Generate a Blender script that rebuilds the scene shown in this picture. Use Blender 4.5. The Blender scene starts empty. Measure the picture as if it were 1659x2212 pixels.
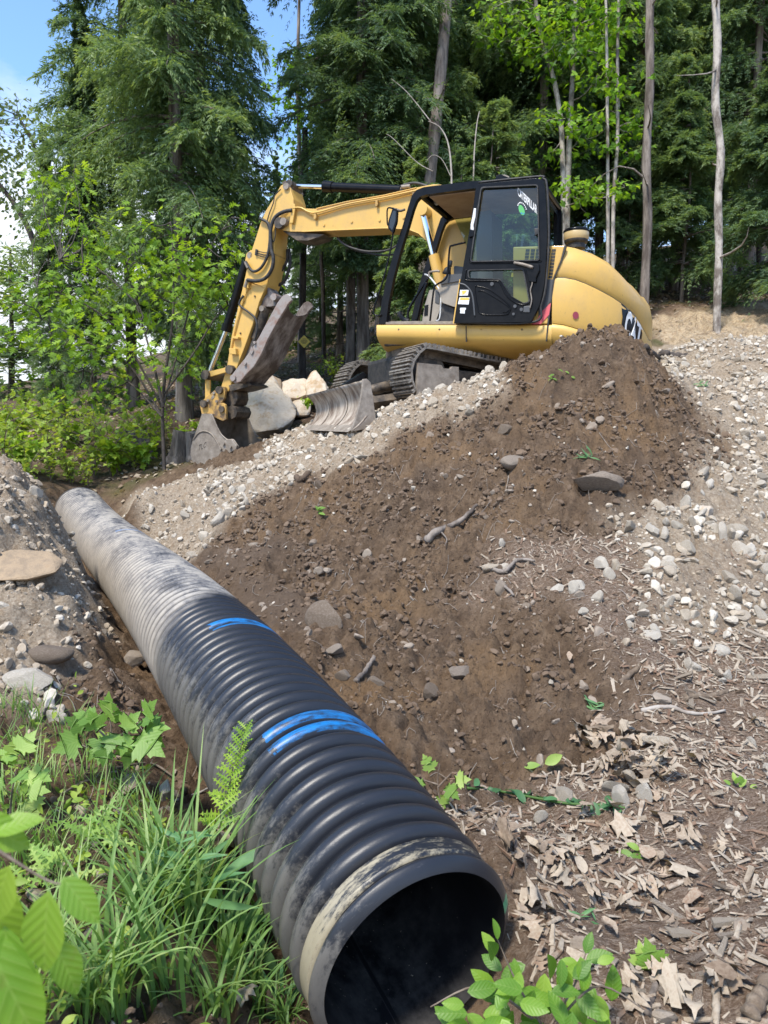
import bpy, math, random
import numpy as np
from mathutils import Vector
from mathutils.geometry import tessellate_polygon
random.seed(7); rng = np.random.default_rng(11)
SC = bpy.context.scene; COL = SC.collection
R_ = math.radians
# ------------------------------------------------------------------ camera
PITCH = 5.5; FPX = 1600.0; CX, CY = 829.5, 1106.0      # focal length and centre in units of a 1659 x 2212 picture
cam_d = bpy.data.cameras.new('camera'); cam = bpy.data.objects.new('camera', cam_d); COL.objects.link(cam)
cam.location = (0, 0, 1.6); cam.rotation_euler = (R_(90-PITCH), 0, 0)
cam_d.sensor_fit = 'VERTICAL'; cam_d.sensor_height = 36.0; cam_d.lens = 36.0*FPX/2212.0
cam_d.clip_start = 0.05; cam_d.clip_end = 600
cam_d.dof.use_dof = True; cam_d.dof.focus_distance = 4.2; cam_d.dof.aperture_fstop = 7.0
SC.camera = cam
# ------------------------------------------------------------------ sky + sun
SUN = Vector((-0.30, -0.46, 0.92)).normalized()
w = bpy.data.worlds.new('World'); SC.world = w; w.use_nodes = True
nt = w.node_tree; nt.nodes.clear()
def N(nt, t, **k):
    n = nt.nodes.new(t)
    for a, b in k.items():
        if a.startswith('i_'):
            n.inputs[a[2:].replace('_', ' ')].default_value = b
        else: setattr(n, a, b)
    return n
out = N(nt, 'ShaderNodeOutputWorld'); bg = N(nt, 'ShaderNodeBackground'); sky = N(nt, 'ShaderNodeTexSky')
sky.sky_type = 'NISHITA'; sky.sun_disc = False
sky.sun_elevation = math.asin(SUN.z); sky.sun_rotation = math.atan2(SUN.x, SUN.y)
sky.air_density = 1.0; sky.dust_density = 0.6; sky.ozone_density = 2.0
bg.inputs['Strength'].default_value = 0.15
tc = N(nt, 'ShaderNodeTexCoord'); mp = N(nt, 'ShaderNodeMapping'); mp.inputs['Scale'].default_value = (1, 1, 2.6)
mp.inputs['Location'].default_value = (0.3, 0.1, 0.2)
cn = N(nt, 'ShaderNodeTexNoise'); cn.inputs['Scale'].default_value = 2.2; cn.inputs['Detail'].default_value = 7; cn.inputs['Roughness'].default_value = 0.55
sx = N(nt, 'ShaderNodeSeparateXYZ'); mr = N(nt, 'ShaderNodeMapRange')
mr.inputs['From Min'].default_value = 0.46; mr.inputs['From Max'].default_value = 0.12
mr.inputs['To Min'].default_value = -0.16; mr.inputs['To Max'].default_value = 0.22
ad = N(nt, 'ShaderNodeMath', operation='ADD'); cr = N(nt, 'ShaderNodeValToRGB')
cr.color_ramp.elements[0].position = 0.47; cr.color_ramp.elements[1].position = 0.66
mx = N(nt, 'ShaderNodeMixRGB'); mx.inputs['Color2'].default_value = (3.6, 3.8, 4.1, 1)
L = nt.links.new
L(tc.outputs['Generated'], mp.inputs['Vector']); L(mp.outputs[0], cn.inputs['Vector']); L(tc.outputs['Generated'], sx.inputs[0])
L(sx.outputs['Z'], mr.inputs['Value']); L(cn.outputs['Fac'], ad.inputs[0]); L(mr.outputs[0], ad.inputs[1])
L(ad.outputs[0], cr.inputs['Fac']); L(cr.outputs['Color'], mx.inputs['Fac']); tn_ = N(nt, 'ShaderNodeMixRGB', blend_type='MULTIPLY'); tn_.inputs['Fac'].default_value = 1; tn_.inputs['Color2'].default_value = (0.80, 0.93, 1.02, 1)
L(sky.outputs[0], tn_.inputs['Color1']); L(tn_.outputs[0], mx.inputs['Color1'])
L(mx.outputs[0], bg.inputs['Color']); L(bg.outputs[0], out.inputs['Surface'])
sun_d = bpy.data.lights.new('sun', 'SUN'); sun_d.energy = 2.5; sun_d.angle = R_(9.0); sun_d.color = (1.0, 0.93, 0.82)
sun = bpy.data.objects.new('sun', sun_d); COL.objects.link(sun); sun.rotation_euler = SUN.to_track_quat('Z', 'Y').to_euler()
SC.view_settings.view_transform = 'Standard'; SC.view_settings.look = 'None'; SC.view_settings.gamma = 1
SC.view_settings.exposure = 1.2
SC.cycles.diffuse_bounces = 6; SC.cycles.transparent_max_bounces = 12
# ------------------------------------------------------------------ pixel -> world
_p = R_(PITCH); C0 = np.array([0, 0, 1.6])
FW = np.array([0, math.cos(_p), -math.sin(_p)]); UPV = np.array([0, math.sin(_p), math.cos(_p)]); RT = np.array([1.0, 0, 0])
def ray(u, v): return FW + RT*(u-CX)/FPX + UPV*(CY-v)/FPX
def W(u, v, d): return C0 + d*ray(u, v)
def proj(P):
    q = np.asarray(P)-C0; d = q @ FW
    return CX+FPX*(q @ RT)/d, CY-FPX*(q @ UPV)/d
# ------------------------------------------------------------------ mesh helpers
class MB:
    def __init__(s): s.v = []; s.f = []; s.n = 0
    def add(s, V, F):
        V = np.asarray(V, float).reshape(-1, 3); s.v.append(V); s.f += [tuple(int(i)+s.n for i in q) for q in F]; s.n += len(V)
    def V(s): return np.concatenate(s.v) if s.v else np.zeros((0, 3))
def mesh_np(name, V, F, smooth=True):
    """F: list of faces or an (n,k) array"""
    me = bpy.data.meshes.new(name)
    V = np.ascontiguousarray(V, dtype=np.float32)
    if isinstance(F, np.ndarray):
        n, k = F.shape
        me.vertices.add(len(V)); me.vertices.foreach_set('co', V.ravel())
        me.loops.add(n*k); me.loops.foreach_set('vertex_index', F.astype(np.int32).ravel())
        me.polygons.add(n); me.polygons.foreach_set('loop_start', np.arange(0, n*k, k, dtype=np.int32))
        me.polygons.foreach_set('loop_total', np.full(n, k, dtype=np.int32))
        me.update(calc_edges=True); me.validate()
    else:
        me.from_pydata([tuple(x) for x in V.tolist()], [], F); me.update()
    me.polygons.foreach_set('use_smooth', np.full(len(me.polygons), smooth, dtype=bool))
    return me
def attr(me, name, vals):
    a = me.attributes.new(name, 'FLOAT', 'POINT'); a.data.foreach_set('value', np.asarray(vals, dtype=np.float32))
def cattr(me, name, rgba):
    a = me.color_attributes.new(name, 'FLOAT_COLOR', 'POINT'); a.data.foreach_set('color', np.asarray(rgba, dtype=np.float32).ravel())
def tag(o, label=None, cat=None, group=None, kind=None):
    if label: o['label'] = label
    if cat: o['category'] = cat
    if group: o['group'] = group
    if kind: o['kind'] = kind
    return o
def root(name, loc, label, cat, group=None):
    o = bpy.data.objects.new(name, None); o.empty_display_size = 0.2; COL.objects.link(o); o.location = tuple(loc)
    return tag(o, label, cat, group)
def wloc(o):
    p = Vector(o.location)
    while o.parent: o = o.parent; p += Vector(o.location)
    return np.array(p)
def obj(name, V, F, mat, parent=None, loc=None, smooth=True, bevel=0, seg=2, tint=None):
    base = wloc(parent) if parent else (np.array(loc, float) if loc is not None else np.zeros(3))
    me = mesh_np(name, np.asarray(V)-base, F, smooth); me.materials.append(mat)
    if tint is not None: attr(me, 'tint', tint)
    o = bpy.data.objects.new(name, me); COL.objects.link(o)
    if parent: o.parent = parent
    elif loc is not None: o.location = tuple(loc)
    if smooth and bevel:
        try: me.set_sharp_from_angle(angle=R_(35))
        except Exception: pass
    if bevel:
        b = o.modifiers.new('bevel', 'BEVEL'); b.width = bevel; b.segments = seg; b.limit_method = 'ANGLE'; b.angle_limit = R_(35)
        b.harden_normals = False
    return o
def mbobj(name, mb, mat, parent=None, loc=None, smooth=False, bevel=0, **k): return obj(name, mb.V(), mb.f, mat, parent, loc, smooth, bevel, **k)
def meobj(name, me, parent=None, loc=(0, 0, 0), rot=(0, 0, 0), scale=1.0):
    o = bpy.data.objects.new(name, me); COL.objects.link(o); o.location = tuple(loc); o.rotation_euler = rot
    o.scale = (scale,)*3 if np.isscalar(scale) else scale
    if parent: o.parent = parent
    return o
def copy_tree(o, parent=None):
    c = o.copy(); COL.objects.link(c); c.parent = parent
    for ch in list(o.children): copy_tree(ch, c)
    return c
def frame_from(T, up=(0, 0, 1)):
    T = T/np.linalg.norm(T); up = np.asarray(up, float)
    if abs(T @ up) > 0.98: up = np.array([1.0, 0, 0])
    A = np.cross(T, up); A /= np.linalg.norm(A); B = np.cross(A, T); return A, B
def tube(mb, pts, rad, seg=10, cap=True, up=(0, 0, 1)):
    pts = np.asarray(pts, float); n = len(pts); rad = np.full(n, rad) if np.isscalar(rad) else np.asarray(rad, float)
    T = np.gradient(pts, axis=0) if n > 2 else np.repeat((pts[1]-pts[0])[None], 2, 0)
    a = np.linspace(0, 2*np.pi, seg, endpoint=False); V = []; A = None
    for i in range(n):
        t = T[i]/np.linalg.norm(T[i])
        if A is None: A, B = frame_from(t, up)
        else:
            A = A-t*(A @ t); A /= np.linalg.norm(A); B = np.cross(A, t)
        V.append(pts[i]+rad[i]*(np.cos(a)[:, None]*A+np.sin(a)[:, None]*B))
    F = [(i*seg+j, i*seg+(j+1) % seg, (i+1)*seg+(j+1) % seg, (i+1)*seg+j) for i in range(n-1) for j in range(seg)]
    if cap: F += [tuple(range(seg-1, -1, -1)), tuple(range((n-1)*seg, n*seg))]
    mb.add(np.concatenate(V), F)
def smooth_path(P, n=40):
    P = np.asarray(P, float); k = len(P); t = np.linspace(0, k-1, n); o = []
    for x in t:
        i = min(int(x), k-2); f = x-i
        p0 = P[max(i-1, 0)]; p1 = P[i]; p2 = P[i+1]; p3 = P[min(i+2, k-1)]
        o.append(0.5*((2*p1)+(-p0+p2)*f+(2*p0-5*p1+4*p2-p3)*f*f+(-p0+3*p1-3*p2+p3)*f**3))
    return np.array(o)
def box(mb, c, ax, ay, az):
    c, ax, ay, az = [np.asarray(q, float) for q in (c, ax, ay, az)]
    V = [c+i*ax+j*ay+k*az for k in (-1, 1) for j in (-1, 1) for i in (-1, 1)]
    mb.add(V, [(0, 2, 3, 1), (4, 5, 7, 6), (0, 1, 5, 4), (2, 6, 7, 3), (0, 4, 6, 2), (1, 3, 7, 5)])
def prism(mb, P, ext, holes=()):
    """planar outline P (with holes) swept along vector ext"""
    P = [np.asarray(q, float) for q in P]; loops = [P]+[[np.asarray(q, float) for q in h] for h in holes]
    allp = np.array([q for l in loops for q in l]); n = len(allp)
    if len(loops) == 1 and False: tris = [tuple(range(n))]
    else: tris = tessellate_polygon([[Vector(q) for q in l] for l in loops])
    V = np.concatenate([allp, allp+np.asarray(ext)])
    F = [tuple(t) for t in tris]+[tuple(i+n for i in t[::-1]) for t in tris]
    o = 0
    for l in loops:
        m = len(l)
        for i in range(m): F.append((o+i, o+(i+1) % m, n+o+(i+1) % m, n+o+i))
        o += m
    mb.add(V, F)
def fix(me_o):
    import bmesh
    bm = bmesh.new(); bm.from_mesh(me_o.data); bmesh.ops.recalc_face_normals(bm, faces=bm.faces[:]); bm.to_mesh(me_o.data); bm.free(); return me_o
def round_poly(P, r, n=4):
    """round the corners of a 2-D outline"""
    P = [np.asarray(q, float) for q in P]; o = []; m = len(P)
    for i in range(m):
        a, b, c = P[i-1], P[i], P[(i+1) % m]
        d1 = a-b; d2 = c-b; l1 = np.linalg.norm(d1); l2 = np.linalg.norm(d2); rr = min(r, l1*.45, l2*.45)
        p = b+d1/l1*rr; q = b+d2/l2*rr
        for k in range(n+1):
            t = k/n; o.append((1-t)**2*p+2*t*(1-t)*b+t*t*q)
    return o
def stamp(baseV, baseF, M, tint=None):
    """N copies of a small mesh by 3x4 matrices M (N,3,4) -> merged arrays"""
    n = len(M); k = len(baseV)
    V = np.einsum('nij,kj->nki', M[:, :, :3], baseV)+M[:, None, :, 3]
    F = (baseF[None]+(np.arange(n)*k)[:, None, None]).reshape(-1, baseF.shape[1])
    return V.reshape(-1, 3), F, (np.repeat(tint, k) if tint is not None else None)
def mats(pos, X, Y, Z): return np.concatenate([np.stack([X, Y, Z], -1), pos[:, :, None]], -1)
def unit(a): return a/np.maximum(np.linalg.norm(a, axis=-1, keepdims=True), 1e-9)
def rand_rot(n, tilt=1.0):
    """random orientation whose Z stays near up when tilt is small"""
    Z = unit(np.array([0, 0, 1.0])+tilt*rng.normal(size=(n, 3))); a = rng.normal(size=(n, 3)); X = unit(np.cross(a, Z)); return X, np.cross(Z, X), Z
# numpy gradient noise
_perm = rng.permutation(4096)
def pnoise(x, y, s=0):
    xi = np.floor(x).astype(int); yi = np.floor(y).astype(int); xf = x-xi; yf = y-yi
    def g(a, b):
        h = _perm[(_perm[(a+s*57) & 4095]+b*13) & 4095]*(2*np.pi/4096); return np.cos(h), np.sin(h)
    u = xf*xf*xf*(xf*(xf*6-15)+10); v = yf*yf*yf*(yf*(yf*6-15)+10)
    def d(a, b, fx, fy):
        gx, gy = g(a, b); return gx*fx+gy*fy
    n00 = d(xi, yi, xf, yf); n10 = d(xi+1, yi, xf-1, yf); n01 = d(xi, yi+1, xf, yf-1); n11 = d(xi+1, yi+1, xf-1, yf-1)
    return (n00*(1-u)+n10*u)*(1-v)+(n01*(1-u)+n11*u)*v
def fbm(x, y, sc, o=4, s=0, g=0.5):
    r = 0; a = 1
    for i in range(o): r = r+a*pnoise(x/sc*2**i+17.3*i, y/sc*2**i+5.1*i, s+i); a *= g
    return r
# ------------------------------------------------------------------ materials
def mat(name):
    m = bpy.data.materials.new(name); m.use_nodes = True; n = m.node_tree; n.nodes.clear()
    o = N(n, 'ShaderNodeOutputMaterial'); b = N(n, 'ShaderNodeBsdfPrincipled'); n.links.new(b.outputs[0], o.inputs[0]); return m, n, b, o
def ramp(n, fac, stops):
    r = N(n, 'ShaderNodeValToRGB'); e = r.color_ramp.elements
    while len(e) < len(stops): e.new(0.5)
    for x, (p, c) in zip(e, stops): x.position = p; x.color = (*c, 1) if len(c) == 3 else c
    n.links.new(fac, r.inputs['Fac']); return r.outputs['Color']
def noise(n, sc, det=4, rough=0.55, coord='Object', vec=None, dist=0.0, scale3=None):
    t = N(n, 'ShaderNodeTexNoise'); t.inputs['Scale'].default_value = sc; t.inputs['Detail'].default_value = det
    t.inputs['Roughness'].default_value = rough; t.inputs['Distortion'].default_value = dist
    if vec is None:
        vec = N(n, 'ShaderNodeTexCoord').outputs[coord]
    if scale3:
        m = N(n, 'ShaderNodeMapping'); m.inputs['Scale'].default_value = scale3; n.links.new(vec, m.inputs['Vector']); vec = m.outputs[0]
    n.links.new(vec, t.inputs['Vector']); return t.outputs['Fac']
def mix(n, f, a, b, mode='MIX'):
    m = N(n, 'ShaderNodeMixRGB', blend_type=mode)
    for s, x in (('Fac', f), ('Color1', a), ('Color2', b)):
        if isinstance(x, (int, float)): m.inputs[s].default_value = x
        elif isinstance(x, tuple): m.inputs[s].default_value = (*x, 1)
        else: n.links.new(x, m.inputs[s])
    return m.outputs[0]
def math_(n, op, a, b=0.0, c=None):
    m = N(n, 'ShaderNodeMath', operation=op)
    for i, x in enumerate((a, b) if c is None else (a, b, c)):
        if isinstance(x, (int, float)): m.inputs[i].default_value = x
        else: n.links.new(x, m.inputs[i])
    return m.outputs[0]
def bump(n, b, h, strength=0.5, dist=0.01, prev=None):
    x = N(n, 'ShaderNodeBump'); x.inputs['Strength'].default_value = strength; x.inputs['Distance'].default_value = dist
    n.links.new(h, x.inputs['Height'])
    if prev: n.links.new(prev, x.inputs['Normal'])
    if b: n.links.new(x.outputs[0], b.inputs['Normal'])
    return x.outputs[0]
def simple(name, c, rough=0.5, metal=0.0, c2=None, sc=8, bsc=None, bst=0.3, bd=0.01, coat=0, lo=0.4, hi=0.65, scale3=None, spec=0.5):
    m, n, b, o = mat(name); b.inputs['Roughness'].default_value = rough; b.inputs['Metallic'].default_value = metal
    b.inputs['Base Color'].default_value = (*c, 1); b.inputs['Specular IOR Level'].default_value = spec
    if coat: b.inputs['Coat Weight'].default_value = coat
    if c2: n.links.new(ramp(n, noise(n, sc, 6, 0.65, scale3=scale3), [(lo, c), (hi, c2)]), b.inputs['Base Color'])
    if bsc: bump(n, b, noise(n, bsc, 5, 0.6, scale3=scale3), bst, bd)
    return m
def get_attr(n, name, out='Fac'):
    a = N(n, 'ShaderNodeAttribute'); a.attribute_name = name; return a.outputs[out]
def rnd(n): return N(n, 'ShaderNodeObjectInfo').outputs['Random']
def foliage(name, stops, trans=0.35, sc=1.2, rough=0.55, veins=False):
    """leaf colour from the tint stored per leaf, a slow noise and the tree's own random value; part translucent"""
    m, n, b, o = mat(name); b.inputs['Roughness'].default_value = rough
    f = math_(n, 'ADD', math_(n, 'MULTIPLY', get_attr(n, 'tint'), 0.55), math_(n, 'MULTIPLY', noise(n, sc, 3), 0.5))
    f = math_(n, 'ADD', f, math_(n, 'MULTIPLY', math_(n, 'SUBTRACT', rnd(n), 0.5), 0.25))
    c = ramp(n, f, stops)
    if veins:
        lx = math_(n, 'ABSOLUTE', get_attr(n, 'leaf_x')); ly = get_attr(n, 'leaf_y')
        ph = math_(n, 'SINE', math_(n, 'MULTIPLY', math_(n, 'SUBTRACT', ly, math_(n, 'MULTIPLY', lx, 1.1)), 46.0))
        vn = math_(n, 'MAXIMUM', math_(n, 'GREATER_THAN', ph, .90), math_(n, 'LESS_THAN', lx, .012))
        c = mix(n, math_(n, 'MULTIPLY', vn, .24), c, mix(n, .5, c, (.55, .66, .22)))
        c = mix(n, ramp(n, noise(n, 30, 5, .7), [(.60, (0, 0, 0)), (.75, (.5, .5, .5))]), c, (0.22, 0.20, 0.05))
        bump(n, b, ph, .2, .001)
    n.links.new(c, b.inputs['Base Color'])
    t = N(n, 'ShaderNodeBsdfTranslucent'); n.links.new(mix(n, 1.0, c, (1.5, 1.35, 0.6), 'MULTIPLY'), t.inputs['Color'])
    s = N(n, 'ShaderNodeMixShader'); s.inputs[0].default_value = trans
    n.links.new(b.outputs[0], s.inputs[1]); n.links.new(t.outputs[0], s.inputs[2]); n.links.new(s.outputs[0], o.inputs[0])
    return m
M = {}
def paint(name, base, dark):
    m, n, b, o = mat(name); b.inputs['Roughness'].default_value = 0.42; b.inputs['Coat Weight'].default_value = 0.15
    f1 = noise(n, 3.0, 6, 0.6); f2 = noise(n, 22, 6, 0.7)
    c = mix(n, math_(n, 'MULTIPLY', ramp(n, f1, [(0.42, (0, 0, 0)), (0.7, (1, 1, 1))]), 0.35), base, tuple(x*0.78 for x in base))
    c = mix(n, math_(n, 'MULTIPLY', ramp(n, f2, [(0.62, (0, 0, 0)), (0.72, (1, 1, 1))]), 0.55), c, dark)
    sc = noise(n, 9, 5, 0.6, scale3=(0.35, 0.35, 5))
    c = mix(n, math_(n, 'MULTIPLY', ramp(n, sc, [(0.68, (0, 0, 0)), (0.74, (1, 1, 1))]), 0.35), c, dark)
    gr = ramp(n, noise(n, 1.1, 9, .78, scale3=(1, 1, .6)), [(.50, (0, 0, 0)), (.70, (.55, .55, .55))]); c = mix(n, gr, c, (0.40, 0.27, 0.13))
    fs = noise(n, 60, 3, .6, scale3=(1, 1, .3)); c = mix(n, ramp(n, fs, [(.70, (0, 0, 0)), (.74, (.7, .7, .7))]), c, (0.20, 0.12, 0.05))
    n.links.new(c, b.inputs['Base Color']); n.links.new(ramp(n, f1, [(0.3, (.36,)*3), (0.7, (.55,)*3)]), b.inputs['Roughness'])
    bump(n, b, noise(n, 1.6, 2), 0.25, 0.02); return m
M['yellow'] = paint('yellow_paint', (0.66, 0.405, 0.095), (0.30, 0.17, 0.05))
M['yellow_dirty'] = simple('dirty_yellow_paint', (0.50, 0.30, 0.08), 0.6, 0, (0.13, 0.085, 0.05), 7, 30, .4, .01, lo=.46, hi=.62)
M['black'] = simple('black_paint', (0.005, 0.0055, 0.007), 0.22, 0, (0.010, 0.010, 0.011), 9, spec=.18)
M['rubber'] = simple('black_rubber', (0.015, 0.015, 0.016), 0.6, 0, (0.05, 0.045, 0.04), 20)
M['steel'] = simple('worn_steel', (0.20, 0.165, 0.13), 0.6, 0.15, (0.33, 0.285, 0.235), 9, 40, .5, .008, lo=.38, hi=.66)
M['track'] = simple('track_steel', (0.16, 0.14, 0.12), 0.5, 0.4, (0.34, 0.30, 0.25), 12, 40, .5, .01)
M['dark_steel'] = simple('greasy_dark_steel', (0.04, 0.033, 0.027), 0.55, 0.2, (0.17, 0.13, 0.09), 9, 30, .5, .01)
M['rust'] = simple('rusty_steel', (0.10, 0.075, 0.062), 0.7, 0.1, (0.36, 0.32, 0.29), 6, 35, .6, .01, lo=.42, hi=.68, scale3=(1, 1, .5))
M['rust_light'] = simple('worn_rusty_edge', (0.30, 0.265, 0.24), 0.6, 0.1, (0.24, 0.14, 0.10), 10, 45, .5, .008, lo=.45, hi=.7)
M['blade'] = simple('dusty_blade_steel', (0.15, 0.105, 0.075), 0.7, 0.0, (0.44, 0.38, 0.31), 6, 20, .5, .01, lo=.38, hi=.62, scale3=(1.6, 1.6, .35))
M['chrome'] = simple('chrome_rod', (0.75, 0.75, 0.74), 0.12, 1.0)
M['beige'] = simple('beige_plastic', (0.34, 0.30, 0.245), 0.55, 0, (0.27, 0.235, 0.19), 6)
M['grey_plastic'] = simple('grey_plastic', (0.07, 0.072, 0.075), 0.5)
M['liner'] = simple('cab_headliner', (0.50, 0.36, 0.23), 0.75, 0, (0.36, 0.235, 0.14), 3)
M['white'] = simple('white_sticker', (0.72, 0.72, 0.70), 0.45)
M['label_yellow'] = simple('yellow_sticker', (0.66, 0.50, 0.08), 0.45)
M['pink'] = simple('faded_red_stripe', (0.66, 0.115, 0.13), 0.5)
M['reflector'] = simple('red_reflector', (0.26, 0.03, 0.055), 0.3)
M['deck'] = simple('dusty_floor', (0.2, 0.17, 0.14), 0.8, 0, (0.30, 0.26, 0.2), 20)
m, n, b, o = mat('prefilter_bowl'); b.inputs['Base Color'].default_value = (0.52, 0.39, 0.19, 1); b.inputs['Roughness'].default_value = 0.35; M['amber'] = m
m, n, b, o = mat('door_glass')
g = N(n, 'ShaderNodeBsdfGlossy'); g.inputs['Roughness'].default_value = 0.02; g.inputs['Color'].default_value = (.9, .95, 1, 1)
t = N(n, 'ShaderNodeBsdfTransparent'); t.inputs['Color'].default_value = (0.50, 0.64, 0.58, 1)
fr = N(n, 'ShaderNodeFresnel'); fr.inputs['IOR'].default_value = 1.7; s = N(n, 'ShaderNodeMixShader')
n.links.new(math_(n, 'MULTIPLY', fr.outputs[0], .75), s.inputs[0]); n.links.new(t.outputs[0], s.inputs[1]); n.links.new(g.outputs[0], s.inputs[2]); n.links.new(s.outputs[0], o.inputs[0]); M['glass'] = m
M['glass_dark'] = simple('mirror_glass', (.03, .035, .04), .08)
m, n, b, o = mat('globe_sticker'); b.inputs['Roughness'].default_value = .4
n.links.new(ramp(n, noise(n, 14, 2), [(.45, (0.02, 0.16, 0.50)), (.52, (0.10, 0.42, 0.12))]), b.inputs['Base Color']); M['globe'] = m
# stone kinds
def stone(name, stops, sc=9, bs=25):
    m, n, b, o = mat(name); b.inputs['Roughness'].default_value = 0.85
    f = math_(n, 'ADD', math_(n, 'MULTIPLY', noise(n, sc, 8, 0.7), 0.6), math_(n, 'MULTIPLY', math_(n, 'ADD', rnd(n), get_attr(n, 'tint')), 0.25))
    n.links.new(ramp(n, f, stops), b.inputs['Base Color']); x = bump(n, None, noise(n, bs, 8, 0.65), .8, .012)
    bump(n, b, noise(n, bs*5, 5, 0.6), .5, .003, prev=x); return m
M['stone'] = stone('pale_gravel_stone', [(0.22, (0.23, 0.185, 0.135)), (0.42, (0.40, 0.345, 0.27)), (0.58, (0.56, 0.51, 0.43)), (0.72, (0.42, 0.33, 0.225)), (0.85, (0.50, 0.47, 0.43))], 14, 40)
M['dirt_stone'] = stone('soil_stained_stone', [(0.3, (0.10, 0.075, 0.055)), (0.5, (0.16, 0.12, 0.085)), (0.7, (0.28, 0.23, 0.18))], 12, 30)
M['boulder'] = stone('tan_granite', [(0.25, (0.20, 0.14, 0.09)), (0.38, (0.33, 0.25, 0.17)), (0.48, (0.46, 0.37, 0.27)), (0.58, (0.56, 0.49, 0.40)), (0.68, (0.40, 0.28, 0.165)), (0.8, (0.50, 0.42, 0.33))], 6, 12)
M['ledge'] = stone('orange_brown_crumbly_rock', [(0.25, (0.12, 0.085, 0.055)), (0.45, (0.22, 0.165, 0.11)), (0.6, (0.33, 0.24, 0.15)), (0.8, (0.27, 0.175, 0.095))], 16, 30)
M['clod'] = stone('soil_clod', [(0.2, (0.08, 0.053, 0.034)), (0.5, (0.148, 0.10, 0.064)), (0.8, (0.225, 0.16, 0.105))], 20, 60)
M['chip'] = stone('wood_chip', [(0.2, (0.07, 0.047, 0.032)), (0.38, (0.17, 0.125, 0.085)), (0.52, (0.33, 0.265, 0.195)), (0.62, (0.42, 0.355, 0.275)), (0.72, (0.22, 0.15, 0.10)), (0.85, (0.19, 0.105, 0.065))], 20, 60)
M['bark'] = simple('grey_brown_bark', (0.08, 0.062, 0.05), 0.9, 0, (0.27, 0.23, 0.195), 6, 14, .9, .04, scale3=(1, 1, .18), lo=.4, hi=.62)
M['bark_light'] = simple('pale_lichen_bark', (0.14, 0.115, 0.095), 0.9, 0, (0.42, 0.38, 0.33), 5, 16, .8, .03, scale3=(1, 1, .45), lo=.42, hi=.56)
M['bark_dark'] = simple('dark_bark', (0.032, 0.026, 0.022), 0.9, 0, (0.10, 0.082, 0.07), 8, 16, .9, .03, scale3=(1, 1, .25))
M['twig'] = simple('twig_wood', (0.12, 0.085, 0.06), 0.85, 0, (0.25, 0.2, 0.155), 12, 40, .5, .01)
M['dead_wood'] = simple('bleached_dead_wood', (0.40, 0.36, 0.31), 0.8, 0, (0.24, 0.2, 0.165), 8)
M['stump'] = simple('weathered_stump', (0.07, 0.06, 0.052), 0.9, 0, (0.23, 0.2, 0.18), 5, 12, 1., .05, scale3=(1.5, 1.5, .25), lo=.42, hi=.6)
M['hemlock'] = foliage('hemlock_foliage', [(0.15, (0.06, 0.115, 0.068)), (0.42, (0.115, 0.195, 0.095)), (0.66, (0.195, 0.285, 0.11)), (0.9, (0.32, 0.41, 0.13))], .48)
M['maple'] = foliage('fresh_maple_leaves', [(0.2, (0.10, 0.23, 0.018)), (0.5, (0.20, 0.39, 0.03)), (0.8, (0.36, 0.55, 0.05))], .5)
M['oak'] = foliage('oak_leaves', [(0.2, (0.11, 0.22, 0.02)), (0.5, (0.24, 0.41, 0.035)), (0.8, (0.42, 0.57, 0.07))], .48)
M['under'] = foliage('undergrowth_leaves', [(0.2, (0.11, 0.20, 0.025)), (0.5, (0.25, 0.38, 0.045)), (0.8, (0.42, 0.53, 0.09))], .45)
for k_, b_ in (('maple', 'near_maple_leaves'), ('under', 'near_weed_leaves')): pass
M['maple_v'] = foliage('near_bramble_leaves', [(0.2, (0.07, 0.18, 0.02)), (0.5, (0.16, 0.33, 0.03)), (0.85, (0.33, 0.50, 0.06))], .45, 8, .45, True)
M['under_v'] = foliage('near_seedling_leaves', [(0.2, (0.09, 0.20, 0.03)), (0.5, (0.20, 0.36, 0.06)), (0.85, (0.38, 0.52, 0.12))], .42, 8, .5, True)
M['faroak'] = foliage('pale_far_leaves', [(0.2, (0.07, 0.12, 0.045)), (0.5, (0.13, 0.19, 0.07)), (0.8, (0.22, 0.27, 0.11))], .35)
M['grass'] = foliage('grass_blades', [(0.2, (0.10, 0.20, 0.05)), (0.5, (0.19, 0.33, 0.08)), (0.75, (0.36, 0.47, 0.17)), (0.9, (0.46, 0.44, 0.22))], .4)
M['bluegreen'] = foliage('goldenrod_leaves', [(0.2, (0.06, 0.16, 0.06)), (0.5, (0.10, 0.24, 0.09)), (0.8, (0.17, 0.33, 0.12))], .3)
M['dryleaf'] = foliage('dry_leaf', [(0.15, (0.15, 0.10, 0.065)), (0.4, (0.30, 0.23, 0.165)), (0.6, (0.44, 0.37, 0.28)), (0.85, (0.29, 0.19, 0.125))], .12, sc=9, rough=.8)
# ------------------------------------------------------------------ pipe centre line (needed by the ground)
PB = np.array([[-4.203, 10.192, 0.646], [-2.614, 7.568, 0.147], [-1.308, 4.655, 0.739], [0.100, 1.935, 0.152]]); PR = 0.32
def pipe_c(t): t = np.asarray(t)[..., None]; return (1-t)**3*PB[0]+3*t*(1-t)**2*PB[1]+3*t*t*(1-t)*PB[2]+t**3*PB[3]
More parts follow.
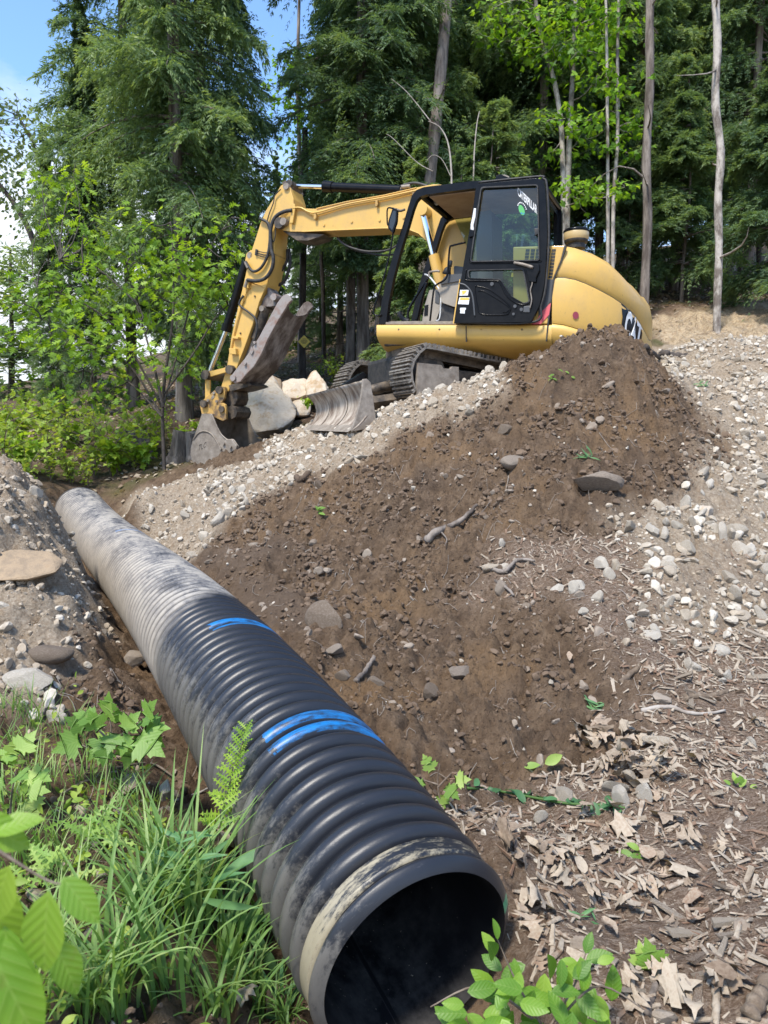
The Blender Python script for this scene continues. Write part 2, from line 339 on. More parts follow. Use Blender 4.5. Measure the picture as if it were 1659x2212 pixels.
# ------------------------------------------------------------------ ground height field
ctrl = [W(*q) for q in [
 (1250, 2150, 2.02), (1600, 2150, 2.0), (1250, 1950, 2.45), (1650, 1950, 2.4), (1200, 1820, 2.85), (1600, 1800, 2.85), (1050, 1760, 2.95), (1650, 1650, 3.35),
 (1600, 1500, 3.85), (1450, 1600, 3.45), (1600, 1250, 5.0), (1450, 1350, 4.45), (1600, 1000, 6.6), (1450, 1150, 5.2), (1500, 900, 7.2), (1600, 800, 9.2), (1450, 800, 8.0), (1500, 745, 10.5), (1620, 725, 12.5),
 (1620, 660, 15.5), (1420, 665, 15.5), (1300, 712, 7.0), (1200, 745, 7.05), (1385, 725, 7.2), (1150, 772, 7.1), (1080, 800, 7.3), (1300, 850, 6.5), (1150, 900, 6.5), (1450, 1000, 6.2), (1300, 1000, 5.85), (1100, 1000, 6.0), (1300, 1150, 5.15),
 (1300, 1300, 4.5), (1300, 1500, 3.85), (1250, 1650, 3.35), (1000, 1300, 4.85), (1000, 1500, 3.95), (1000, 1650, 3.4), (900, 1100, 6.0), (900, 1400, 4.4), (830, 1250, 5.2),
 (700, 1200, 5.9), (640, 1290, 5.1), (760, 1450, 4.1), (520, 1220, 6.0), (800, 1000, 6.9), (900, 930, 7.1), (980, 850, 7.3), (830, 915, 7.35), (900, 870, 7.45), (945, 856, 7.45), (855, 884, 7.5), (740, 965, 7.5), (650, 985, 8.0), (560, 1010, 8.7), (600, 1080, 7.3), (450, 1060, 8.3), (480, 1140, 7.0), (380, 1130, 7.9), (300, 1080, 9.2), (430, 1010, 10.1), (700, 938, 9.0),
 (100, 2150, 1.85), (450, 2150, 2.0), (60, 1900, 2.3), (350, 1950, 2.3), (200, 1750, 2.75), (420, 1800, 2.6), (60, 1600, 3.2), (250, 1600, 3.3), (60, 1500, 3.7), (230, 1480, 3.85), (60, 1340, 4.3), (150, 1330, 4.65), (60, 1200, 4.75), (130, 1240, 5.1), (120, 1150, 5.7), (60, 1100, 5.2), (50, 1040, 5.7), (-60, 1030, 5.6), (95, 1075, 6.3), (-100, 1300, 4.6), (-100, 1600, 3.3),
 (60, 1090, 8.5), (60, 1060, 10.2), (200, 1040, 11.5), (300, 1050, 10.8), (380, 1000, 11.8), (300, 950, 13), (250, 905, 14.5), (400, 880, 14.5), (60, 960, 15), (0, 900, 20), (-200, 930, 16),
 (560, 960, 12), (600, 905, 13), (700, 870, 14), (740, 810, 18), (760, 740, 23), (500, 830, 18), (850, 800, 17),
 (1480, 640, 17.5), (1500, 600, 22), (1600, 590, 24), (1300, 640, 17)]]
# excavator pad (hidden behind the pile)
ctrl += [np.array(q) for q in [(0.3, 8.2, 2.02), (1.0, 9.3, 2.05), (1.8, 8.3, 2.08), (2.8, 8.6, 2.15), (0.0, 9.8, 2.02), (2.6, 10.5, 2.3), (3.6, 9.3, 2.4), (4.2, 11.5, 2.9), (-.6, 11, 1.95),
 (-40, 60, 2.5), (0, 60, 13), (40, 60, 19), (40, 5, 7), (-40, 5, -1), (-30, 30, 2.2), (30, 30, 12), (14, 3, 2.2), (-14, 4, 0.3), (-10, 30, 4.2), (0, -6, 0.1), (25, -8, 1.5), (-25, -8, -.6), (7, 3, 0.6), (8, 6, 1.9), (-20, 12, 1.3)]]
for t in np.linspace(0, 1.06, 12):
    c = pipe_c(t); T = pipe_c(t+.01)-c; T /= np.linalg.norm(T); s = np.array([-T[1], T[0], 0]); s /= np.linalg.norm(s[:2])
    ctrl.append(c-np.array([0, 0, PR*.97]))
    ctrl.append(c+s*PR*1.45+np.array([0, 0, .02 if t > .25 else -.1]))     # towards the pile
    ctrl.append(c-s*PR*1.35-np.array([0, 0, .20]))
ctrl = np.array(ctrl)
def tps_fit(P, z, lam=2e-3):
    n = len(P); r = np.linalg.norm(P[:, None]-P[None], axis=-1); K = np.where(r > 0, r*r*np.log(np.maximum(r, 1e-9)), 0)+lam*np.eye(n)
    A = np.zeros((n+3, n+3)); A[:n, :n] = K; A[:n, n] = 1; A[:n, n+1:] = P; A[n:, :n] = A[:n, n:].T
    return np.linalg.solve(A, np.concatenate([z, [0, 0, 0]]))
_w = tps_fit(ctrl[:, :2], ctrl[:, 2])
def tps(x, y):
    s = np.shape(x); x = np.ravel(x); y = np.ravel(y); o = _w[-3]+_w[-2]*x+_w[-1]*y
    for k in range(len(ctrl)):
        r2 = (x-ctrl[k, 0])**2+(y-ctrl[k, 1])**2; o = o+_w[k]*0.5*r2*np.log(np.maximum(r2, 1e-12))
    return o.reshape(s)
PT = pipe_c(np.linspace(-.0, 1.05, 60))
def pipe_dist(x, y):
    x = np.asarray(x); d = np.full(x.shape, 1e9); z = np.zeros(x.shape); sd = np.zeros(x.shape)
    for i in range(len(PT)-1):
        a = PT[i]; b = PT[i+1]; ab = b-a; t = np.clip(((x-a[0])*ab[0]+(y-a[1])*ab[1])/(ab[0]**2+ab[1]**2), 0, 1)
        dx = x-a[0]-t*ab[0]; dy = y-a[1]-t*ab[1]; dd = np.hypot(dx, dy); m_ = dd < d
        d = np.where(m_, dd, d); z = np.where(m_, a[2]+t*ab[2], z)
    return d, z
def hit_base(u, v, d0=1.2, d1=60):
    d = np.exp(np.linspace(math.log(d0), math.log(d1), 500)); r = ray(u, v); P = C0+d[:, None]*r; g = tps(P[:, 0], P[:, 1])-P[:, 2]
    k = np.argmax(g > 0)
    if k == 0: return C0+d[-1]*r if g[0] <= 0 else P[0]
    f = g[k-1]/(g[k-1]-g[k]); return P[k-1]+(P[k]-P[k-1])*f
def poly_w(pts, depthpairs=False): return np.array([hit_base(*q)[:2] for q in pts])
def inside(poly, x, y, soft, nz):
    """signed distance to a polygon, noise added, mapped to 0..1"""
    x = np.asarray(x); d = np.full(x.shape, 1e9); ins = np.zeros(x.shape, bool); m_ = len(poly)
    for i in range(m_):
        a = poly[i-1]; b = poly[i]; ab = b-a; t = np.clip(((x-a[0])*ab[0]+(y-a[1])*ab[1])/(ab @ ab+1e-12), 0, 1)
        d = np.minimum(d, np.hypot(x-a[0]-t*ab[0], y-a[1]-t*ab[1]))
        c = ((a[1] > y) != (b[1] > y)) & (x < (b[0]-a[0])*(y-a[1])/(b[1]-a[1]+1e-12)+a[0]); ins ^= c
    s = np.where(ins, d, -d)+nz; return np.clip(s/soft+.5, 0, 1)
Z_RIDGE = poly_w([(1085, 792), (1100, 850), (1020, 890), (940, 900), (860, 950), (740, 1010), (640, 1040), (560, 1060), (500, 1110), (460, 1160), (395, 1235), (340, 1190), (250, 1090), (300, 1060), (440, 1012), (560, 985)]+[]).tolist()
Z_RIDGE = np.array(Z_RIDGE+[(-1.5, 12.0), (0.5, 12.2), (3.2, 12.5), (4.6, 12.0), (5., 9.0), (1.9, 7.75)])
Z_LEFT = poly_w([(-200, 1030), (50, 1022), (100, 1080), (150, 1170), (200, 1260), (240, 1320), (230, 1400), (130, 1440), (120, 1480), (100, 1530), (-200, 1560)])
Z_RIGHT = poly_w([(1400, 730), (1440, 800), (1530, 900), (1560, 960), (1500, 1020), (1350, 1110), (1380, 1180), (1440, 1240), (1350, 1300), (1380, 1370), (1560, 1400), (1700, 1400), (1800, 1000), (1750, 735), (1500, 712)])
Z_STRAW = poly_w([(1395, 690), (1500, 668), (1640, 655), (1900, 640), (1900, 720), (1560, 735), (1440, 740)])
Z_MULCH = poly_w([(1060, 1190), (1330, 1130), (1400, 1230), (1660, 1180), (1900, 1150), (2000, 2300), (1120, 2400), (1130, 1980), (1100, 1880), (1010, 1760), (1160, 1640), (1350, 1610), (1370, 1500), (1300, 1340), (1240, 1260), (1140, 1290), (1040, 1280)])
Z_DAMP = poly_w([(500, 1150), (600, 1170), (560, 1230), (690, 1290), (640, 1400), (560, 1330), (470, 1250), (410, 1210)])
def zones(x, y):
    n1 = fbm(x, y, .5, 4, 3)*.22; n2 = fbm(x, y, .8, 4, 9)*.3
    r = np.maximum(np.maximum(inside(Z_RIDGE, x, y, .18, n1), inside(Z_LEFT, x, y, .18, n1)), inside(Z_RIGHT, x, y, .35, n2))
    mu = inside(Z_MULCH, x, y, .3, n1)*(1-.75*r); st = inside(Z_STRAW, x, y, .4, n2)
    # leaf litter everywhere outside the works
    lit = np.clip((y-10.6-.0*x+n2)/.6, 0, 1)*np.clip((-x+.0+ (y > 13)*9)/1.0, 0, 1)
    lit = np.maximum(lit, np.clip((y-15.2+n2+.12*(x-4))/.8, 0, 1)); lit = np.maximum(lit, np.clip((-3.0-.30*(y-1)-x+n2)/.6, 0, 1)*np.clip((y-6.6)/1., 0, 1))
    r = r*(1-lit); gr = np.clip((2.95-y+n1)/.4, 0, 1)*np.clip((-.25-x-.2*(y-2))/.3, 0, 1)
    damp = inside(Z_DAMP, x, y, .2, n1)
    return r, mu, lit*(1-st), st, gr, damp
def ground_z(x, y, detail=True):
    x = np.asarray(x, float); y = np.asarray(y, float); h = tps(x, y); r, mu, lit, st, gr, damp = zones(x, y)
    far = np.clip((y-9)/20, 0, 1)
    soil = np.clip(1-r-mu-lit, 0, 1)*(1-.6*damp)
    b1 = fbm(x, y, .55, 3, 21); b2 = np.abs(fbm(x, y, .16, 3, 31)); b3 = fbm(x, y, .06, 2, 41)
    # slumped runnels down the pile
    run = fbm(x*.8+y*.6, y*.25-x*.3, .35, 3, 77)
    h = h+b1*.07+soil*(-.12*b2+.042*b3+.10*run-.035*np.abs(fbm(x, y, .085, 2, 46))-.07*np.abs(fbm(x, y, .38, 2, 49))+.035*np.clip(fbm(x, y, .13, 2, 44)*4, -.6, 1))+r*(.06*fbm(x, y, .3, 3, 53)+.055*fbm(x, y, .12, 3, 51)+.022*b3-.04*np.abs(fbm(x, y, .2, 2, 57)))+mu*(.02*fbm(x, y, .09, 2, 61))+lit*.05*fbm(x, y, .3, 2, 71)
    # broken face of the left bank
    c = inside(Z_LEFT, x, y, .5, 0); q_ = fbm(x, y, .45, 3, 81); h = h+c*(.07*np.clip(q_*5, -1, 1)+.05*fbm(x, y, .10, 3, 83)-.05*np.abs(fbm(x, y, .22, 3, 87)))
    d, zc = pipe_dist(x, y); under = d < PR*1.02
    low = zc-np.sqrt(np.maximum(PR*PR-np.minimum(d, PR)**2, 0))-.02
    h = np.where(under & (h > low), low, h); return h
def gz(x, y): return float(ground_z(np.array([x]), np.array([y]))[0])
def hit(u, v, d0=1.2, d1=60):
    d = np.exp(np.linspace(math.log(d0), math.log(d1), 700)); r = ray(u, v); P = C0+d[:, None]*r; g = ground_z(P[:, 0], P[:, 1])-P[:, 2]
    k = int(np.argmax(g > 0))
    if k == 0: return hit_base(u, v)
    f = g[k-1]/(g[k-1]-g[k]+1e-12); return P[k-1]+(P[k]-P[k-1])*f
def gnorm(x, y, e=.06):
    z = ground_z(np.stack([x+e, x-e, x, x]), np.stack([y, y, y+e, y-e])); return unit(np.stack([-(z[0]-z[1])/(2*e), -(z[2]-z[3])/(2*e), np.ones_like(x)], -1))
def spaced(knots):
    o = [knots[0][0]]
    while o[-1] < knots[-1][0]: o.append(o[-1]+float(np.interp(o[-1], [k[0] for k in knots], [k[1] for k in knots])))
    return np.array(o)
gx = spaced([(-90, 8), (-40, 3), (-14, .5), (-5, .10), (-2.2, .028), (0, .022), (2.2, .024), (4.5, .05), (8, .12), (16, .6), (40, 3), (90, 8)])
gy = spaced([(-40, 6), (-4, 1.2), (.6, .25), (1.3, .022), (4, .024), (7.5, .035), (10, .06), (14, .14), (22, .5), (50, 3), (120, 8)])
X, Y = np.meshgrid(gx, gy); Zg = ground_z(X, Y)
V = np.stack([X.ravel(), Y.ravel(), Zg.ravel()], -1); nx, ny = len(gx), len(gy)
ii = (np.arange(ny-1)[:, None]*nx+np.arange(nx-1)[None]).ravel(); F = np.stack([ii, ii+1, ii+1+nx, ii+nx], -1)
me = mesh_np('ground', V, F); zr, zm, zl, zs, zg, zd = [q.ravel() for q in zones(X, Y)]
cattr(me, 'zone', np.stack([zr, zm, zl, zs], -1)); cattr(me, 'zone2', np.stack([zg, zd, zg*0, zg*0+1], -1))
m, n, b, o = mat('ground_surface'); b.inputs['Roughness'].default_value = 0.95; b.inputs['Specular IOR Level'].default_value = 0.2
za = N(n, 'ShaderNodeAttribute'); za.attribute_name = 'zone'; sp = N(n, 'ShaderNodeSeparateColor'); n.links.new(za.outputs['Color'], sp.inputs[0])
zb = N(n, 'ShaderNodeAttribute'); zb.attribute_name = 'zone2'; sp2 = N(n, 'ShaderNodeSeparateColor'); n.links.new(zb.outputs['Color'], sp2.inputs[0])
nA = noise(n, 1.3, 6, .6); nB = noise(n, 9, 8, .7); nC = noise(n, 45, 8, .7); nD = noise(n, 160, 4, .7)
soil = ramp(n, nB, [(0.3, (0.085, 0.056, 0.036)), (0.5, (0.158, 0.106, 0.067)), (0.68, (0.235, 0.165, 0.107))])
soil = mix(n, ramp(n, nA, [(0.50, (0, 0, 0)), (0.64, (.9, .9, .9))]), soil, (0.215, 0.137, 0.075))
soil = mix(n, ramp(n, noise(n, .9, 5, .6), [(0.30, (.8, .8, .8)), (0.46, (0, 0, 0))]), soil, (0.088, 0.063, 0.046))
soil = mix(n, ramp(n, nC, [(0.60, (0, 0, 0)), (0.72, (.8, .8, .8))]), soil, (0.27, 0.20, 0.14))
soil = mix(n, ramp(n, nC, [(0.36, (.8, .8, .8)), (0.44, (0, 0, 0))]), soil, (0.045, 0.030, 0.021))
damp = mix(n, nB, (0.105, 0.075, 0.055), (0.17, 0.125, 0.09)); soil = mix(n, math_(n, 'MULTIPLY', sp2.outputs[1], .75), soil, damp)
grav = ramp(n, nC, [(0.3, (0.20, 0.15, 0.105)), (0.46, (0.34, 0.27, 0.195)), (0.6, (0.45, 0.37, 0.28)), (0.75, (0.55, 0.48, 0.39))])
grav = mix(n, ramp(n, nB, [(0.5, (0, 0, 0)), (0.68, (.75, .75, .75))]), grav, (0.31, 0.215, 0.13))
mul = ramp(n, noise(n, 30, 6, .75, scale3=(1, 2.6, 1), dist=1.5), [(0.3, (0.075, 0.048, 0.033)), (0.47, (0.17, 0.115, 0.08)), (0.6, (0.32, 0.25, 0.19)), (0.72, (0.42, 0.34, 0.27))])
lit = ramp(n, nB, [(0.3, (0.055, 0.037, 0.026)), (0.5, (0.13, 0.085, 0.057)), (0.65, (0.21, 0.145, 0.10))])
lit = mix(n, ramp(n, nA, [(0.45, (0, 0, 0)), (0.62, (.7, .7, .7))]), lit, (0.075, 0.095, 0.028))
straw = ramp(n, noise(n, 18, 7, .7, scale3=(1, 2, 1)), [(0.35, (0.27, 0.18, 0.105)), (0.5, (0.46, 0.35, 0.225)), (0.65, (0.58, 0.47, 0.32))])
c = mix(n, sp.outputs[0], soil, grav); c = mix(n, sp.outputs[1], c, mul); c = mix(n, sp.outputs[2], c, lit); c = mix(n, za.outputs['Alpha'], c, straw)
c = mix(n, math_(n, 'MULTIPLY', sp2.outputs[0], .6), c, (0.09, 0.07, 0.042)); n.links.new(c, b.inputs['Base Color'])
bp = bump(n, None, nB, .9, .08); bp = bump(n, None, nC, .9, .022, prev=bp); bump(n, b, nD, .7, .006, prev=bp)
me.materials.append(m); gobj = bpy.data.objects.new('ground', me); COL.objects.link(gobj); gobj['kind'] = 'structure'; M['ground'] = m
# ------------------------------------------------------------------ corrugated pipe
tt = np.linspace(0, 1, 4000); cc = pipe_c(tt); seg_l = np.linalg.norm(np.diff(cc, axis=0), axis=1)
S_ = np.concatenate([[0], np.cumsum(seg_l)]); LEN = S_[-1]; S_ = LEN-S_          # metres from the near end
def pipe_at(s):
    t = np.interp(s, S_[::-1], tt[::-1]); c = pipe_c(t); T = pipe_c(np.minimum(t+.001, 1.001))-pipe_c(t-.001); T = unit(T)   # towards the near end
    A = unit(np.cross(T, np.array([0, 0, 1.0])))    # right-hand side as seen from the near end looking along T
    B = np.cross(A, T); return c, T, A, B
SEG = 96
def pipe_surface(s, r):
    c, T, A, B = pipe_at(s); a = np.linspace(0, 2*np.pi, SEG, endpoint=False)
    # angle 0 = top, positive towards the pile side (world +x when looking away from camera)
    P = c[:, None]+r[:, None, None]*(np.cos(a)[None, :, None]*B[:, None]-np.sin(a)[None, :, None]*A[:, None])
    n_ = len(s); i = np.arange(n_-1)[:, None]*SEG; j = np.arange(SEG)[None]; j2 = (j+1) % SEG
    F = np.stack([i+j, i+j2, i+SEG+j2, i+SEG+j], -1).reshape(-1, 4)
    return P.reshape(-1, 3), F, np.repeat(s, SEG), np.tile(np.where(a > np.pi, a-2*np.pi, a), n_)
def s_top(u, v):   # arc length whose ring top projects nearest (u, v)
    s = np.linspace(0, LEN, 1500); c, T, A, B = pipe_at(s); best = 1e9
    for an in np.linspace(-.8, .9, 25):
        uu, vv = proj(c+PR*(math.cos(an)*B-math.sin(an)*A)); d = np.hypot(uu-u, vv-v); k = d.argmin()
        if d[k] < best: best = d[k]; r = s[k]
    return r
PITCH_R = 0.086
sb1 = round((s_top(720, 1590)-.12)/PITCH_R)*PITCH_R+.12; sb2 = round((s_top(510, 1352)-.12)/PITCH_R)*PITCH_R+.12; sdirt = s_top(440, 1285)
rt_pipe = root('drainage_pipe', (0.08, 1.96, -.17), 'long black corrugated plastic pipe with blue stripes lying in the ditch', 'pipe')
# rib profile
ss = []; rr = []
k = 0; s = 0.12
prof = [(0.0, -.042), (.08, -.041), (.14, -.026), (.21, -.009), (.36, .001), (.5, .003), (.64, .001), (.79, -.009), (.86, -.026), (.92, -.041)]
while s < LEN:
    for f, q in prof: ss.append(s+f*PITCH_R); rr.append(PR+q)
    s += PITCH_R
lip_s = np.array([0.0, .006, .014, .024, .034, .042, .05, .056]); lip_r = np.array([.288, .298, .306, .317, .319, .312, .299, .297])
band_s = []; band_r = []
for q in np.linspace(.062, .112, 11): band_s.append(q); band_r.append(.312+(.0018 if len(band_s) % 2 else -.001))
def pipe_mat(name, inner=False):
    m, n, b, o = mat(name); b.inputs['Roughness'].default_value = .42
    s = get_attr(n, 'along'); a = get_attr(n, 'around')
    cb = N(n, 'ShaderNodeCombineXYZ'); n.links.new(math_(n, 'MULTIPLY', s, 1.0), cb.inputs[0]); n.links.new(math_(n, 'MULTIPLY', a, .32), cb.inputs[1])
    v = cb.outputs[0]
    blk = mix(n, noise(n, 6, 6, .7, vec=v), (0.010, 0.0115, 0.016), (0.022, 0.024, 0.030)) if not inner else mix(n, noise(n, 6, 6, .7, vec=v), (0.004, 0.004, 0.005), (0.009, 0.009, 0.010))
    if inner:
        d = math_(n, 'SUBTRACT', noise(n, 5, 8, .7, vec=v), math_(n, 'MULTIPLY', math_(n, 'ABSOLUTE', math_(n, 'ADD', a, 0.0)), 0.0))
        low = N(n, 'ShaderNodeMapRange'); low.inputs['From Min'].default_value = 1.6; low.inputs['From Max'].default_value = 3.1; n.links.new(math_(n, 'ABSOLUTE', a), low.inputs['Value'])
        d = math_(n, 'MULTIPLY', ramp(n, d, [(.42, (0, 0, 0)), (.66, (1, 1, 1))]), low.outputs[0])
        c = mix(n, math_(n, 'MULTIPLY', d, .6), blk, (0.11, 0.10, 0.09))
        sp_ = ramp(n, noise(n, 60, 3, .6, vec=v), [(.69, (0, 0, 0)), (.72, (1, 1, 1))]); c = mix(n, math_(n, 'MULTIPLY', sp_, low.outputs[0]), c, (0.33, 0.27, 0.2))
        n.links.new(c, b.inputs['Base Color']); b.inputs['Roughness'].default_value = .75; b.inputs['Specular IOR Level'].default_value = .15; return m
    # scuffed mud on the left flank
    lf = N(n, 'ShaderNodeMapRange'); lf.inputs['From Min'].default_value = -.35; lf.inputs['From Max'].default_value = -1.5; n.links.new(a, lf.inputs['Value'])
    n1 = noise(n, 8, 10, .82, vec=v, scale3=(1.3, .6, 1)); n2 = noise(n, 34, 8, .82, vec=v, scale3=(1.4, .35, 1)); n3 = noise(n, 1.5, 4, .6, vec=v)
    f = math_(n, 'ADD', math_(n, 'MULTIPLY', lf.outputs[0], .62), math_(n, 'MULTIPLY', math_(n, 'SUBTRACT', math_(n, 'ADD', n1, n2), 1.0), 1.2))
    fm = ramp(n, f, [(.28, (0, 0, 0)), (.50, (.72, .72, .72))])
    c = mix(n, fm, blk, mix(n, n2, (0.10, 0.095, 0.088), (0.22, 0.205, 0.18)))
    fine = ramp(n, noise(n, 70, 6, .8, vec=v, scale3=(1, .15, 1)), [(.62, (0, 0, 0)), (.75, (.5, .5, .5))]); c = mix(n, fine, c, (0.13, 0.13, 0.135))
    # the section beyond the coupling is caked in pale dust
    ed = math_(n, 'ADD', s, math_(n, 'MULTIPLY', math_(n, 'SUBTRACT', n3, .5), .5)); ed = math_(n, 'ADD', ed, math_(n, 'MULTIPLY', a, -.16))
    du = N(n, 'ShaderNodeMapRange'); du.inputs['From Min'].default_value = sdirt-.05; du.inputs['From Max'].default_value = sdirt+.08; n.links.new(ed, du.inputs['Value'])
    dn = noise(n, 2.3, 8, .72, vec=v, scale3=(.7, 1.6, 1)); dn2 = noise(n, 14, 8, .8, vec=v, scale3=(1.8, .5, 1))
    df = math_(n, 'ADD', math_(n, 'MULTIPLY', dn, .6), math_(n, 'MULTIPLY', dn2, .5))
    dust = ramp(n, df, [(.45, (0.03, 0.033, 0.042)), (.51, (0.14, 0.135, 0.135)), (.58, (0.31, 0.285, 0.25)), (.70, (0.44, 0.395, 0.33))])
    tn = N(n, 'ShaderNodeMapRange'); tn.inputs['From Min'].default_value = -.3; tn.inputs['From Max'].default_value = -1.2; n.links.new(a, tn.inputs['Value'])
    dust = mix(n, math_(n, 'MULTIPLY', tn.outputs[0], .8), dust, mix(n, dn2, (0.20, 0.175, 0.145), (0.40, 0.345, 0.275)))
    ph0 = math_(n, 'FRACT', math_(n, 'DIVIDE', math_(n, 'SUBTRACT', s, .12-100*PITCH_R), PITCH_R)); groove_shade = N(n, 'ShaderNodeMapRange'); groove_shade.inputs['From Min'].default_value = .20; groove_shade.inputs['From Max'].default_value = .36; n.links.new(math_(n, 'ABSOLUTE', math_(n, 'SUBTRACT', ph0, .5)), groove_shade.inputs['Value'])
    dust = mix(n, math_(n, 'MULTIPLY', groove_shade.outputs[0], .92), dust, (0.035, 0.033, 0.032))  # rib grooves darkened in the colour for their shade; dust stays on the crests
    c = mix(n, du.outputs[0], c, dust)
    # pale ring of dry silt round the coupling band
    by = math_(n, 'COMPARE', s, .087, .030); by = math_(n, 'MULTIPLY', by, ramp(n, math_(n, 'ADD', noise(n, 9, 7, .85, vec=v, scale3=(3, .5, 1)), math_(n, 'MULTIPLY', lf.outputs[0], .16)), [(.50, (0, 0, 0)), (.60, (.9, .9, .9))]))
    c = mix(n, by, c, mix(n, n2, (0.26, 0.22, 0.145), (0.42, 0.37, 0.26)))
    # painted stripes
    for sb, a0, a1, wd, hw in ((sb1, -.62, 1.35, 1.0, .93), (sb2, -.35, 1.2, 1.0, .62), (LEN*.62, -.3, .9, .5, .45)):
        ch = math_(n, 'COMPARE', s, sb+PITCH_R*(.5 if wd < 1 else 1.0), PITCH_R*hw)
        aa = math_(n, 'ADD', a, math_(n, 'MULTIPLY', math_(n, 'SUBTRACT', noise(n, 20, 4, .7, vec=v), .5), .5))
        ca = math_(n, 'COMPARE', aa, (a0+a1)/2, (a1-a0)/2)
        # paint sits on the crests, not in the grooves
        ph = math_(n, 'FRACT', math_(n, 'DIVIDE', math_(n, 'SUBTRACT', s, .12-100*PITCH_R), PITCH_R)); cr_ = math_(n, 'COMPARE', ph, .5, .31)
        wr = ramp(n, noise(n, 16, 6, .75, vec=v, scale3=(2.5, .4, 1)), [(.38, (0, 0, 0)), (.56, (.92, .92, .92))])
        fac = math_(n, 'MULTIPLY', math_(n, 'MULTIPLY', ch, ca), math_(n, 'MULTIPLY', cr_, wr))
        if wd < 1: fac = math_(n, 'MULTIPLY', fac, .45)
        c = mix(n, fac, c, (0.008, 0.17, 0.46))
    # green paint dab on the lip
    gd = math_(n, 'MULTIPLY', math_(n, 'COMPARE', s, .03, .034), math_(n, 'COMPARE', a, 1.27, .075)); c = mix(n, gd, c, (0.03, 0.30, 0.13))
    n.links.new(c, b.inputs['Base Color'])
    n.links.new(mix(n, du.outputs[0], (.38,)*3, (.7,)*3), b.inputs['Roughness'])
    bump(n, b, n2, .25, .004); return m
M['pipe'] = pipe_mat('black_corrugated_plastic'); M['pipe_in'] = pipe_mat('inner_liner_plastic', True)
def pipe_part(name, s, r, m, par, inner=False):
    P, F, al, ar = pipe_surface(np.asarray(s, float), np.asarray(r, float)); o = obj(name, P, F[:, ::-1].copy() if inner else F, m, par)
    attr(o.data, 'along', al); attr(o.data, 'around', ar); return o
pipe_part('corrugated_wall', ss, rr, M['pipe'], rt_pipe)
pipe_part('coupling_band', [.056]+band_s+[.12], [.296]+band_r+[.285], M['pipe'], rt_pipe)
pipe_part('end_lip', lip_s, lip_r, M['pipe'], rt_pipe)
si = np.linspace(0.0, LEN, 260); pipe_part('inner_liner', si, .276-.004*np.exp(-((si-.62)/.05)**2)+.012*(si < .01), M['pipe_in'], rt_pipe, True)
P, F, al, ar = pipe_surface(np.array([LEN-.002, LEN]), np.array([PR-.01, .282])); fo = obj('far_rim', P, F, M['pipe'], rt_pipe); attr(fo.data, 'along', al); attr(fo.data, 'around', ar)
# ------------------------------------------------------------------ excavator
YA = R_(24); EA = np.array([-math.cos(YA), math.sin(YA), 0]); EN = np.array([-math.sin(YA), -math.cos(YA), 0]); EZ = np.array([0, 0, 1.0])
P0 = W(820, 700, 8.6)
def MP(u, v, k=0.0):
    """pixel -> vertical plane parallel to the cab's side, k metres behind it"""
    q = P0-EN*k; r = ray(u, v); return C0+r*((q-C0) @ EN)/(r @ EN)
def plate(name, pts, k0, k1, m, par, holes=(), r=0, bevel=0.006, **kw):
    if r: pts = round_poly(pts, r)
    mb = MB(); prism(mb, [MP(*q, k0) for q in pts], -EN*(k1-k0), [[MP(*q, k0) for q in h] for h in holes])
    return fix(mbobj(name, mb, m, par, bevel=bevel, **kw))
def hose(name, pts, k, rad, m, par, n=30, seg=8, smooth_=True):
    P = np.array([MP(q[0], q[1], q[2] if len(q) > 2 else k) for q in pts]); P = smooth_path(P, n) if smooth_ else P
    mb = MB(); tube(mb, P, rad, seg); return mbobj(name, mb, m, par, smooth=True)
def cyl(name, a, b_, ra, m, par, seg=20, rb=None, bevel=0):
    mb = MB(); tube(mb, [a, b_], [ra, ra if rb is None else rb], seg); o = mbobj(name, mb, m, par, smooth=True)
    o.data.set_sharp_from_angle(angle=R_(40)); return o
def pin(name, u, v, k0, k1, r, m, par, seg=18): return cyl(name, MP(u, v, k0), MP(u, v, k0)-EN*(k1-k0), r, m, par, seg)
def c11(x, y): return 768+.3967*x, 329+.3967*y          # crops measured on the photograph
def c2(x, y): return 384+.3225*x, 329+.3225*y
def c6(x, y): return 795.4+.2645*x, 373+.2645*y
def c7(x, y): return 1124.5+.1984*x, 466.3+.1984*y
def cm(f, l): return [f(*q) for q in l]
base = P0-EA*1.3-EN*1.25; base[2] = 2.03
EX = root('excavator', base, 'yellow tracked excavator parked on the bank with its cab door open', 'excavator')
# --- house: skirt and counterweight share one plan path
def house_path():
    P = []; n_ = 14
    for s in np.linspace(-.02, 2.0, 9): P.append((s, -.03 if s > 0 else -.03))
    for i in range(1, 2*n_): t = i/(2*n_)*math.pi; P.append((2.0+.88*math.sin(t)**.92, 1.25-1.28*math.cos(t)))
    P.append((2.0, 2.53))
    for s in np.linspace(2.0, -.02, 9)[1:]: P.append((s, 2.53))
    return np.array(P)
HP = house_path()
def hp_xy(s, k): return (P0-EA*s-EN*k)[:2]
HXY = np.array([hp_xy(*q) for q in HP])
def curve_z(uv):
    """height of a traced line along the near half of the plan path, mirrored on the far half"""
    us = [q[0] for q in uv]; vs = [q[1] for q in uv]; z = []
    for x, y in HXY:
        zz = 3.0
        for it in range(3):
            u, v = proj(np.array([x, y, zz])); tv = float(np.interp(u, us, vs)); d = ((np.array([x, y, zz])-C0) @ FW); zz = zz+(v-tv)/FPX*d
        z.append(zz)
    n_ = len(z); h = n_//2
    for i in range(h, n_): z[i] = z[n_-1-i]
    return np.array(z)
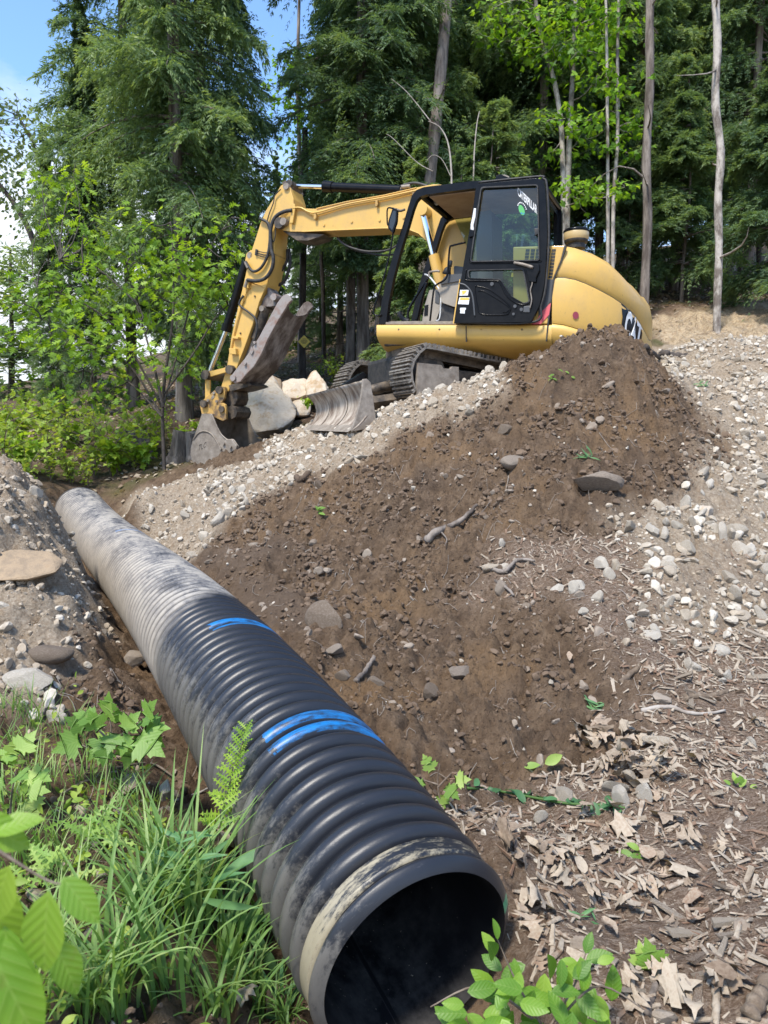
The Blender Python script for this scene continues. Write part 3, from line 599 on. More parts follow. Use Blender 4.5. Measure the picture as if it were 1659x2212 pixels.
def inset(off):
    c = np.array([hp_xy(1.3, 1.25)]); T = np.gradient(HXY, axis=0); T = T/np.linalg.norm(T, axis=1)[:, None]; nn = np.stack([-T[:, 1], T[:, 0]], -1)
    sgn = np.sign(((c-HXY)*nn).sum(1))[:, None]; return HXY+nn*sgn*off
def loft(rows, mb, i0=0, i1=None):
    R = [np.column_stack([xy, z])[i0:i1] for xy, z in rows]; n_ = len(R[0]); V = np.concatenate(R)
    F = [(r*n_+i, r*n_+i+1, (r+1)*n_+i+1, (r+1)*n_+i) for r in range(len(R)-1) for i in range(n_-1)]; mb.add(V, F)
zt = curve_z([(800, 531), (1222, 529), (1245, 532), (1290, 545), (1325, 563), (1352, 586), (1372, 608), (1388, 620), (1398, 636), (1402, 642)])
zc1 = curve_z([(800, 600), (1193, 599), (1225, 600), (1247, 605), (1272, 615), (1300, 629), (1330, 646), (1350, 661), (1368, 677), (1382, 696), (1392, 716), (1402, 735)])
zc2 = curve_z([(800, 703), (1183, 700.5), (1213, 703), (1253, 714), (1300, 733), (1350, 757), (1400, 785)])
zb = curve_z([(800, 728), (1180, 735), (1230, 738), (1300, 762), (1400, 815)])
i_s = 8      # first path index behind the seam
j_s = len(HP)-8
mb = MB()
loft([(inset(.0), zc1-.0), (inset(-.012), zc1-.03), (inset(-.02), (zc1+zc2)/2), (inset(-.012), zc2+.05), (inset(.0), zc2+.015)], mb, i_s, j_s)
o = mbobj('counterweight', mb, M['yellow'], EX, smooth=True); CW = o
mb = MB(); dz = (zt-zc1)*1.10
loft([(inset(.012), zc1-.012), (inset(.0), zc1+.012), (inset(-.012), zc1+.05), (inset(-.012), zc1+dz*.45), (inset(.02), zc1+dz*.72), (inset(.09), zc1+dz*.92), (inset(.2), zc1+dz), (inset(.5), zc1+dz+.03), (inset(1.0), zc1+dz+.04), (inset(1.25), zc1+dz+.04)], mb, i_s, j_s)
mbobj('engine_hood', mb, M['yellow'], EX, smooth=True)
mb = MB(); loft([(inset(.02), zc2+.02), (inset(-.015), zc2-.01), (inset(-.02), zc2-.05), (inset(0.0), zb+.02), (inset(.07), zb-.06), (inset(.3), zb-.16), (inset(.8), zb-.2)], mb, i_s, j_s)
mbobj('rear_skirt', mb, M['yellow'], EX, smooth=True)
# side skirt under the cab, both sides + front, belly
zk = curve_z([(800, 702), (1190, 702)]); zk2 = curve_z([(800, 727), (1190, 735)])
mb = MB()
for a0, a1 in ((0, 9), (len(HP)-9, len(HP))):
    loft([(inset(.08), zk), (inset(.0), zk), (inset(-.012), zk-.012), (inset(-.012), zk2+.02), (inset(.01), zk2-.02), (inset(.06), zk2-.06), (inset(.22), zk2-.13), (inset(.6), zk2-.2)], mb, a0, a1)
o = mbobj('side_skirt', mb, M['yellow'], EX, smooth=True)
mb = MB(); zf = 2.955
def HB(s0, s1, k0, k1, z0, z1):
    c = P0-EA*(s0+s1)/2-EN*(k0+k1)/2; c = np.array([c[0], c[1], (z0+z1)/2]); box(mb, c, EA*(s1-s0)/2, EN*(k1-k0)/2, EZ*(z1-z0)/2)
HB(-.02, 2.0, .05, 2.45, 2.80, 2.93); mbobj('deck_plate', mb, M['yellow_dirty'], EX, bevel=.02)
mb = MB(); HB(-.015, .03, .06, 2.44, 2.76, 2.79); HB(.03, 2.0, .06, 2.44, 2.70, 2.79); mbobj('underside_plate', mb, M['dark_steel'], EX, bevel=.01)
mb = MB(); HB(.25, 2.5, .45, 2.05, 2.62, 2.80); mbobj('belly_pan', mb, M['dark_steel'], EX, bevel=.04)
# seam between skirt and counterweight, engine side panel
plate('side_panel', [(1108, 533), (1221, 530), (1212, 562), (1196, 601), (1183, 700), (1108, 700)], -.045, .3, M['yellow'], EX, holes=[], bevel=.012)
plate('panel_seam', [(1219, 530), (1223, 530), (1214, 563), (1198, 600), (1185, 700), (1181, 737), (1179, 737), (1182, 700), (1195, 600), (1211, 562)], -.052, .0, M['rubber'], EX, bevel=0)
V_ = plate('vent_panel', [(1172, 603), (1195, 603), (1189, 652), (1163, 688), (1163, 620)], -.05, .0, M['grey_plastic'], EX, bevel=.003)
plate('stripe', [(1190, 654), (1186, 680), (1168, 700), (1148, 700), (1160, 690), (1172, 671)], -.053, .0, M['pink'], EX, bevel=0)
mb = MB()
for i in range(6):
    for j in range(9):
        u = 1136+i*11.3-j*.9; v = 538+j*7.2
        if u > 1201-j*1.8 or (j > 3 and u < 1165): continue
        prism(mb, [MP(*q, -.049) for q in ((u, v), (u+8.4, v), (u+7.6, v+5.4), (u-.8, v+5.4))], -EN*.02)
fix(mbobj('grille', mb, M['rubber'], EX))
def quad_text(name, s, quad, k, m, par, depth=.006, lift=None, bold=.0):
    """lettering: quad = TL, TR, BR, BL as pixels; lift maps a pixel to the surface"""
    cu = bpy.data.curves.new('lettering', 'FONT'); cu.body = s; cu.offset = bold; cu.resolution_u = 3
    to = bpy.data.objects.new('lettering', cu); COL.objects.link(to); bpy.context.view_layer.update()
    me = to.to_mesh(); V = np.array([v.co[:2] for v in me.vertices]); F = [tuple(p.vertices) for p in me.polygons]; to.to_mesh_clear(); bpy.data.objects.remove(to); bpy.data.curves.remove(cu)
    mn = V.min(0); mxx = V.max(0); U_ = (V-mn)/(mxx-mn); q = np.array(quad, float)
    px = (1-U_[:, :1])*(1-U_[:, 1:])*q[3]+U_[:, :1]*(1-U_[:, 1:])*q[2]+U_[:, :1]*U_[:, 1:]*q[1]+(1-U_[:, :1])*U_[:, 1:]*q[0]
    f = lift or (lambda u, v: MP(u, v, k)); P = np.array([f(u, v) for u, v in px])
    mb = MB(); mb.add(P, F); o = mbobj(name, mb, m, par); return o
# point on the counterweight's curved flank for a pixel
from mathutils.bvhtree import BVHTree
_bv = BVHTree.FromPolygons([Vector(v.co)+Vector(base) for v in CW.data.vertices], [tuple(p.vertices) for p in CW.data.polygons])
def on_cw(off):
    def f(u, v):
        r = ray(u, v); h = _bv.ray_cast(Vector(C0), Vector(r))
        if h[0] is None:
            for dv in range(0, 60, 2):
                for du in range(0, 40, 2):
                    h = _bv.ray_cast(Vector(C0), Vector(ray(u-du, v-dv)))
                    if h[0] is not None: break
                if h[0] is not None: break
        return np.array(h[0])-unit(r)*off
    return f
f_ = on_cw(.012)
# black badge plate following the flank, then letters
tl, tr, br, bl = c7(1135, 952), c7(1338, 1168), c7(1290, 1600), c7(1040, 1560)
mb = MB(); g_ = []; n_ = 14
for i in range(n_+1):
    for j in range(5):
        a, b_ = i/n_, j/4; u = (1-b_)*((1-a)*tl[0]+a*tr[0])+b_*((1-a)*bl[0]+a*br[0]); v = (1-b_)*((1-a)*tl[1]+a*tr[1]+10*a*(1-a)*-1.0)+b_*((1-a)*bl[1]+a*br[1]); g_.append(f_(u, v))
mb.add(g_, [(i*5+j, i*5+j+1, (i+1)*5+j+1, (i+1)*5+j) for i in range(n_) for j in range(4)])
cr_p = np.column_stack([inset(.004), zc1-.002])[i_s:j_s]; mbc = MB(); tube(mbc, cr_p, .007, 6); mbobj('crease_line', mbc, M['rubber'], EX, smooth=True)
bd = mbobj('badge', mb, M['black'], EX, smooth=True)
mb = MB()
f2 = on_cw(.022)
quad_text('lettering', 'CAT', [c7(1160, 1005), c7(1340, 1190), c7(1304, 1420), c7(1116, 1345)], 0, M['white'], bd, lift=f2, bold=.05)
mb = MB(); a = np.linspace(0, 2*np.pi, 20, endpoint=False); c_ = c7(600, 1082); mb.add([f_(c_[0]+6.6*math.cos(t), c_[1]+8*math.sin(t)) for t in a], [tuple(range(20))]); mbobj('reflector', mb, M['reflector'], EX)
# pre-cleaner on the hood
c0 = MP(*c7(603, 330), .42)
def lathe(mb, c, prof, seg=28, up=np.array([0, 0, 1.0])):
    A, B = frame_from(up, (1, 0, 0)); a = np.linspace(0, 2*np.pi, seg, endpoint=False); V = [c+up*z+r*(np.cos(t)*A+np.sin(t)*B) for r, z in prof for t in a]; n_ = len(prof)
    mb.add(V, [(i*seg+j, i*seg+(j+1) % seg, (i+1)*seg+(j+1) % seg, (i+1)*seg+j) for i in range(n_-1) for j in range(seg)]+[tuple(range((n_-1)*seg, n_*seg)), tuple(range(seg-1, -1, -1))])
pxm = ((c0-C0) @ FW)/FPX; sc_ = pxm
pc = root('precleaner', c0, None, None); pc.parent = EX; pc.location = tuple(c0-base); 
def lathe_part(name, prof, m, par, c=c0, seg=28): mb = MB(); lathe(mb, c, [(r*sc_, z*sc_) for r, z in prof], seg); o = mbobj(name, mb, m, par, smooth=True); o.data.set_sharp_from_angle(angle=R_(50)); return o
for ch, prof, m_ in (('neck', [(20, -6), (20, 4), (23, 5), (25, 9), (25, 12)], M['rubber']), ('bowl', [(25, 12), (26.6, 16), (27, 26), (26, 28)], M['amber']), ('lid', [(27, 28), (27.6, 29), (27.4, 32), (24, 35), (14, 36.5), (2, 37)], M['black'])):
    lathe_part(ch, prof, m_, pc)
# --- cab
near_out = [(818, 700), (824, 655), (835, 600), (851, 545), (870, 487), (882, 446), (890, 422), (900, 410), (916, 404), (1020, 391), (1158, 384), (1170, 388), (1176, 402), (1176, 700)]
near_in = [(834, 697), (839, 655), (849, 604), (863, 549), (881, 490), (892, 452), (899, 434), (907, 425), (921, 420), (1022, 407), (1022, 407), (1160, 399), (1164, 405), (1164, 697)]
plate('cab_frame', near_out, 0, .07, M['black'], EX, holes=[near_in], bevel=.012)
far_out = near_out; 
def shift_pts(P, k): # same outline, k metres further back
    return [q for q in P]
mb = MB(); prism(mb, [MP(*q, 0)-EN*.95 for q in near_out], -EN*.07, [[MP(*q, 0)-EN*.95 for q in near_in]]); fix(mbobj('cab_frame', mb, M['black'], EX, bevel=.012))
# far A-pillar moulding is wider, plus cross members
def cross(name, u, v, r, m, k0=.03, k1=.98): a = MP(u, v, 0); return cyl(name, a-EN*k0, a-EN*k1, r, m, EX, 12)
for q in ((904, 417), (826, 697), (1168, 393)): cross('cross_member', *q, .035, M['black'])
mb = MB(); pf = [MP(*q, 0) for q in [(897, 412), (916, 404), (1020, 391), (1160, 384), (1160, 392), (1020, 399), (916, 411)]]; prism(mb, [p-EN*.02 for p in pf], -EN*.96); fix(mbobj('cab_roof', mb, M['black'], EX, bevel=.012))
mb = MB(); pf = [MP(*q, 0) for q in [(921, 417), (1020, 405), (1158, 398), (1158, 403), (1020, 410), (923, 422)]]; prism(mb, [p-EN*.075 for p in pf], -EN*.87); hl = fix(mbobj('headliner', mb, M['liner'], EX))
a = MP(*c6(545, 262), .45); cyl('dome_lamp', a, a+np.array([0, 0, .03]), .035, M['white'], EX, 14)
# rounded ventilation hump on the roof
mb = MB(); P = [MP(u, v, .28) for u, v in ((1068, 391), (1070, 381), (1076, 376), (1092, 376), (1102, 380), (1106, 390))]; prism(mb, P, -EN*.38); fix(mbobj('roof_vent', mb, M['black'], EX, bevel=.02))
# rear wall of the cab with window, B-post
mb = MB(); a = MP(1168, 700, 0); b_ = MP(1168, 393, 0); 
for (f0, f1, k0, k1) in ((0, .32, .02, 1.0), (.93, 1, .02, 1.0), (.32, .93, .02, .12), (.32, .93, .88, 1.0)):
    p = a+(b_-a)*f0; q = a+(b_-a)*f1; prism(mb, [p-EN*k0, q-EN*k0, q-EN*k1, p-EN*k1], EA*.04)
fix(mbobj('cab_rear_wall', mb, M['black'], EX))
plate('pillar', [(984, 697), (998, 600), (1016, 490), (1028, 400), (1036, 399), (1024, 492), (1006, 600), (996, 697)], .0, .07, M['black'], EX, bevel=.008)
def pane(name, P, par): mb = MB(); mb.add(P, [tuple(range(len(P)))]); return mbobj(name, mb, M['glass'], par)
mb = MB(); 
pane('window', [MP(*q, 0)-EN*.98 for q in near_in[8:9]+[(1160, 399), (1164, 405), (1164, 600), (1000, 600)]], EX)
# sill / floor
mb = MB(); pf = [MP(*q, 0) for q in [(826, 692), (1160, 692), (1160, 700), (826, 700)]]; prism(mb, [p-EN*.06 for p in pf], -EN*.9); fix(mbobj('cab_floor', mb, M['deck'], EX))
plate('door_sill', [(833, 696), (985, 695), (985, 701), (833, 701)], -.012, .05, M['deck'], EX, bevel=.003)
# --- open door folded back against the cab side
D_out = cm(c6, [(885, 95), (1380, 45), (1420, 58), (1445, 110), (1463, 500), (1440, 900), (1400, 1080), (1330, 1220), (705, 1228), (720, 1100), (760, 850), (830, 450), (870, 200)])
D_w1 = round_poly(cm(c6, [(925, 125), (1378, 103), (1390, 710), (838, 720), (885, 400)]), 6)
D_w2 = round_poly(cm(c6, [(820, 798), (1260, 790), (1312, 1050), (1270, 1065), (1160, 1000), (1080, 875), (825, 862)]), 5)
dr = root('door', MP(1000, 700, -.1), None, None); dr.parent = EX; dr.location = tuple(MP(1000, 700, -.1)-base)
def dplate(name, pts, k0, k1, m, holes=(), bevel=.006, r=0): return plate(name, pts, k0, k1, m, dr, holes, r, bevel)
dplate('door_panel', round_poly(D_out, 6), -.13, -.085, M['black'], [D_w1, D_w2], .01)
def rim_(name, loop, w_, k0, k1, m):
    c = np.mean(loop, axis=0); outl = [np.array(q)+(np.array(q)-c)/np.linalg.norm(np.array(q)-c)*w_ for q in loop]; return dplate(name, outl, k0, k1, m, [loop], .004)
rim_('window_seal', D_w1, 3.2, -.148, -.13, M['rubber']); rim_('window_seal', D_w2, 3.0, -.145, -.13, M['rubber'])
for lp, nm in ((D_w1, 'door_glass'), (D_w2, 'door_glass')): pane(nm, [MP(*q, -.108) for q in lp], dr)
# outer weather strip on the rear and lower edges of the door
hose_pts = cm(c6, [(900, 80), (1385, 32), (1430, 50), (1458, 110), (1475, 500), (1452, 900), (1412, 1085), (1340, 1222), (705, 1222)])
P = smooth_path([MP(*q, -.11) for q in hose_pts], 60); mb = MB(); tube(mb, P, .012, 8); mbobj('door_seal', mb, M['rubber'], dr, smooth=True)
# embossed ribs and trim on the inner door skin
for pts, r_ in (([(880, 925), (1000, 960), (1150, 1080), (1150, 1140), (1110, 1160), (930, 1155), (890, 1090), (870, 940), (880, 925)], .007), ([(900, 965), (960, 975), (1140, 1090), (1140, 1130), (1100, 1140)], .006), ([(745, 905), (800, 925), (850, 1000), (870, 1170)], .010), ([(800, 790), (790, 850), (815, 880), (1040, 885), (1080, 905), (1130, 1000), (1200, 1060), (1265, 1080), (1300, 1075)], .009), ([(830, 690), (835, 735), (940, 740), (1375, 730), (1395, 705)], .006)):
    P = smooth_path([MP(*c6(*q), -.134) for q in pts], 40); mb = MB(); tube(mb, P, r_, 6); mbobj('trim_rib', mb, M['grey_plastic'] if r_ > .0095 else M['black'], dr, smooth=True)
# handle, latch and cable
P = [MP(*c6(*q), -.17) for q in ((1190, 735), (1260, 748), (1330, 770), (1345, 775))]; mb = MB(); tube(mb, P, [.013, .016, .018, .015], 8); mbobj('handle', mb, M['steel'], dr, smooth=True)
dplate('latch', cm(c6, [(1290, 740), (1395, 745), (1398, 800), (1370, 860), (1370, 895), (1310, 890), (1290, 800)]), -.16, -.13, M['black'], bevel=.008)
dplate('grip', cm(c6, [(862, 290), (880, 290), (875, 360), (858, 430), (862, 470), (835, 465), (836, 420), (850, 360)]), -.16, -.13, M['white'], bevel=.004)
dplate('hinge', cm(c6, [(838, 455), (866, 455), (860, 520), (822, 530)]), -.155, -.13, M['black'])
dplate('hinge', cm(c6, [(1355, 455), (1392, 455), (1388, 500), (1360, 515)]), -.15, -.10, M['rubber'])
P = smooth_path([MP(*c6(*q), -.15) for q in ((1335, 800), (1340, 900), (1325, 960), (1335, 1040), (1320, 1110))], 20); mb = MB(); tube(mb, P, .007, 6); mbobj('cable', mb, M['steel'], dr, smooth=True)
for x, y, r_ in ((1200, 1092, .018), (1252, 1118, .018), (1188, 1155, .014), (1012, 910, .02)):
    c_ = MP(*c6(x, y), -.135); mb = MB(); tube(mb, [c_, c_+EN*.012], r_, 12); mbobj('grommet', mb, M['grey_plastic'], dr)
dplate('cover', cm(c6, [(1270, 1090), (1325, 1085), (1318, 1142), (1262, 1140)]), -.14, -.13, M['grey_plastic'])
for q, m_ in (([(750, 957), (822, 957), (814, 1003), (745, 1005)], 'white'), ([(745, 1018), (828, 1018), (820, 1077), (732, 1073)], 'white'), ([(752, 1103), (798, 1103), (796, 1120), (790, 1122), (788, 1150), (750, 1148), (752, 1122), (748, 1118)], 'white')):
    st_ = dplate('sticker', cm(c6, q), -.1335, -.13, M[m_], bevel=0)
    if q[0][0] == 745: dplate('sticker_band', cm(c6, [(752, 1021), (825, 1021), (822, 1040), (750, 1040)]), -.1350, -.1335, M['label_yellow'], bevel=0)
dplate('sticker_mark', cm(c6, [(765, 965), (805, 963), (790, 985), (770, 998)]), -.1350, -.1335, M['label_yellow'], bevel=0)
dplate('door_edge', cm(c6, [(745, 870), (752, 870), (700, 1230), (690, 1230)]), -.125, -.08, M['yellow'], bevel=0)
quad_text('lettering', 'CATERPILLAR', [c6(1216, 112), c6(1378, 268), c6(1380, 342), c6(1224, 186)], -.1095, M['white'], dr, bold=.03)
mb = MB(); c_ = c6(1253, 305); a = np.linspace(0, 2*np.pi, 20, endpoint=False); mb.add([MP(c_[0]+6.5*math.cos(t)+2*math.sin(t), c_[1]+11*math.sin(t)+2*math.cos(t), -.1095) for t in a], [tuple(range(20))]); mbobj('sticker', mb, M['globe'], dr)
mb = MB()
for i in range(9):      # worn, unreadable arc of print above the globe
    t = -2.6+i*.30; u = c_[0]+1+9.5*math.cos(t)+2*math.sin(t); v = c_[1]-1+15*math.sin(t)+2*math.cos(t); prism(mb, [MP(*q, -.1095) for q in ((u-.9, v-1.7), (u+.9, v-1.2), (u+.9, v+1.5), (u-.9, v+1.2))], EN*.001)
fix(mbobj('sticker_print', mb, M['white'], dr))
mb = MB(); plate('warning_sticker', cm(c6, [(1172, 818), (1248, 812), (1246, 858), (1165, 850)]), .03, .032, M['label_yellow'], EX, bevel=0)
# --- inside the cab
def iplate(name, pts, k0, k1, m, r=0, bevel=.02): return plate(name, cm(c6, pts), k0, k1, m, EX, (), r, bevel, smooth=True)
iplate('seat_console', [(580, 905), (760, 870), (760, 1090), (700, 1095), (605, 1062), (578, 980)], .28, .62, M['beige'], 3)
iplate('armrest', [(590, 895), (640, 832), (770, 825), (770, 880), (590, 912)], .26, .64, M['grey_plastic'], 3)
iplate('side_console', [(500, 958), (590, 950), (604, 1070), (550, 1215), (440, 1215), (462, 1080)], .40, .58, M['beige'], 2)
iplate('switch_panel', [(460, 1085), (490, 1075), (485, 1165), (455, 1170)], .392, .40, M['black'], 0, .004)
iplate('display', [(548, 965), (585, 975), (580, 1075), (545, 1060)], .392, .40, M['grey_plastic'], 0, .004)
iplate('seat_base', [(605, 1062), (710, 1095), (710, 1225), (575, 1228)], .33, .75, M['rubber'], 0, .02)
iplate('seat', [(700, 760), (980, 790), (990, 1100), (700, 1090)], .5, .9, M['grey_plastic'], 4, .03)
iplate('seat_back', [(870, 330), (1010, 300), (1020, 1000), (900, 1000)], .42, .86, M['grey_plastic'], 8, .05)
P = [MP(*c6(*q), .45) for q in ((640, 830), (650, 790), (668, 770))]; mb = MB(); tube(mb, P, [.055, .04, .02], 12); mbobj('lever_boot', mb, M['rubber'], EX, smooth=True)
P = [MP(*c6(*q), .45) for q in ((668, 770), (672, 735), (680, 718))]; mb = MB(); tube(mb, P, [.02, .024, .016], 10); mbobj('joystick', mb, M['grey_plastic'], EX, smooth=True)
for pts, k_, r_, m_ in (([(505, 1210), (535, 960), (560, 915), (630, 870), (650, 800), (665, 620), (690, 595), (795, 570)], .22, .011, 'black'), ([(460, 830), (500, 850), (575, 945), (595, 990), (585, 1180), (555, 1210)], .35, .010, 'white'), ([(500, 850), (500, 815), (560, 803), (582, 808)], .35, .013, 'steel'), ([(325, 1195), (340, 1100), (490, 860)], .7, .016, 'black'), ([(395, 1205), (440, 1010), (480, 900)], .7, .022, 'black'), ([(250, 1140), (280, 1190), (330, 1215)], .3, .03, 'rubber')):
    P = smooth_path([MP(*c6(*q), k_) for q in pts], 26); mb = MB(); tube(mb, P, r_, 8); mbobj('grab_rail' if m_ in ('black', 'white') else 'control_lever', mb, M[m_], EX, smooth=True)
# --- mirror and rods in front of the cab
hose('mirror_arm', cm(c6, [(230, 300), (195, 290), (158, 296), (155, 390), (160, 430)]), -.05, .009, M['black'], EX)
plate('mirror', cm(c6, [(200, 288), (238, 300), (232, 400), (200, 495), (160, 452), (165, 390)]), -.10, -.06, M['black'], EX, r=3, bevel=.006)
plate('mirror_glass', cm(c6, [(203, 310), (226, 312), (222, 395), (196, 470), (172, 445), (176, 392)]), -.104, -.10, M['glass_dark'], EX, r=2, bevel=0)
hose('mirror_bracket', cm(c6, [(228, 300), (262, 312), (300, 300)]), -.03, .014, M['dark_steel'], EX)
hose('hand_rail', cm(c6, [(203, 495), (180, 640), (130, 850), (70, 1040), (46, 1110), (48, 1155), (80, 1170), (105, 1160)]), -.02, .010, M['black'], EX)
# --- boom, stick, cylinders
BK = 1.08; BW = .34
boomP = [(604, 470), (612, 455), (633, 447), (652, 450), (682, 451), (750, 435), (831, 421), (900, 405), (935, 398), (985, 400), (1020, 425), (1042, 480), (1050, 560), (1046, 640), (1030, 690), (985, 690), (972, 640), (955, 585), (935, 543), (921, 520), (903, 504), (885, 497), (871, 494.5), (831, 493), (653, 500.5), (625, 500), (609, 497)]
boom = plate('boom', boomP, BK, BK+BW, M['yellow'], EX, bevel=.008)
# flange strips standing proud of the boom's side plate along its upper and lower edge
def strip(name, pts, k, w_, m, par, depth=.02):
    P = [MP(*q, k) for q in pts]; up_ = [MP(q[0], q[1]-w_, k) for q in pts]; mb = MB(); prism(mb, P+up_[::-1], EN*depth); return fix(mbobj(name, mb, m, par, bevel=.003))
strip('boom_flange', [(653, 501.5), (831, 494), (871, 495.5), (886, 498), (904, 505), (922, 521), (936, 544), (956, 586), (973, 641)], BK, 2.2, M['yellow'], EX, .012)
strip('boom_flange', [(684, 452), (750, 437), (831, 423), (900, 407)], BK, 2.2, M['yellow'], EX, .012)
plate('boom_nose', [(609, 480), (625, 500), (653, 502), (700, 506), (690, 512), (665, 520), (640, 519), (612, 500)], BK+.03, BK+BW-.03, M['dark_steel'], EX)
for dk, pts in ((-.02, [(633, 452), (652, 452), (672, 464), (690, 463), (750, 446), (831, 431), (905, 414)]), (-.045, [(633, 449), (650, 449), (668, 458), (688, 458), (750, 441), (831, 426), (905, 410)])):
    hose('boom_pipe', pts, BK+dk, .012, M['yellow'], EX, 40)
for u, v in ((680, 466), (813, 438), (893, 420)): plate('pipe_clamp', [(u-3, v-6), (u+2, v-7), (u+3, v+3), (u+1, v+8), (u-3, v+7)], BK-.05, BK, M['yellow_dirty'], EX)
plate('clamp_plate', [(629, 440), (637, 440), (637, 452), (632, 482), (625, 482), (629, 455)], BK-.05, BK-.02, M['yellow'], EX)
# stick (arm)
SK0, SK1 = BK-.0, BK+BW
stickP = [(606, 401), (616, 397), (626, 404), (634, 430), (634, 447), (618, 470), (600, 482), (594, 500), (592, 545), (577, 613), (560, 652), (545, 703), (529, 748), (513, 790), (500, 828), (494, 845), (484, 848), (477, 838), (482, 820), (490, 793), (500, 726), (513, 668), (526, 613), (539, 555), (563, 481), (574, 455), (590, 430)]
stick = plate('stick', stickP, SK0+.0, SK1, M['yellow'], EX, bevel=.008)
strip('stick_rib', [(531, 604), (549, 612), (571, 622)], SK0, 1.5, M['yellow'], EX, .012)
mb = MB(); us = [(594, 502), (592, 548), (577, 613), (560, 654), (545, 705)]       # grimy underside of the stick
prism(mb, [MP(u+1.2, v, SK0+.02) for u, v in us]+[MP(u-1, v, SK0+.02) for u, v in us[::-1]], -EN*(BW-.04)); fix(mbobj('stick_underside', mb, M['yellow_dirty'], EX))
plate('stick_head', [(609, 394), (614, 390), (626, 390), (632, 397), (631, 408), (628, 425), (630, 443), (622, 447), (617, 430), (612, 410)], SK0+.05, SK1-.05, M['dark_steel'], EX)
pin('pin', 617, 402, SK0-.03, SK1+.03, .045, M['steel'], EX); pin('pin', 624, 396, SK0+.02, SK1-.02, .05, M['dark_steel'], EX)
pin('pin', 602, 481, SK0-.07, SK0, .075, M['dark_steel'], EX); pin('pin', 611, 478, SK0-.08, SK0, .05, M['steel'], EX)
# stick cylinder on top of the boom
def tube_px(name, a, b_, k, r, m, par=EX): o = cyl(name, MP(*a, k), MP(*b_, k), r, m, par, 20); return o
sc = root('stick_cylinder', MP(800, 405, 1.25), None, None); sc.parent = EX; sc.location = tuple(MP(800, 405, 1.25)-base)
tube_px('rod', (628, 402), (704, 404), 1.25, .032, M['chrome'], sc); tube_px('barrel', (717, 404.5), (866, 410.5), 1.25, .062, M['black'], sc); tube_px('gland', (700, 403), (719, 404.5), 1.25, .076, M['black'], sc); tube_px('rod_eye', (618, 400), (630, 401), 1.25, .06, M['dark_steel'], sc)
tube_px('barrel_eye', (862, 411), (905, 414), 1.25, .045, M['dark_steel'], sc)
hose('hose', [(866, 403), (880, 398), (900, 396), (925, 403)], 1.2, .02, M['rubber'], EX); tube_px('fitting', (868, 404), (886, 402), 1.19, .024, M['steel'])
# boom cylinder
bc = root('boom_cylinder', MP(940, 600, .98), None, None); bc.parent = EX; bc.location = tuple(MP(940, 600, .98)-base)
tube_px('rod', (912, 455), (938, 556), .98, .040, M['chrome'], bc); tube_px('barrel', (937, 552), (962, 660), .98, .068, M['yellow'], bc); tube_px('barrel', (962, 660), (975, 715), .98, .06, M['black'], bc)
pin('pin', 911, 452, .90, 1.08, .07, M['yellow'], EX)
# bucket cylinder along the front of the stick
bk = root('bucket_cylinder', MP(510, 640, 1.2), None, None); bk.parent = EX; bk.location = tuple(MP(510, 640, 1.2)-base)
tube_px('barrel', (532, 566), (490, 708), 1.22, .066, M['black'], bk); tube_px('gland', (492, 700), (488, 716), 1.22, .078, M['black'], bk); tube_px('rod', (489, 712), (452, 806), 1.22, .034, M['chrome'], bk)
plate('cylinder_bracket', [(532, 548), (541, 540), (549, 543), (545, 560), (536, 574), (528, 570)], 1.12, 1.32, M['yellow'], EX); pin('pin', 539, 551, 1.08, 1.12, .045, M['steel'], EX)
# hoses
hose('hose', cm(c2, [(765, 388), (705, 400), (650, 440), (622, 520), (625, 640), (640, 705), (630, 780), (590, 840), (530, 862), (465, 855)]), BK-.06, .026, M['rubber'], EX, 60)
hose('hose', cm(c2, [(548, 443), (600, 470), (618, 520), (612, 640), (590, 720), (550, 780), (500, 795), (455, 732)]), BK-.04, .020, M['rubber'], EX, 50)
hose('hose', cm(c2, [(690, 247), (650, 290), (640, 340), (610, 420), (600, 480), (622, 540), (640, 600), (655, 540), (650, 460)]), BK-.03, .008, M['rubber'], EX, 50)
hose('hose', cm(c2, [(745, 650), (752, 750), (715, 860), (650, 902)]), BK+.3, .022, M['rubber'], EX); hose('hose', cm(c2, [(735, 650), (730, 730), (690, 800), (650, 850)]), BK+.3, .02, M['rubber'], EX)
hose('hose', cm(c2, [(440, 960), (415, 1000), (420, 1030), (480, 1075), (520, 1115), (532, 1185), (512, 1265)]), BK-.04, .016, M['rubber'], EX, 40)
for dy in (0, 14, 28): hose('hydraulic_line', cm(c2, [(525, 655+dy), (560, 668+dy), (600, 672+dy), (625, 655+dy)]), BK-.02, .006, M['rubber'], EX, 16)
plate('line_block', cm(c2, [(520, 645), (532, 650), (526, 692), (514, 688)]), BK-.03, BK, M['rubber'], EX)
hose('hose', cm(c2, [(1068, 575), (1130, 625), (1230, 658), (1330, 665), (1420, 650), (1500, 600)]), BK+.1, .014, M['rubber'], EX, 40); hose('hose', cm(c2, [(1068, 570), (1160, 640), (1260, 672), (1400, 690), (1520, 660)]), BK+.2, .012, M['rubber'], EX, 40)
tube_px('fitting', c2(465, 855), c2(450, 905), BK-.05, .024, M['steel']); tube_px('fitting', c2(452, 735), c2(470, 775), BK-.04, .022, M['steel'])
plate('bracket', cm(c2, [(450, 842), (480, 852), (470, 905), (480, 910), (440, 905)]), BK-.05, BK, M['yellow'], EX)
plate('bracket', cm(c2, [(342, 1312), (385, 1312), (390, 1355), (345, 1350)]), BK-.07, BK, M['yellow'], EX); plate('bracket', cm(c2, [(362, 1228), (405, 1235), (403, 1250), (360, 1245)]), BK-.07, BK, M['yellow'], EX)
hose('stick_rail', cm(c2, [(470, 905), (420, 1050), (380, 1200), (355, 1320)]), BK-.02, .01, M['yellow'], EX)
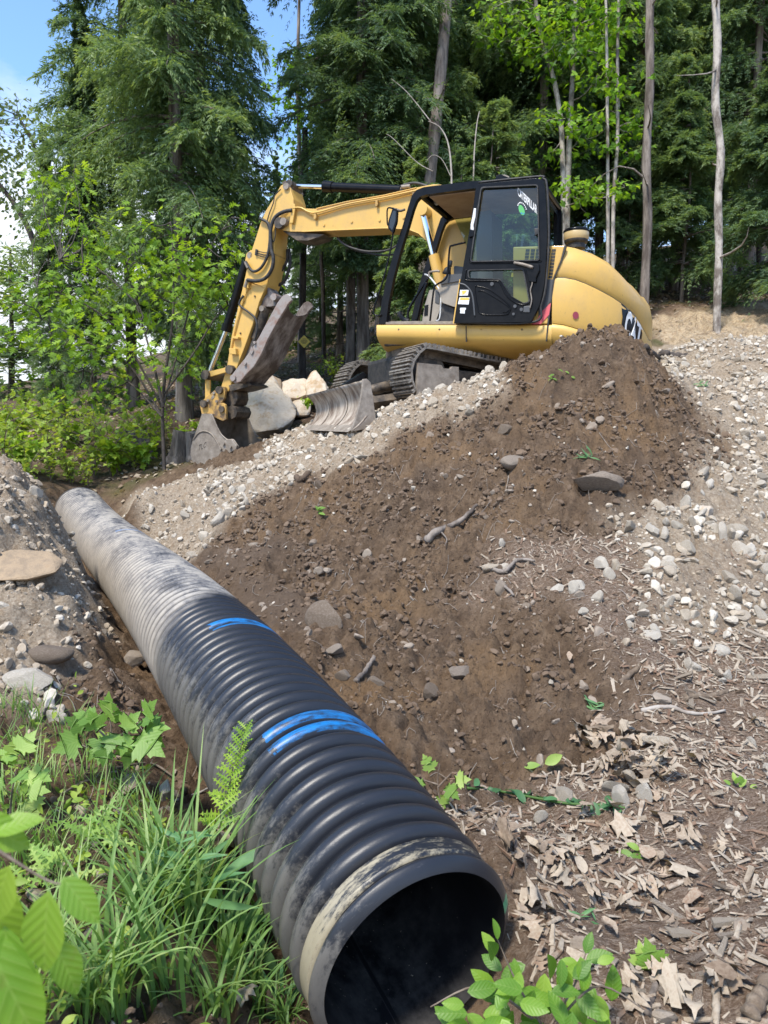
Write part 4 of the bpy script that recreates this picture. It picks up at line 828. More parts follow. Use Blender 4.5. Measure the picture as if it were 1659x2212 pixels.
# linkage, coupler
pin('pin', *c2(342, 1455), BK-.09, BK+BW+.09, .065, M['dark_steel'], EX); pin('pin', *c2(180, 1490), BK-.12, BK+BW+.12, .068, M['dark_steel'], EX)
for kk in (BK-.07, BK+BW+.03):
    plate('link', cm(c2, [(165, 1478), (200, 1470), (325, 1440), (335, 1470), (210, 1505), (180, 1520), (160, 1505)]), kk, kk+.04, M['yellow'], EX)
    plate('link', cm(c2, [(183, 1510), (213, 1505), (215, 1640), (205, 1700), (182, 1700)]), kk-.0+.045, kk+.08, M['yellow'], EX)
co = cm(c2, [(150, 1675), (190, 1640), (215, 1620), (250, 1590), (280, 1568), (310, 1572), (318, 1600), (310, 1650), (285, 1690), (262, 1705), (250, 1760), (160, 1755), (148, 1700)])
plate('coupler', co, BK-.10, BK-.05, M['yellow_dirty'], EX); plate('coupler', co, BK+BW+.05, BK+BW+.1, M['yellow_dirty'], EX)
for x, y, r_ in ((272, 1592, .055), (168, 1684, .055), (345, 1620, .0), (200, 1662, .02), (240, 1612, .02), (258, 1668, .022)):
    if r_: pin('pin', *c2(x, y), BK-.15 if r_ > .03 else BK-.12, BK+BW+.14 if r_ > .03 else BK-.1, r_, M['dark_steel'] if r_ > .03 else M['steel'], EX)
plate('name_tag', cm(c2, [(222, 1640), (240, 1622), (246, 1640), (228, 1660)]), BK-.106, BK-.10, M['steel'], EX)
plate('coupler_core', cm(c2, [(300, 1560), (340, 1590), (395, 1600), (400, 1650), (385, 1690), (340, 1700), (290, 1690), (280, 1640)]), BK+.02, BK+BW-.02, M['dark_steel'], EX, bevel=.03)
pin('pin', *c2(360, 1740), BK-.02, BK+BW+.0, .10, M['dark_steel'], EX, 8)
for kk in (BK-.13, BK+BW+.02):
    plate('bucket_ear', cm(c2, [(232, 1752), (262, 1700), (280, 1682), (300, 1678), (318, 1690), (322, 1720), (322, 1790), (300, 1800), (236, 1770)]), kk, kk+.045, M['yellow_dirty'], EX); pin('pin', *c2(290, 1720), kk-.03, kk+.05, .045, M['dark_steel'], EX)
# bucket: two side plates, a curved shell and a cutting edge
def bpt(q, k): return MP(*c2(*q), .90)-EN*(k-.90)
side_o = [(160, 1750), (148, 1790), (128, 1850), (100, 1930), (86, 1985), (85, 2030), (97, 2070), (120, 2100), (150, 2112), (180, 2100), (270, 2050), (350, 2035), (400, 1998), (405, 1970), (375, 1930), (330, 1925), (290, 1890), (262, 1840), (240, 1785), (228, 1752)]
BKT = root('bucket', bpt((150, 2100), .9), None, None); BKT.parent = EX; BKT.location = tuple(bpt((150, 2100), .9)-base)
BWD = .92
for k0 in (.90, .90+BWD-.03):
    mb = MB(); prism(mb, [bpt(q, k0) for q in side_o], -EN*.03); fix(mbobj('side_plate', mb, M['steel'], BKT, bevel=.004))
shell = [(228, 1752), (160, 1750), (148, 1790), (128, 1850), (100, 1930), (86, 1985), (85, 2030), (97, 2070), (120, 2100), (150, 2112), (180, 2100), (270, 2050), (350, 2035), (400, 2000)]
P = smooth_path([bpt(q, .93) for q in shell], 40); mb = MB(); n_ = len(P); cen = np.mean(P, axis=0); Pin = P+(cen-P)/np.linalg.norm(cen-P, axis=1)[:, None]*.02
V = np.concatenate([P, P-EN*(BWD-.06), Pin, Pin-EN*(BWD-.06)]); F = []
for i in range(n_-1): F += [(i, i+1, n_+i+1, n_+i), (2*n_+i, 3*n_+i, 3*n_+i+1, 2*n_+i+1)]
F += [(0, n_, 3*n_, 2*n_), (n_-1, 2*n_+n_-1, 3*n_+n_-1, n_+n_-1)]; mb.add(V, F); fix(mbobj('shell', mb, M['steel'], BKT, smooth=True))
mb = MB(); prism(mb, [bpt(q, .86) for q in [(288, 1988), (330, 1922), (375, 1925), (404, 1968), (400, 1992), (330, 2030), (300, 2015)]], -EN*.04); fix(mbobj('side_cutter', mb, M['steel'], BKT, bevel=.01))
mb = MB(); prism(mb, [bpt(q, .90+BWD) for q in [(288, 1988), (330, 1922), (375, 1925), (404, 1968), (400, 1992), (330, 2030), (300, 2015)]], -EN*.04); fix(mbobj('side_cutter', mb, M['steel'], BKT, bevel=.01))
for q in ((322, 1950), (368, 1972), (302, 1985), (340, 2003)): a = bpt(q, .86); cyl('bolt', a, a+EN*.03, .022, M['steel'], BKT, 6)
for i in range(4):
    k_ = .93+i*(BWD-.1)/3; mb = MB(); prism(mb, [bpt(q, k_) for q in [(392, 1985), (470, 1985), (492, 1997), (460, 2008), (395, 2020)]], -EN*.09); fix(mbobj('tooth', mb, M['steel'], BKT, bevel=.01))
P = smooth_path([bpt(q, .893) for q in [(105, 1925), (140, 1880), (185, 1868), (230, 1890), (270, 1950), (300, 2010), (330, 2040)]], 40); mb = MB(); tube(mb, P, .010, 6); mbobj('wear_rib', mb, M['steel'], BKT, smooth=True)
P = smooth_path([bpt(q, .893) for q in [(228, 1755), (242, 1785), (265, 1840), (295, 1892), (335, 1924), (375, 1926), (403, 1968)]], 30); mb = MB(); tube(mb, P, .010, 6); mbobj('lip_rib', mb, M['steel'], BKT, smooth=True)
quad_text('lettering', 'TLC', [c2(142, 1960), c2(192, 1938), c2(186, 1975), c2(138, 2000)], .894, M['dark_steel'], BKT, lift=lambda u, v: MP(u, v, .896))
# thumb
TH = root('thumb', MP(*c2(400, 1530), .86), None, None); TH.parent = EX; TH.location = tuple(MP(*c2(400, 1530), .86)-base)
tb = [(355, 1512), (362, 1490), (400, 1440), (445, 1385), (505, 1300), (545, 1235), (590, 1150), (625, 1085), (665, 1010), (700, 962), (725, 948), (750, 962), (762, 990), (735, 1020), (722, 1045), (690, 1095), (650, 1165), (600, 1255), (560, 1350), (510, 1435), (455, 1490), (420, 1535), (385, 1548), (360, 1535)]
def tpt(q, k): return MP(*c2(*q), .86)-EN*(k-.86)
TWD = .62
for k0 in (.86, .86+TWD-.05):
    mb = MB(); prism(mb, [tpt(q, k0) for q in tb], -EN*.05); fix(mbobj('tine_plate', mb, M['rust_light'] if k0 < .9 else M['rust'], TH, bevel=.008))
edge = [(735, 1030), (722, 1045), (690, 1095), (650, 1165), (600, 1255), (560, 1350), (510, 1435), (455, 1490), (420, 1530), (400, 1545)]
P = smooth_path([tpt(q, .9) for q in edge], 24); nk = 12; V = []; F = []
for j in range(nk+1):
    a = j/nk
    for i, p in enumerate(P):
        t = i/(len(P)-1); sag = -.13*math.sin(a*math.pi)*max(0, 1-t*5); d_ = P[min(i+1, len(P)-1)]-p if i < len(P)-1 else p-P[i-1]; d_ = d_/np.linalg.norm(d_)
        V.append(p-EN*(a*(TWD-.06))-d_*sag)
n_ = len(P); V = np.array(V); back = V-EA*-.0+EA*.03
F = [(j*n_+i, j*n_+i+1, (j+1)*n_+i+1, (j+1)*n_+i) for j in range(nk) for i in range(n_-1)]; m_ = len(V)
F += [tuple(x+m_ for x in f[::-1]) for f in F]; F += [(j*n_, (j+1)*n_, m_+(j+1)*n_, m_+j*n_) for j in range(nk)]
mb = MB(); mb.add(np.concatenate([V, back]), F); fix(mbobj('face_plate', mb, M['rust'], TH, smooth=True))
for q, r_ in (((375, 1512), .045), ((455, 1415), .022), ((520, 1275), .02)): a = tpt(q, .86); cyl('bolt', a, a+EN*.03, r_, M['rust_light'], TH, 12)
mb = MB(); prism(mb, [tpt(q, .86) for q in [(498, 1300), (512, 1330), (500, 1355), (485, 1335)]], EN*.02); fix(mbobj('lug', mb, M['rust_light'], TH))
tc_ = root('thumb_cylinder', MP(*c2(570, 1100), 1.25), None, None); tc_.parent = EX; tc_.location = tuple(MP(*c2(570, 1100), 1.25)-base)
tube_px('barrel', c2(590, 1040), c2(520, 1250), 1.2, .075, M['dark_steel'], tc_); tube_px('rod', c2(520, 1250), c2(450, 1420), 1.2, .04, M['steel'], tc_)
plate('thumb_bracket', cm(c2, [(590, 900), (605, 905), (640, 960), (655, 985), (650, 1030), (600, 1035), (555, 1030), (570, 985), (600, 940)]), BK+.05, BK+BW-.05, M['rust'], EX); pin('pin', *c2(560, 1045), BK+.0, BK+BW, .04, M['steel'], EX); pin('pin', *c2(640, 968), BK-.02, BK+BW, .05, M['rust_light'], EX)
plate('thumb_mount', cm(c2, [(340, 1560), (400, 1545), (480, 1545), (500, 1560), (470, 1570), (400, 1590), (350, 1600)]), BK-.05, BK+BW+.05, M['dark_steel'], EX)
# --- undercarriage
YB = R_(24); EB = np.array([-math.cos(YB), -math.sin(YB), 0]); EC = np.array([math.sin(YB), -math.cos(YB), 0])   # forward, towards camera
T0 = W(886, 811, 7.9); TW = .48; GA = 1.85
def TP(u, v, k=0.0):
    q = T0-EC*k; r = ray(u, v); return C0+r*((q-C0) @ EC)/(r @ EC)
lp = [(886, 799), (891, 779), (900, 763), (918, 746), (938, 748.5), (975, 756), (1015, 764), (1056, 773), (1133, 785), (1180, 797), (1205, 815), (1212, 838), (1200, 862), (1170, 872), (1100, 872), (1000, 866), (940, 860), (905, 855), (893, 840), (887, 820)]
P = np.array([TP(*q) for q in lp]); P2 = np.concatenate([P, P[:1]]); seg_ = np.linalg.norm(np.diff(P2, axis=0), axis=1); cs = np.concatenate([[0], np.cumsum(seg_)]); TL = cs[-1]
def loop_at(s): s = s % TL; return np.array([np.interp(s, cs, P2[:, i]) for i in range(3)])
npad = 40; pit = TL/npad; cenL = P.mean(0)
def undercarriage(kofs, nm):
    ub = root(nm, P.mean(0)-EC*kofs, None, None); ub.parent = EX; ub.location = tuple(P.mean(0)-EC*kofs-base)
    mb = MB(); mk = MB()
    for i in range(npad):
        a = loop_at(i*pit)-EC*kofs; b_ = loop_at((i+1)*pit)-EC*kofs; c = (a+b_)/2; t = unit(b_-a); o_ = np.cross(t, EC); o_ = o_*(1 if o_ @ (c-(cenL-EC*kofs)) > 0 else -1); c = c-EC*TW/2
        box(mb, c-o_*.02, t*pit*.47, EC*TW/2, o_*.010)
        for f in (-.42, .0, .42): box(mb, c+t*pit*f, t*.009, EC*TW/2*(.99 if f else .96), o_*.032)
        for e in (-1, 1): box(mk, c-o_*.07+EC*.07*e, t*pit*.52, EC*.022, o_*.04)
        box(mb, c-o_*.012-t*pit*.21, t*.012, EC*.05, o_*.012)
    fix(mbobj('track_pads', mb, M['track'], ub)); fix(mbobj('track_chain', mk, M['dark_steel'], ub))
    c = TP(925, 800)-EC*(kofs+.24)
    def disk(name, cpx, r, m_, w_=.1): q = TP(*cpx)-EC*(kofs+.24); return cyl(name, q+EC*w_/2, q-EC*w_/2, r, m_, ub, 28)
    disk('front_idler', (932, 806), .26, M['dark_steel'], .16); disk('idler_hub', (932, 806), .10, M['dark_steel'], .3); disk('drive_sprocket', (1165, 832), .22, M['dark_steel'], .16)
    for x in (985, 1030, 1075, 1120): disk('track_roller', (x, 858-(x-985)*.0), .075, M['dark_steel'], .3)
    mb = MB(); prism(mb, [TP(*q)-EC*(kofs+.14) for q in [(925, 800), (960, 792), (1150, 812), (1150, 850), (960, 846), (925, 830)]], -EC*.22); fix(mbobj('track_frame', mb, M['dark_steel'], ub, bevel=.02))
    return ub
ub1 = undercarriage(0, 'track_assembly'); ub2 = undercarriage(GA, 'track_assembly')
mb = MB(); prism(mb, [TP(*q)-EC*(-.02) for q in [(902, 784), (913, 785), (952, 789), (956, 796), (972, 797), (975, 792), (989, 793), (990, 834), (960, 850), (930, 868), (902, 858), (899, 840)]], -EC*.05); fix(mbobj('track_guard', mb, M['steel'], EX, bevel=.01))
mb = MB(); q = TP(1010, 800)-EC*(TW+.0); box(mb, q-EC*.55+EZ*.02, EB*.55, EC*.55, EZ*.20); mbobj('car_body', mb, M['rubber'], EX, bevel=.05)
cyl('swing_bearing', q-EC*.5+EZ*.2, q-EC*.5+EZ*.42, .5, M['dark_steel'], EX, 32)
# blade
BL = root('dozer_blade', W(735, 930, 8.5), None, None); BL.parent = EX; BL.location = tuple(W(735, 930, 8.5)-base)
YW = R_(25); BN = np.array([-math.cos(YW), -math.sin(YW), 0]); BR = W(757, 931, 7.6); BLf = W(657, 927, 9.55)
ex = BLf-BR; top = (W(784, 821, 7.66)-BR); topL = (W(661, 854, 9.6)-BLf)
nu, nv = 30, 14; V = []
for i in range(nu+1):
    a = i/nu; b0 = BR+ex*a; H = (top*(1-a)+topL*a)
    for j in range(nv+1):
        t = j/nv; cv = .15*(1-(2*t-1)**2); jag = .012*pnoise(np.array(a*9.), np.array(3.3)) if j == nv else 0
        V.append(b0+np.array([0, 0, H[2]])*(t+jag)+np.array([H[0], H[1], 0])*t-BN*cv)
V = np.array(V); F = [(i*(nv+1)+j, i*(nv+1)+j+1, (i+1)*(nv+1)+j+1, (i+1)*(nv+1)+j) for i in range(nu) for j in range(nv)]
m_ = len(V); bk_ = V-BN*.03; F2 = F+[tuple(x+m_ for x in f[::-1]) for f in F]+[(j, j+1, m_+j+1, m_+j) for j in range(nv)]+[(nu*(nv+1)+j, nu*(nv+1)+j+1, m_+nu*(nv+1)+j+1, m_+nu*(nv+1)+j) for j in range(nv)]+[(i*(nv+1)+nv, (i+1)*(nv+1)+nv, m_+(i+1)*(nv+1)+nv, m_+i*(nv+1)+nv) for i in range(nu)]+[(i*(nv+1), (i+1)*(nv+1), m_+(i+1)*(nv+1), m_+i*(nv+1)) for i in range(nu)]
mb = MB(); mb.add(np.concatenate([V, bk_]), F2); fix(mbobj('moldboard', mb, M['blade'], BL, smooth=True))
def WE(u, v): return W(u, v, 7.60+.0022*(u-757))
mb = MB(); prism(mb, [WE(*q) for q in [(784, 819), (793, 818), (801, 826), (807, 865), (813, 908), (808, 924), (757, 933), (768, 905), (776, 875), (781, 848)]], unit(ex)*.04); fix(mbobj('end_plate', mb, M['steel'], BL, bevel=.006))
for w_, in ((0,),): pass
# wide flat wing between the curved face and the near end
def bl_strip(name, a0, a1, off, t0=0, t1=1.0, m_=M['blade']):
    S_i = []
    for a in np.linspace(a0, a1, 6):
        for t in np.linspace(t0, t1, 12):
            H = top*(1-a)+topL*a; cv = .15*(1-(2*t-1)**2)-off; S_i.append(BR+ex*a+H*t-BN*cv)
    S_i = np.array(S_i); F = [(i*12+j, i*12+j+1, (i+1)*12+j+1, (i+1)*12+j) for i in range(5) for j in range(11)]; mb = MB(); mb.add(S_i, F); return mbobj(name, mb, m_, BL, smooth=True)
bl_strip('cutting_edge', .0, 1.0, .012, -.02, .12, M['steel']); bl_strip('weld_bead', .355, .375, .012, .02, .99); bl_strip('weld_bead', .70, .715, .012, .02, .99)
for a in (.28, .72):
    p = BR+ex*a-BN*.26+EZ*.28; q2 = p-BN*.75+EZ*.12; mb = MB(); tube(mb, [p, q2], .07, 4); mbobj('blade_arm', mb, M['dark_steel'], BL)
p = BR+ex*.45-BN*.28+EZ*.4; mb = MB(); tube(mb, [p, p-BN*.8+EZ*.2], .06, 12); mbobj('blade_cylinder', mb, M['dark_steel'], BL, smooth=True)
mb = MB(); prism(mb, [TP(*q)-EC*.75 for q in [(797, 820), (845, 790), (850, 798), (838, 812), (805, 838)]], -EC*.1); fix(mbobj('hose_guard', mb, M['black'], EX))
# ------------------------------------------------------------------ boulders and named rocks
def rock_mesh(seed, sub=3, rough=.35, flat=1.0, planes=9, name='rock'):
    import bmesh
    bm = bmesh.new(); bmesh.ops.create_icosphere(bm, subdivisions=sub, radius=1.0); r = np.random.default_rng(seed)
    V = np.array([v.co for v in bm.verts]); nn = unit(r.normal(size=(planes, 3))); dd = r.uniform(.42, .80, planes)
    for a, d_ in zip(nn, dd):
        s = V @ a-d_; V = V-np.maximum(s, 0)[:, None]*a*.92
    nz = sum(np.sin(V @ r.normal(size=3)*f+r.uniform(0, 6))/f for f in (3, 5, 8, 13, 19, 29)); V = V*(1+rough*.15*nz[:, None]); V[:, 2] *= flat
    for v, c in zip(bm.verts, V): v.co = c
    me = bpy.data.meshes.new(name); bm.to_mesh(me); bm.free(); me.polygons.foreach_set('use_smooth', np.zeros(len(me.polygons), bool)); attr(me, 'tint', np.full(len(me.vertices), r.uniform(0, 1))); return me
def rock(u, v, d, sx_, sy_, sz_, rz, seed, m, label, name='rock', cat='rock', sink=.25, sub=4, tilt=(0, 0), group=None, on=None):
    k_ = .62 if d else .85; sx_, sy_, sz_ = sx_*k_, sy_*k_, sz_*k_
    me = rock_mesh(seed, sub, name=name); me.materials.append(m); p = W(u, v, d) if d else hit(u, v)
    o = meobj(name, me, None, p, (tilt[0], tilt[1], rz), (sx_, sy_, sz_)); tag(o, label, cat, group); return o
def boulder(label, front, back, d, seed):
    """hull of traced corners: front = (u, v, metres nearer than d), plus a back set, broken up by noise"""
    import bmesh
    P = [W(u, v, d-q) for u, v, q in front]+[W(u, v, d+q) for u, v, q in back]; c = np.mean(P, axis=0); c[2] = min(p[2] for p in P)
    bm = bmesh.new(); [bm.verts.new(p-c) for p in P]; bmesh.ops.convex_hull(bm, input=bm.verts[:]); bmesh.ops.delete(bm, geom=[v for v in bm.verts if not v.link_faces], context='VERTS')
    bmesh.ops.bevel(bm, geom=bm.edges[:], offset=(.035 if d > 8 else .012), segments=2, affect='EDGES', profile=.6); bmesh.ops.triangulate(bm, faces=bm.faces[:])
    for _ in range(2): bmesh.ops.subdivide_edges(bm, edges=[e for e in bm.edges if e.calc_length() > (.09 if d > 8 else .04)], cuts=1, use_grid_fill=True); bmesh.ops.triangulate(bm, faces=bm.faces[:])
    V = np.array([v.co for v in bm.verts]); r = np.random.default_rng(seed); n3 = sum(np.sin(V @ r.normal(size=3)*f+r.uniform(0, 6))/f**.8 for f in (4, 7, 11, 18, 29, 47)); bm.normal_update()
    for v, q in zip(bm.verts, n3): v.co = v.co+v.normal*float(q)*(.05 if d > 8 else .016)
    me = bpy.data.meshes.new('boulder'); bm.to_mesh(me); bm.free(); me.materials.append(M['boulder'] if d > 8 else M['ledge']); attr(me, 'tint', np.full(len(me.vertices), r.uniform(.2, .8))); tag(meobj('boulder', me, None, c), label, 'boulder')
boulder('jutting orange-brown ledge of crumbly rock in the face of the left bank', [(-20, 1196, .1), (40, 1188, 0), (110, 1192, 0), (138, 1212, .05), (120, 1236, .2), (60, 1250, .28), (-20, 1255, .28)], [(-20, 1200, .4), (110, 1200, .35), (100, 1250, .1), (-20, 1262, .15)], 4.80, 61)
boulder('pale boulder half hidden behind the excavator thumb, upper left of the pile', [(540, 812, .1), (575, 808, 0), (606, 822, .0), (608, 850, .2), (560, 860, .3), (530, 850, .2)], [(545, 815, .5), (600, 825, .5), (600, 880, .4), (530, 880, .4)], 13.2, 8)
boulder('blocky orange-tan boulder in the middle of the boulder pile', [(608, 828, .0), (628, 818, 0), (662, 822, .0), (668, 850, .2), (640, 862, .3), (606, 855, .3)], [(612, 832, .5), (665, 828, .5), (670, 880, .5), (606, 880, .4)], 13.3, 12)
boulder('pointed tan boulder above the top edge of the dozer blade', [(655, 828, .1), (672, 803, .0), (683, 800, .0), (700, 818, .1), (712, 836, .1), (705, 850, .3), (665, 856, .3)], [(680, 806, .5), (708, 840, .5), (660, 870, .4), (712, 870, .3)], 13.1, 21)
boulder('small greyish boulder between the big boulders and the dozer blade', [(632, 868, .0), (655, 860, .0), (672, 872, .1), (668, 895, .2), (640, 898, .2)], [(640, 866, .3), (668, 880, .3), (640, 905, .3)], 12.9, 27)
boulder('largest pale tan boulder, right behind the excavator bucket', [(508, 862, .2), (522, 832, .0), (545, 824, -.1), (583, 812, -.35), (600, 826, -.3), (622, 858, .0), (641, 884, .25), (640, 900, .4), (606, 926, .6), (560, 935, .62), (520, 935, .5), (505, 905, .45), (560, 870, .45), (590, 890, .5)], [(520, 840, .5), (585, 820, .9), (640, 890, .8), (600, 930, .6), (510, 960, .5), (600, 965, .3), (530, 965, 0)], 12.5, 3)
NR = [(1285, 1042, .27, .17, .12, .15, 31, 'dirt_stone', 'large flat reddish brown rock sticking out of the soil slope'),
 (702, 1340, .12, .17, .15, .9, 32, 'dirt_stone', 'smooth oval brown rock in the soil beside the pipe'),
 (1112, 998, .14, .1, .08, .2, 33, 'dirt_stone', 'dark rounded rock on the upper part of the soil pile'),
 (990, 1452, .10, .07, .075, .4, 34, 'dirt_stone', 'sandy brown rock low on the soil slope with a chip of wood on top'),
 (722, 1405, .085, .06, .05, .1, 35, 'dirt_stone', 'angular brown rock just below the oval rock'),
 (928, 1500, .08, .06, .075, 1.1, 36, 'dirt_stone', 'soil covered lump of rock left of the sandy rock'),
 (1522, 1108, .13, .10, .10, .3, 37, 'boulder', 'rounded orange-tan stone among the pale gravel on the right'),
 (1492, 1438, .085, .06, .05, -.5, 38, 'stone', 'light grey speckled stone lying on the wood chips'),
 (1545, 1405, .10, .07, .05, -.5, 39, 'stone', 'flat tan stone just above the light grey speckled stone'),
 (1625, 1222, .09, .075, .075, 0, 40, 'boulder', 'blocky tan stone at the right edge of the picture'),
 (1252, 1270, .085, .06, .06, 0, 41, 'stone', 'pale angular stone at the top edge of the wood chips, upper of a pair'),
 (1205, 1275, .065, .05, .05, 0, 42, 'stone', 'white pointed stone left of the pale angular stone'),
 (1600, 1330, .075, .05, .05, 0, 43, 'stone', 'squarish white stone on the wood chips near the right edge'),
 (1480, 1180, .13, .05, .06, -1.0, 44, 'stone', 'long pale grey stone standing on edge among gravel'),
 (1440, 1225, .09, .07, .06, .3, 45, 'stone', 'pale rounded stone left of the long grey stone'),
 (285, 1430, .16, .10, .09, .2, 46, 'dirt_stone', 'flat brown rock pressed against the left side of the pipe'),
 (105, 1410, .18, .12, .07, -.3, 47, 'dirt_stone', 'broad flat brown rock on the left bank above the weeds'),
 (70, 1470, .20, .10, .07, -.1, 48, 'stone', 'pale grey flat rock on the left bank above the weeds'),
 (420, 1300, .0, .0, .0, 0, 49, 'stone', ''),
 (1090, 930, .10, .07, .07, 0, 51, 'dirt_stone', 'small brown stone in the pale gravel edge of the pile'),
 (690, 1048, .09, .07, .07, 0, 52, 'dirt_stone', 'lump of dark soil and stone on the edge between gravel and soil'),
 (812, 1474, .06, .04, .045, 0, 53, 'dirt_stone', 'small brown stone left of the sandy rock'),
 (740, 1455, .06, .04, .05, 0, 54, 'dirt_stone', 'small grey-brown stone near the pipe below the angular rock'),
 (1085, 1270, .07, .06, .07, 0, 55, 'dirt_stone', 'soil stained rounded stone beside the white stones'),
 (1065, 1225, .1, .05, .05, .3, 56, 'stone', 'elongated grey stone above the white stones'),
 (1590, 1155, .12, .10, .11, 0, 57, 'stone', 'large pale grey stone in the heap of gravel on the right'),
 (1210, 1350, .0, .0, .0, 0, 58, 'stone', ''), (1480, 760, .0, .0, .0, 0, 59, 'stone', '')]
for (u, v, a, b_, c, rz, sd, mk, lb) in NR:
    if lb: o = rock(u, v, None, a, b_, c, rz, sd, M[mk], lb, 'rock' if a > .12 else 'stone', 'rock' if a > .12 else 'stone', sub=3 if a < .12 else 4)
# ------------------------------------------------------------------ loose stones: individuals where they show largest, the rest as one mass
vis_cache = None
def rnd_ground(n_, x0, x1, y0, y1): return rng.uniform(x0, x1, n_), rng.uniform(y0, y1, n_)
def place_stuff(name, meV, meF, x, y, size, mat_, kind_label, sink=.3, tilt=.6, tints=None, aniso=(1, 1, 1), align=False):
    z = ground_z(x, y); n_ = len(x); X_, Y_, Z_ = rand_rot(n_, tilt)
    if align:
        Z_ = unit(gnorm(x, y)+tilt*rng.normal(size=(n_, 3))*.5); X_ = unit(np.cross(rng.normal(size=(n_, 3)), Z_)); Y_ = np.cross(Z_, X_)
    s = size[:, None]; pos = np.stack([x, y, z-0*z], -1)+np.array([0, 0, 1.0])*(s*(1-2*sink)*.5)
    an = np.array(aniso)*rng.uniform(.7, 1.3, (n_, 3)); Mt = mats(pos, X_*s*an[:, :1], Y_*s*an[:, 1:2], Z_*s*an[:, 2:3])
    V, F, tn = stamp(meV, meF, Mt, rng.uniform(0, 1, n_) if tints is None else tints)
    me = mesh_np(name, V, F, False); me.materials.append(mat_); attr(me, 'tint', tn); o = bpy.data.objects.new(name, me); COL.objects.link(o); o['kind'] = 'stuff'; return o
def ico(seed, sub=1, amp=.25):
    me = rock_mesh(seed, sub, amp, .8, 9); V = np.array([v.co[:] for v in me.vertices]); F = np.array([p.vertices[:] for p in me.polygons]); bpy.data.meshes.remove(me); return V, F
i1, i1f = ico(5, 2, .5); i2, i2f = ico(9, 2, 1.0)
def pick(x, y, fn, thr=.5): z_ = zones(x, y); k = fn(*z_) > rng.uniform(0, 1, len(x)); d, _ = pipe_dist(x, y); k &= (d > PR*1.0); return x[k], y[k]
def logsize(n_, a, b_, p=2.2): t = rng.uniform(0, 1, n_)**p; return a+(b_-a)*t
# soil clods
x, y = rnd_ground(240000, -3.2, 3.6, 1.5, 8.2); x, y = pick(x, y, lambda r, mu, l, s, g, d: np.clip(1-r-.8*mu-l, 0, 1)*(1-.75*d)*np.clip(fbm(x, y, .35, 4, 5)*3.2+.35, .06, 1)); 
place_stuff('soil_clods', i1, i1f, x, y, logsize(len(x), .003, .028, 9.0)*np.clip(y/4, .6, 1.3), M['clod'], '', .45)
x, y = rnd_ground(2600, -2.6, 3.6, 1.8, 7.4); x, y = pick(x, y, lambda r, mu, l, s, g, d: np.clip(1-r-.5*mu-l, 0, 1)*np.clip(fbm(x, y, .6, 3, 8)*2.5+.35, .03, 1)); place_stuff('soil_stones', i2, i2f, x, y, logsize(len(x), .010, .050, 3.5), M['dirt_stone'], '', .5)
# gravel mass
x, y = rnd_ground(110000, -4.2, 6.5, 2.6, 12); x, y = pick(x, y, lambda r, mu, l, s, g, d: r*np.where((x < -1.7) & (y < 7.4), .22, 1.)*np.clip(fbm(x, y, .6, 3, 15)*1.6+.55, .08, 1))
place_stuff('gravel', i1, i1f, x, y, logsize(len(x), .005, .05, 5.5), M['stone'], '', .35)
x, y = rnd_ground(9000, -2.5, 4.0, 1.6, 7.5); x, y = pick(x, y, lambda r, mu, l, s, g, d: np.clip(.12+.35*mu, 0, 1)*(1-l)*np.clip(fbm(x, y, .8, 2, 19)*2+.5, .05, 1)); place_stuff('pebbles', i1, i1f, x, y, logsize(len(x), .004, .02, 3), M['stone'], '', .4)
M['tan_clod'] = stone('tan_subsoil_clod', [(0.2, (0.20, 0.15, 0.10)), (0.5, (0.33, 0.265, 0.19)), (0.8, (0.46, 0.39, 0.30))], 20, 60)
x, y = rnd_ground(150000, -4.2, 6.5, 2.6, 10.5); x, y = pick(x, y, lambda r, mu, l, s, g, d: r*np.where((x < -1.7) & (y < 7.4), 1., .6)*np.clip(fbm(x, y, .3, 4, 17)*2.6+.5, .08, 1))
place_stuff('subsoil_crumbs', i1, i1f, x, y, logsize(len(x), .004, .034, 8.0)*np.where((x < -1.7) & (y < 7.4), 1.35, 1.), M['tan_clod'], '', .35)
# wood chip mulch
cv = np.array([[-1, -.16, -.07], [1, -.10, -.05], [1.05, .12, -.04], [-.95, .17, -.05], [-1, -.14, .06], [.97, -.08, .05], [.99, .10, .04], [-1.03, .15, .07]]); cf = np.array([[0, 3, 2, 1], [4, 5, 6, 7], [0, 1, 5, 4], [2, 3, 7, 6], [0, 4, 7, 3], [1, 2, 6, 5]])
x, y = rnd_ground(170000, -.4, 4.8, 1.4, 6.6); x, y = pick(x, y, lambda r, mu, l, s, g, d: np.clip(mu*1.3, 0, 1)*np.clip(fbm(x, y, .5, 3, 25)*1.2+.75, .1, 1)*np.clip((7-y)/4+.2, .25, 1))
place_stuff('wood_chip_mulch', cv, cf, x, y, logsize(len(x), .003, .036, 5.5), M['chip'], '', .2, .75, aniso=(1, 1.5, 1.3), align=True)
# straw on the seeded slope
x, y = rnd_ground(14000, 3.4, 11, 9, 17); x, y = pick(x, y, lambda r, mu, l, s, g, d: s); place_stuff('straw', cv, cf, x, y, logsize(len(x), .02, .09, 1.5), M['dryleaf'], '', .2, .5, aniso=(1, .3, .3), align=True)
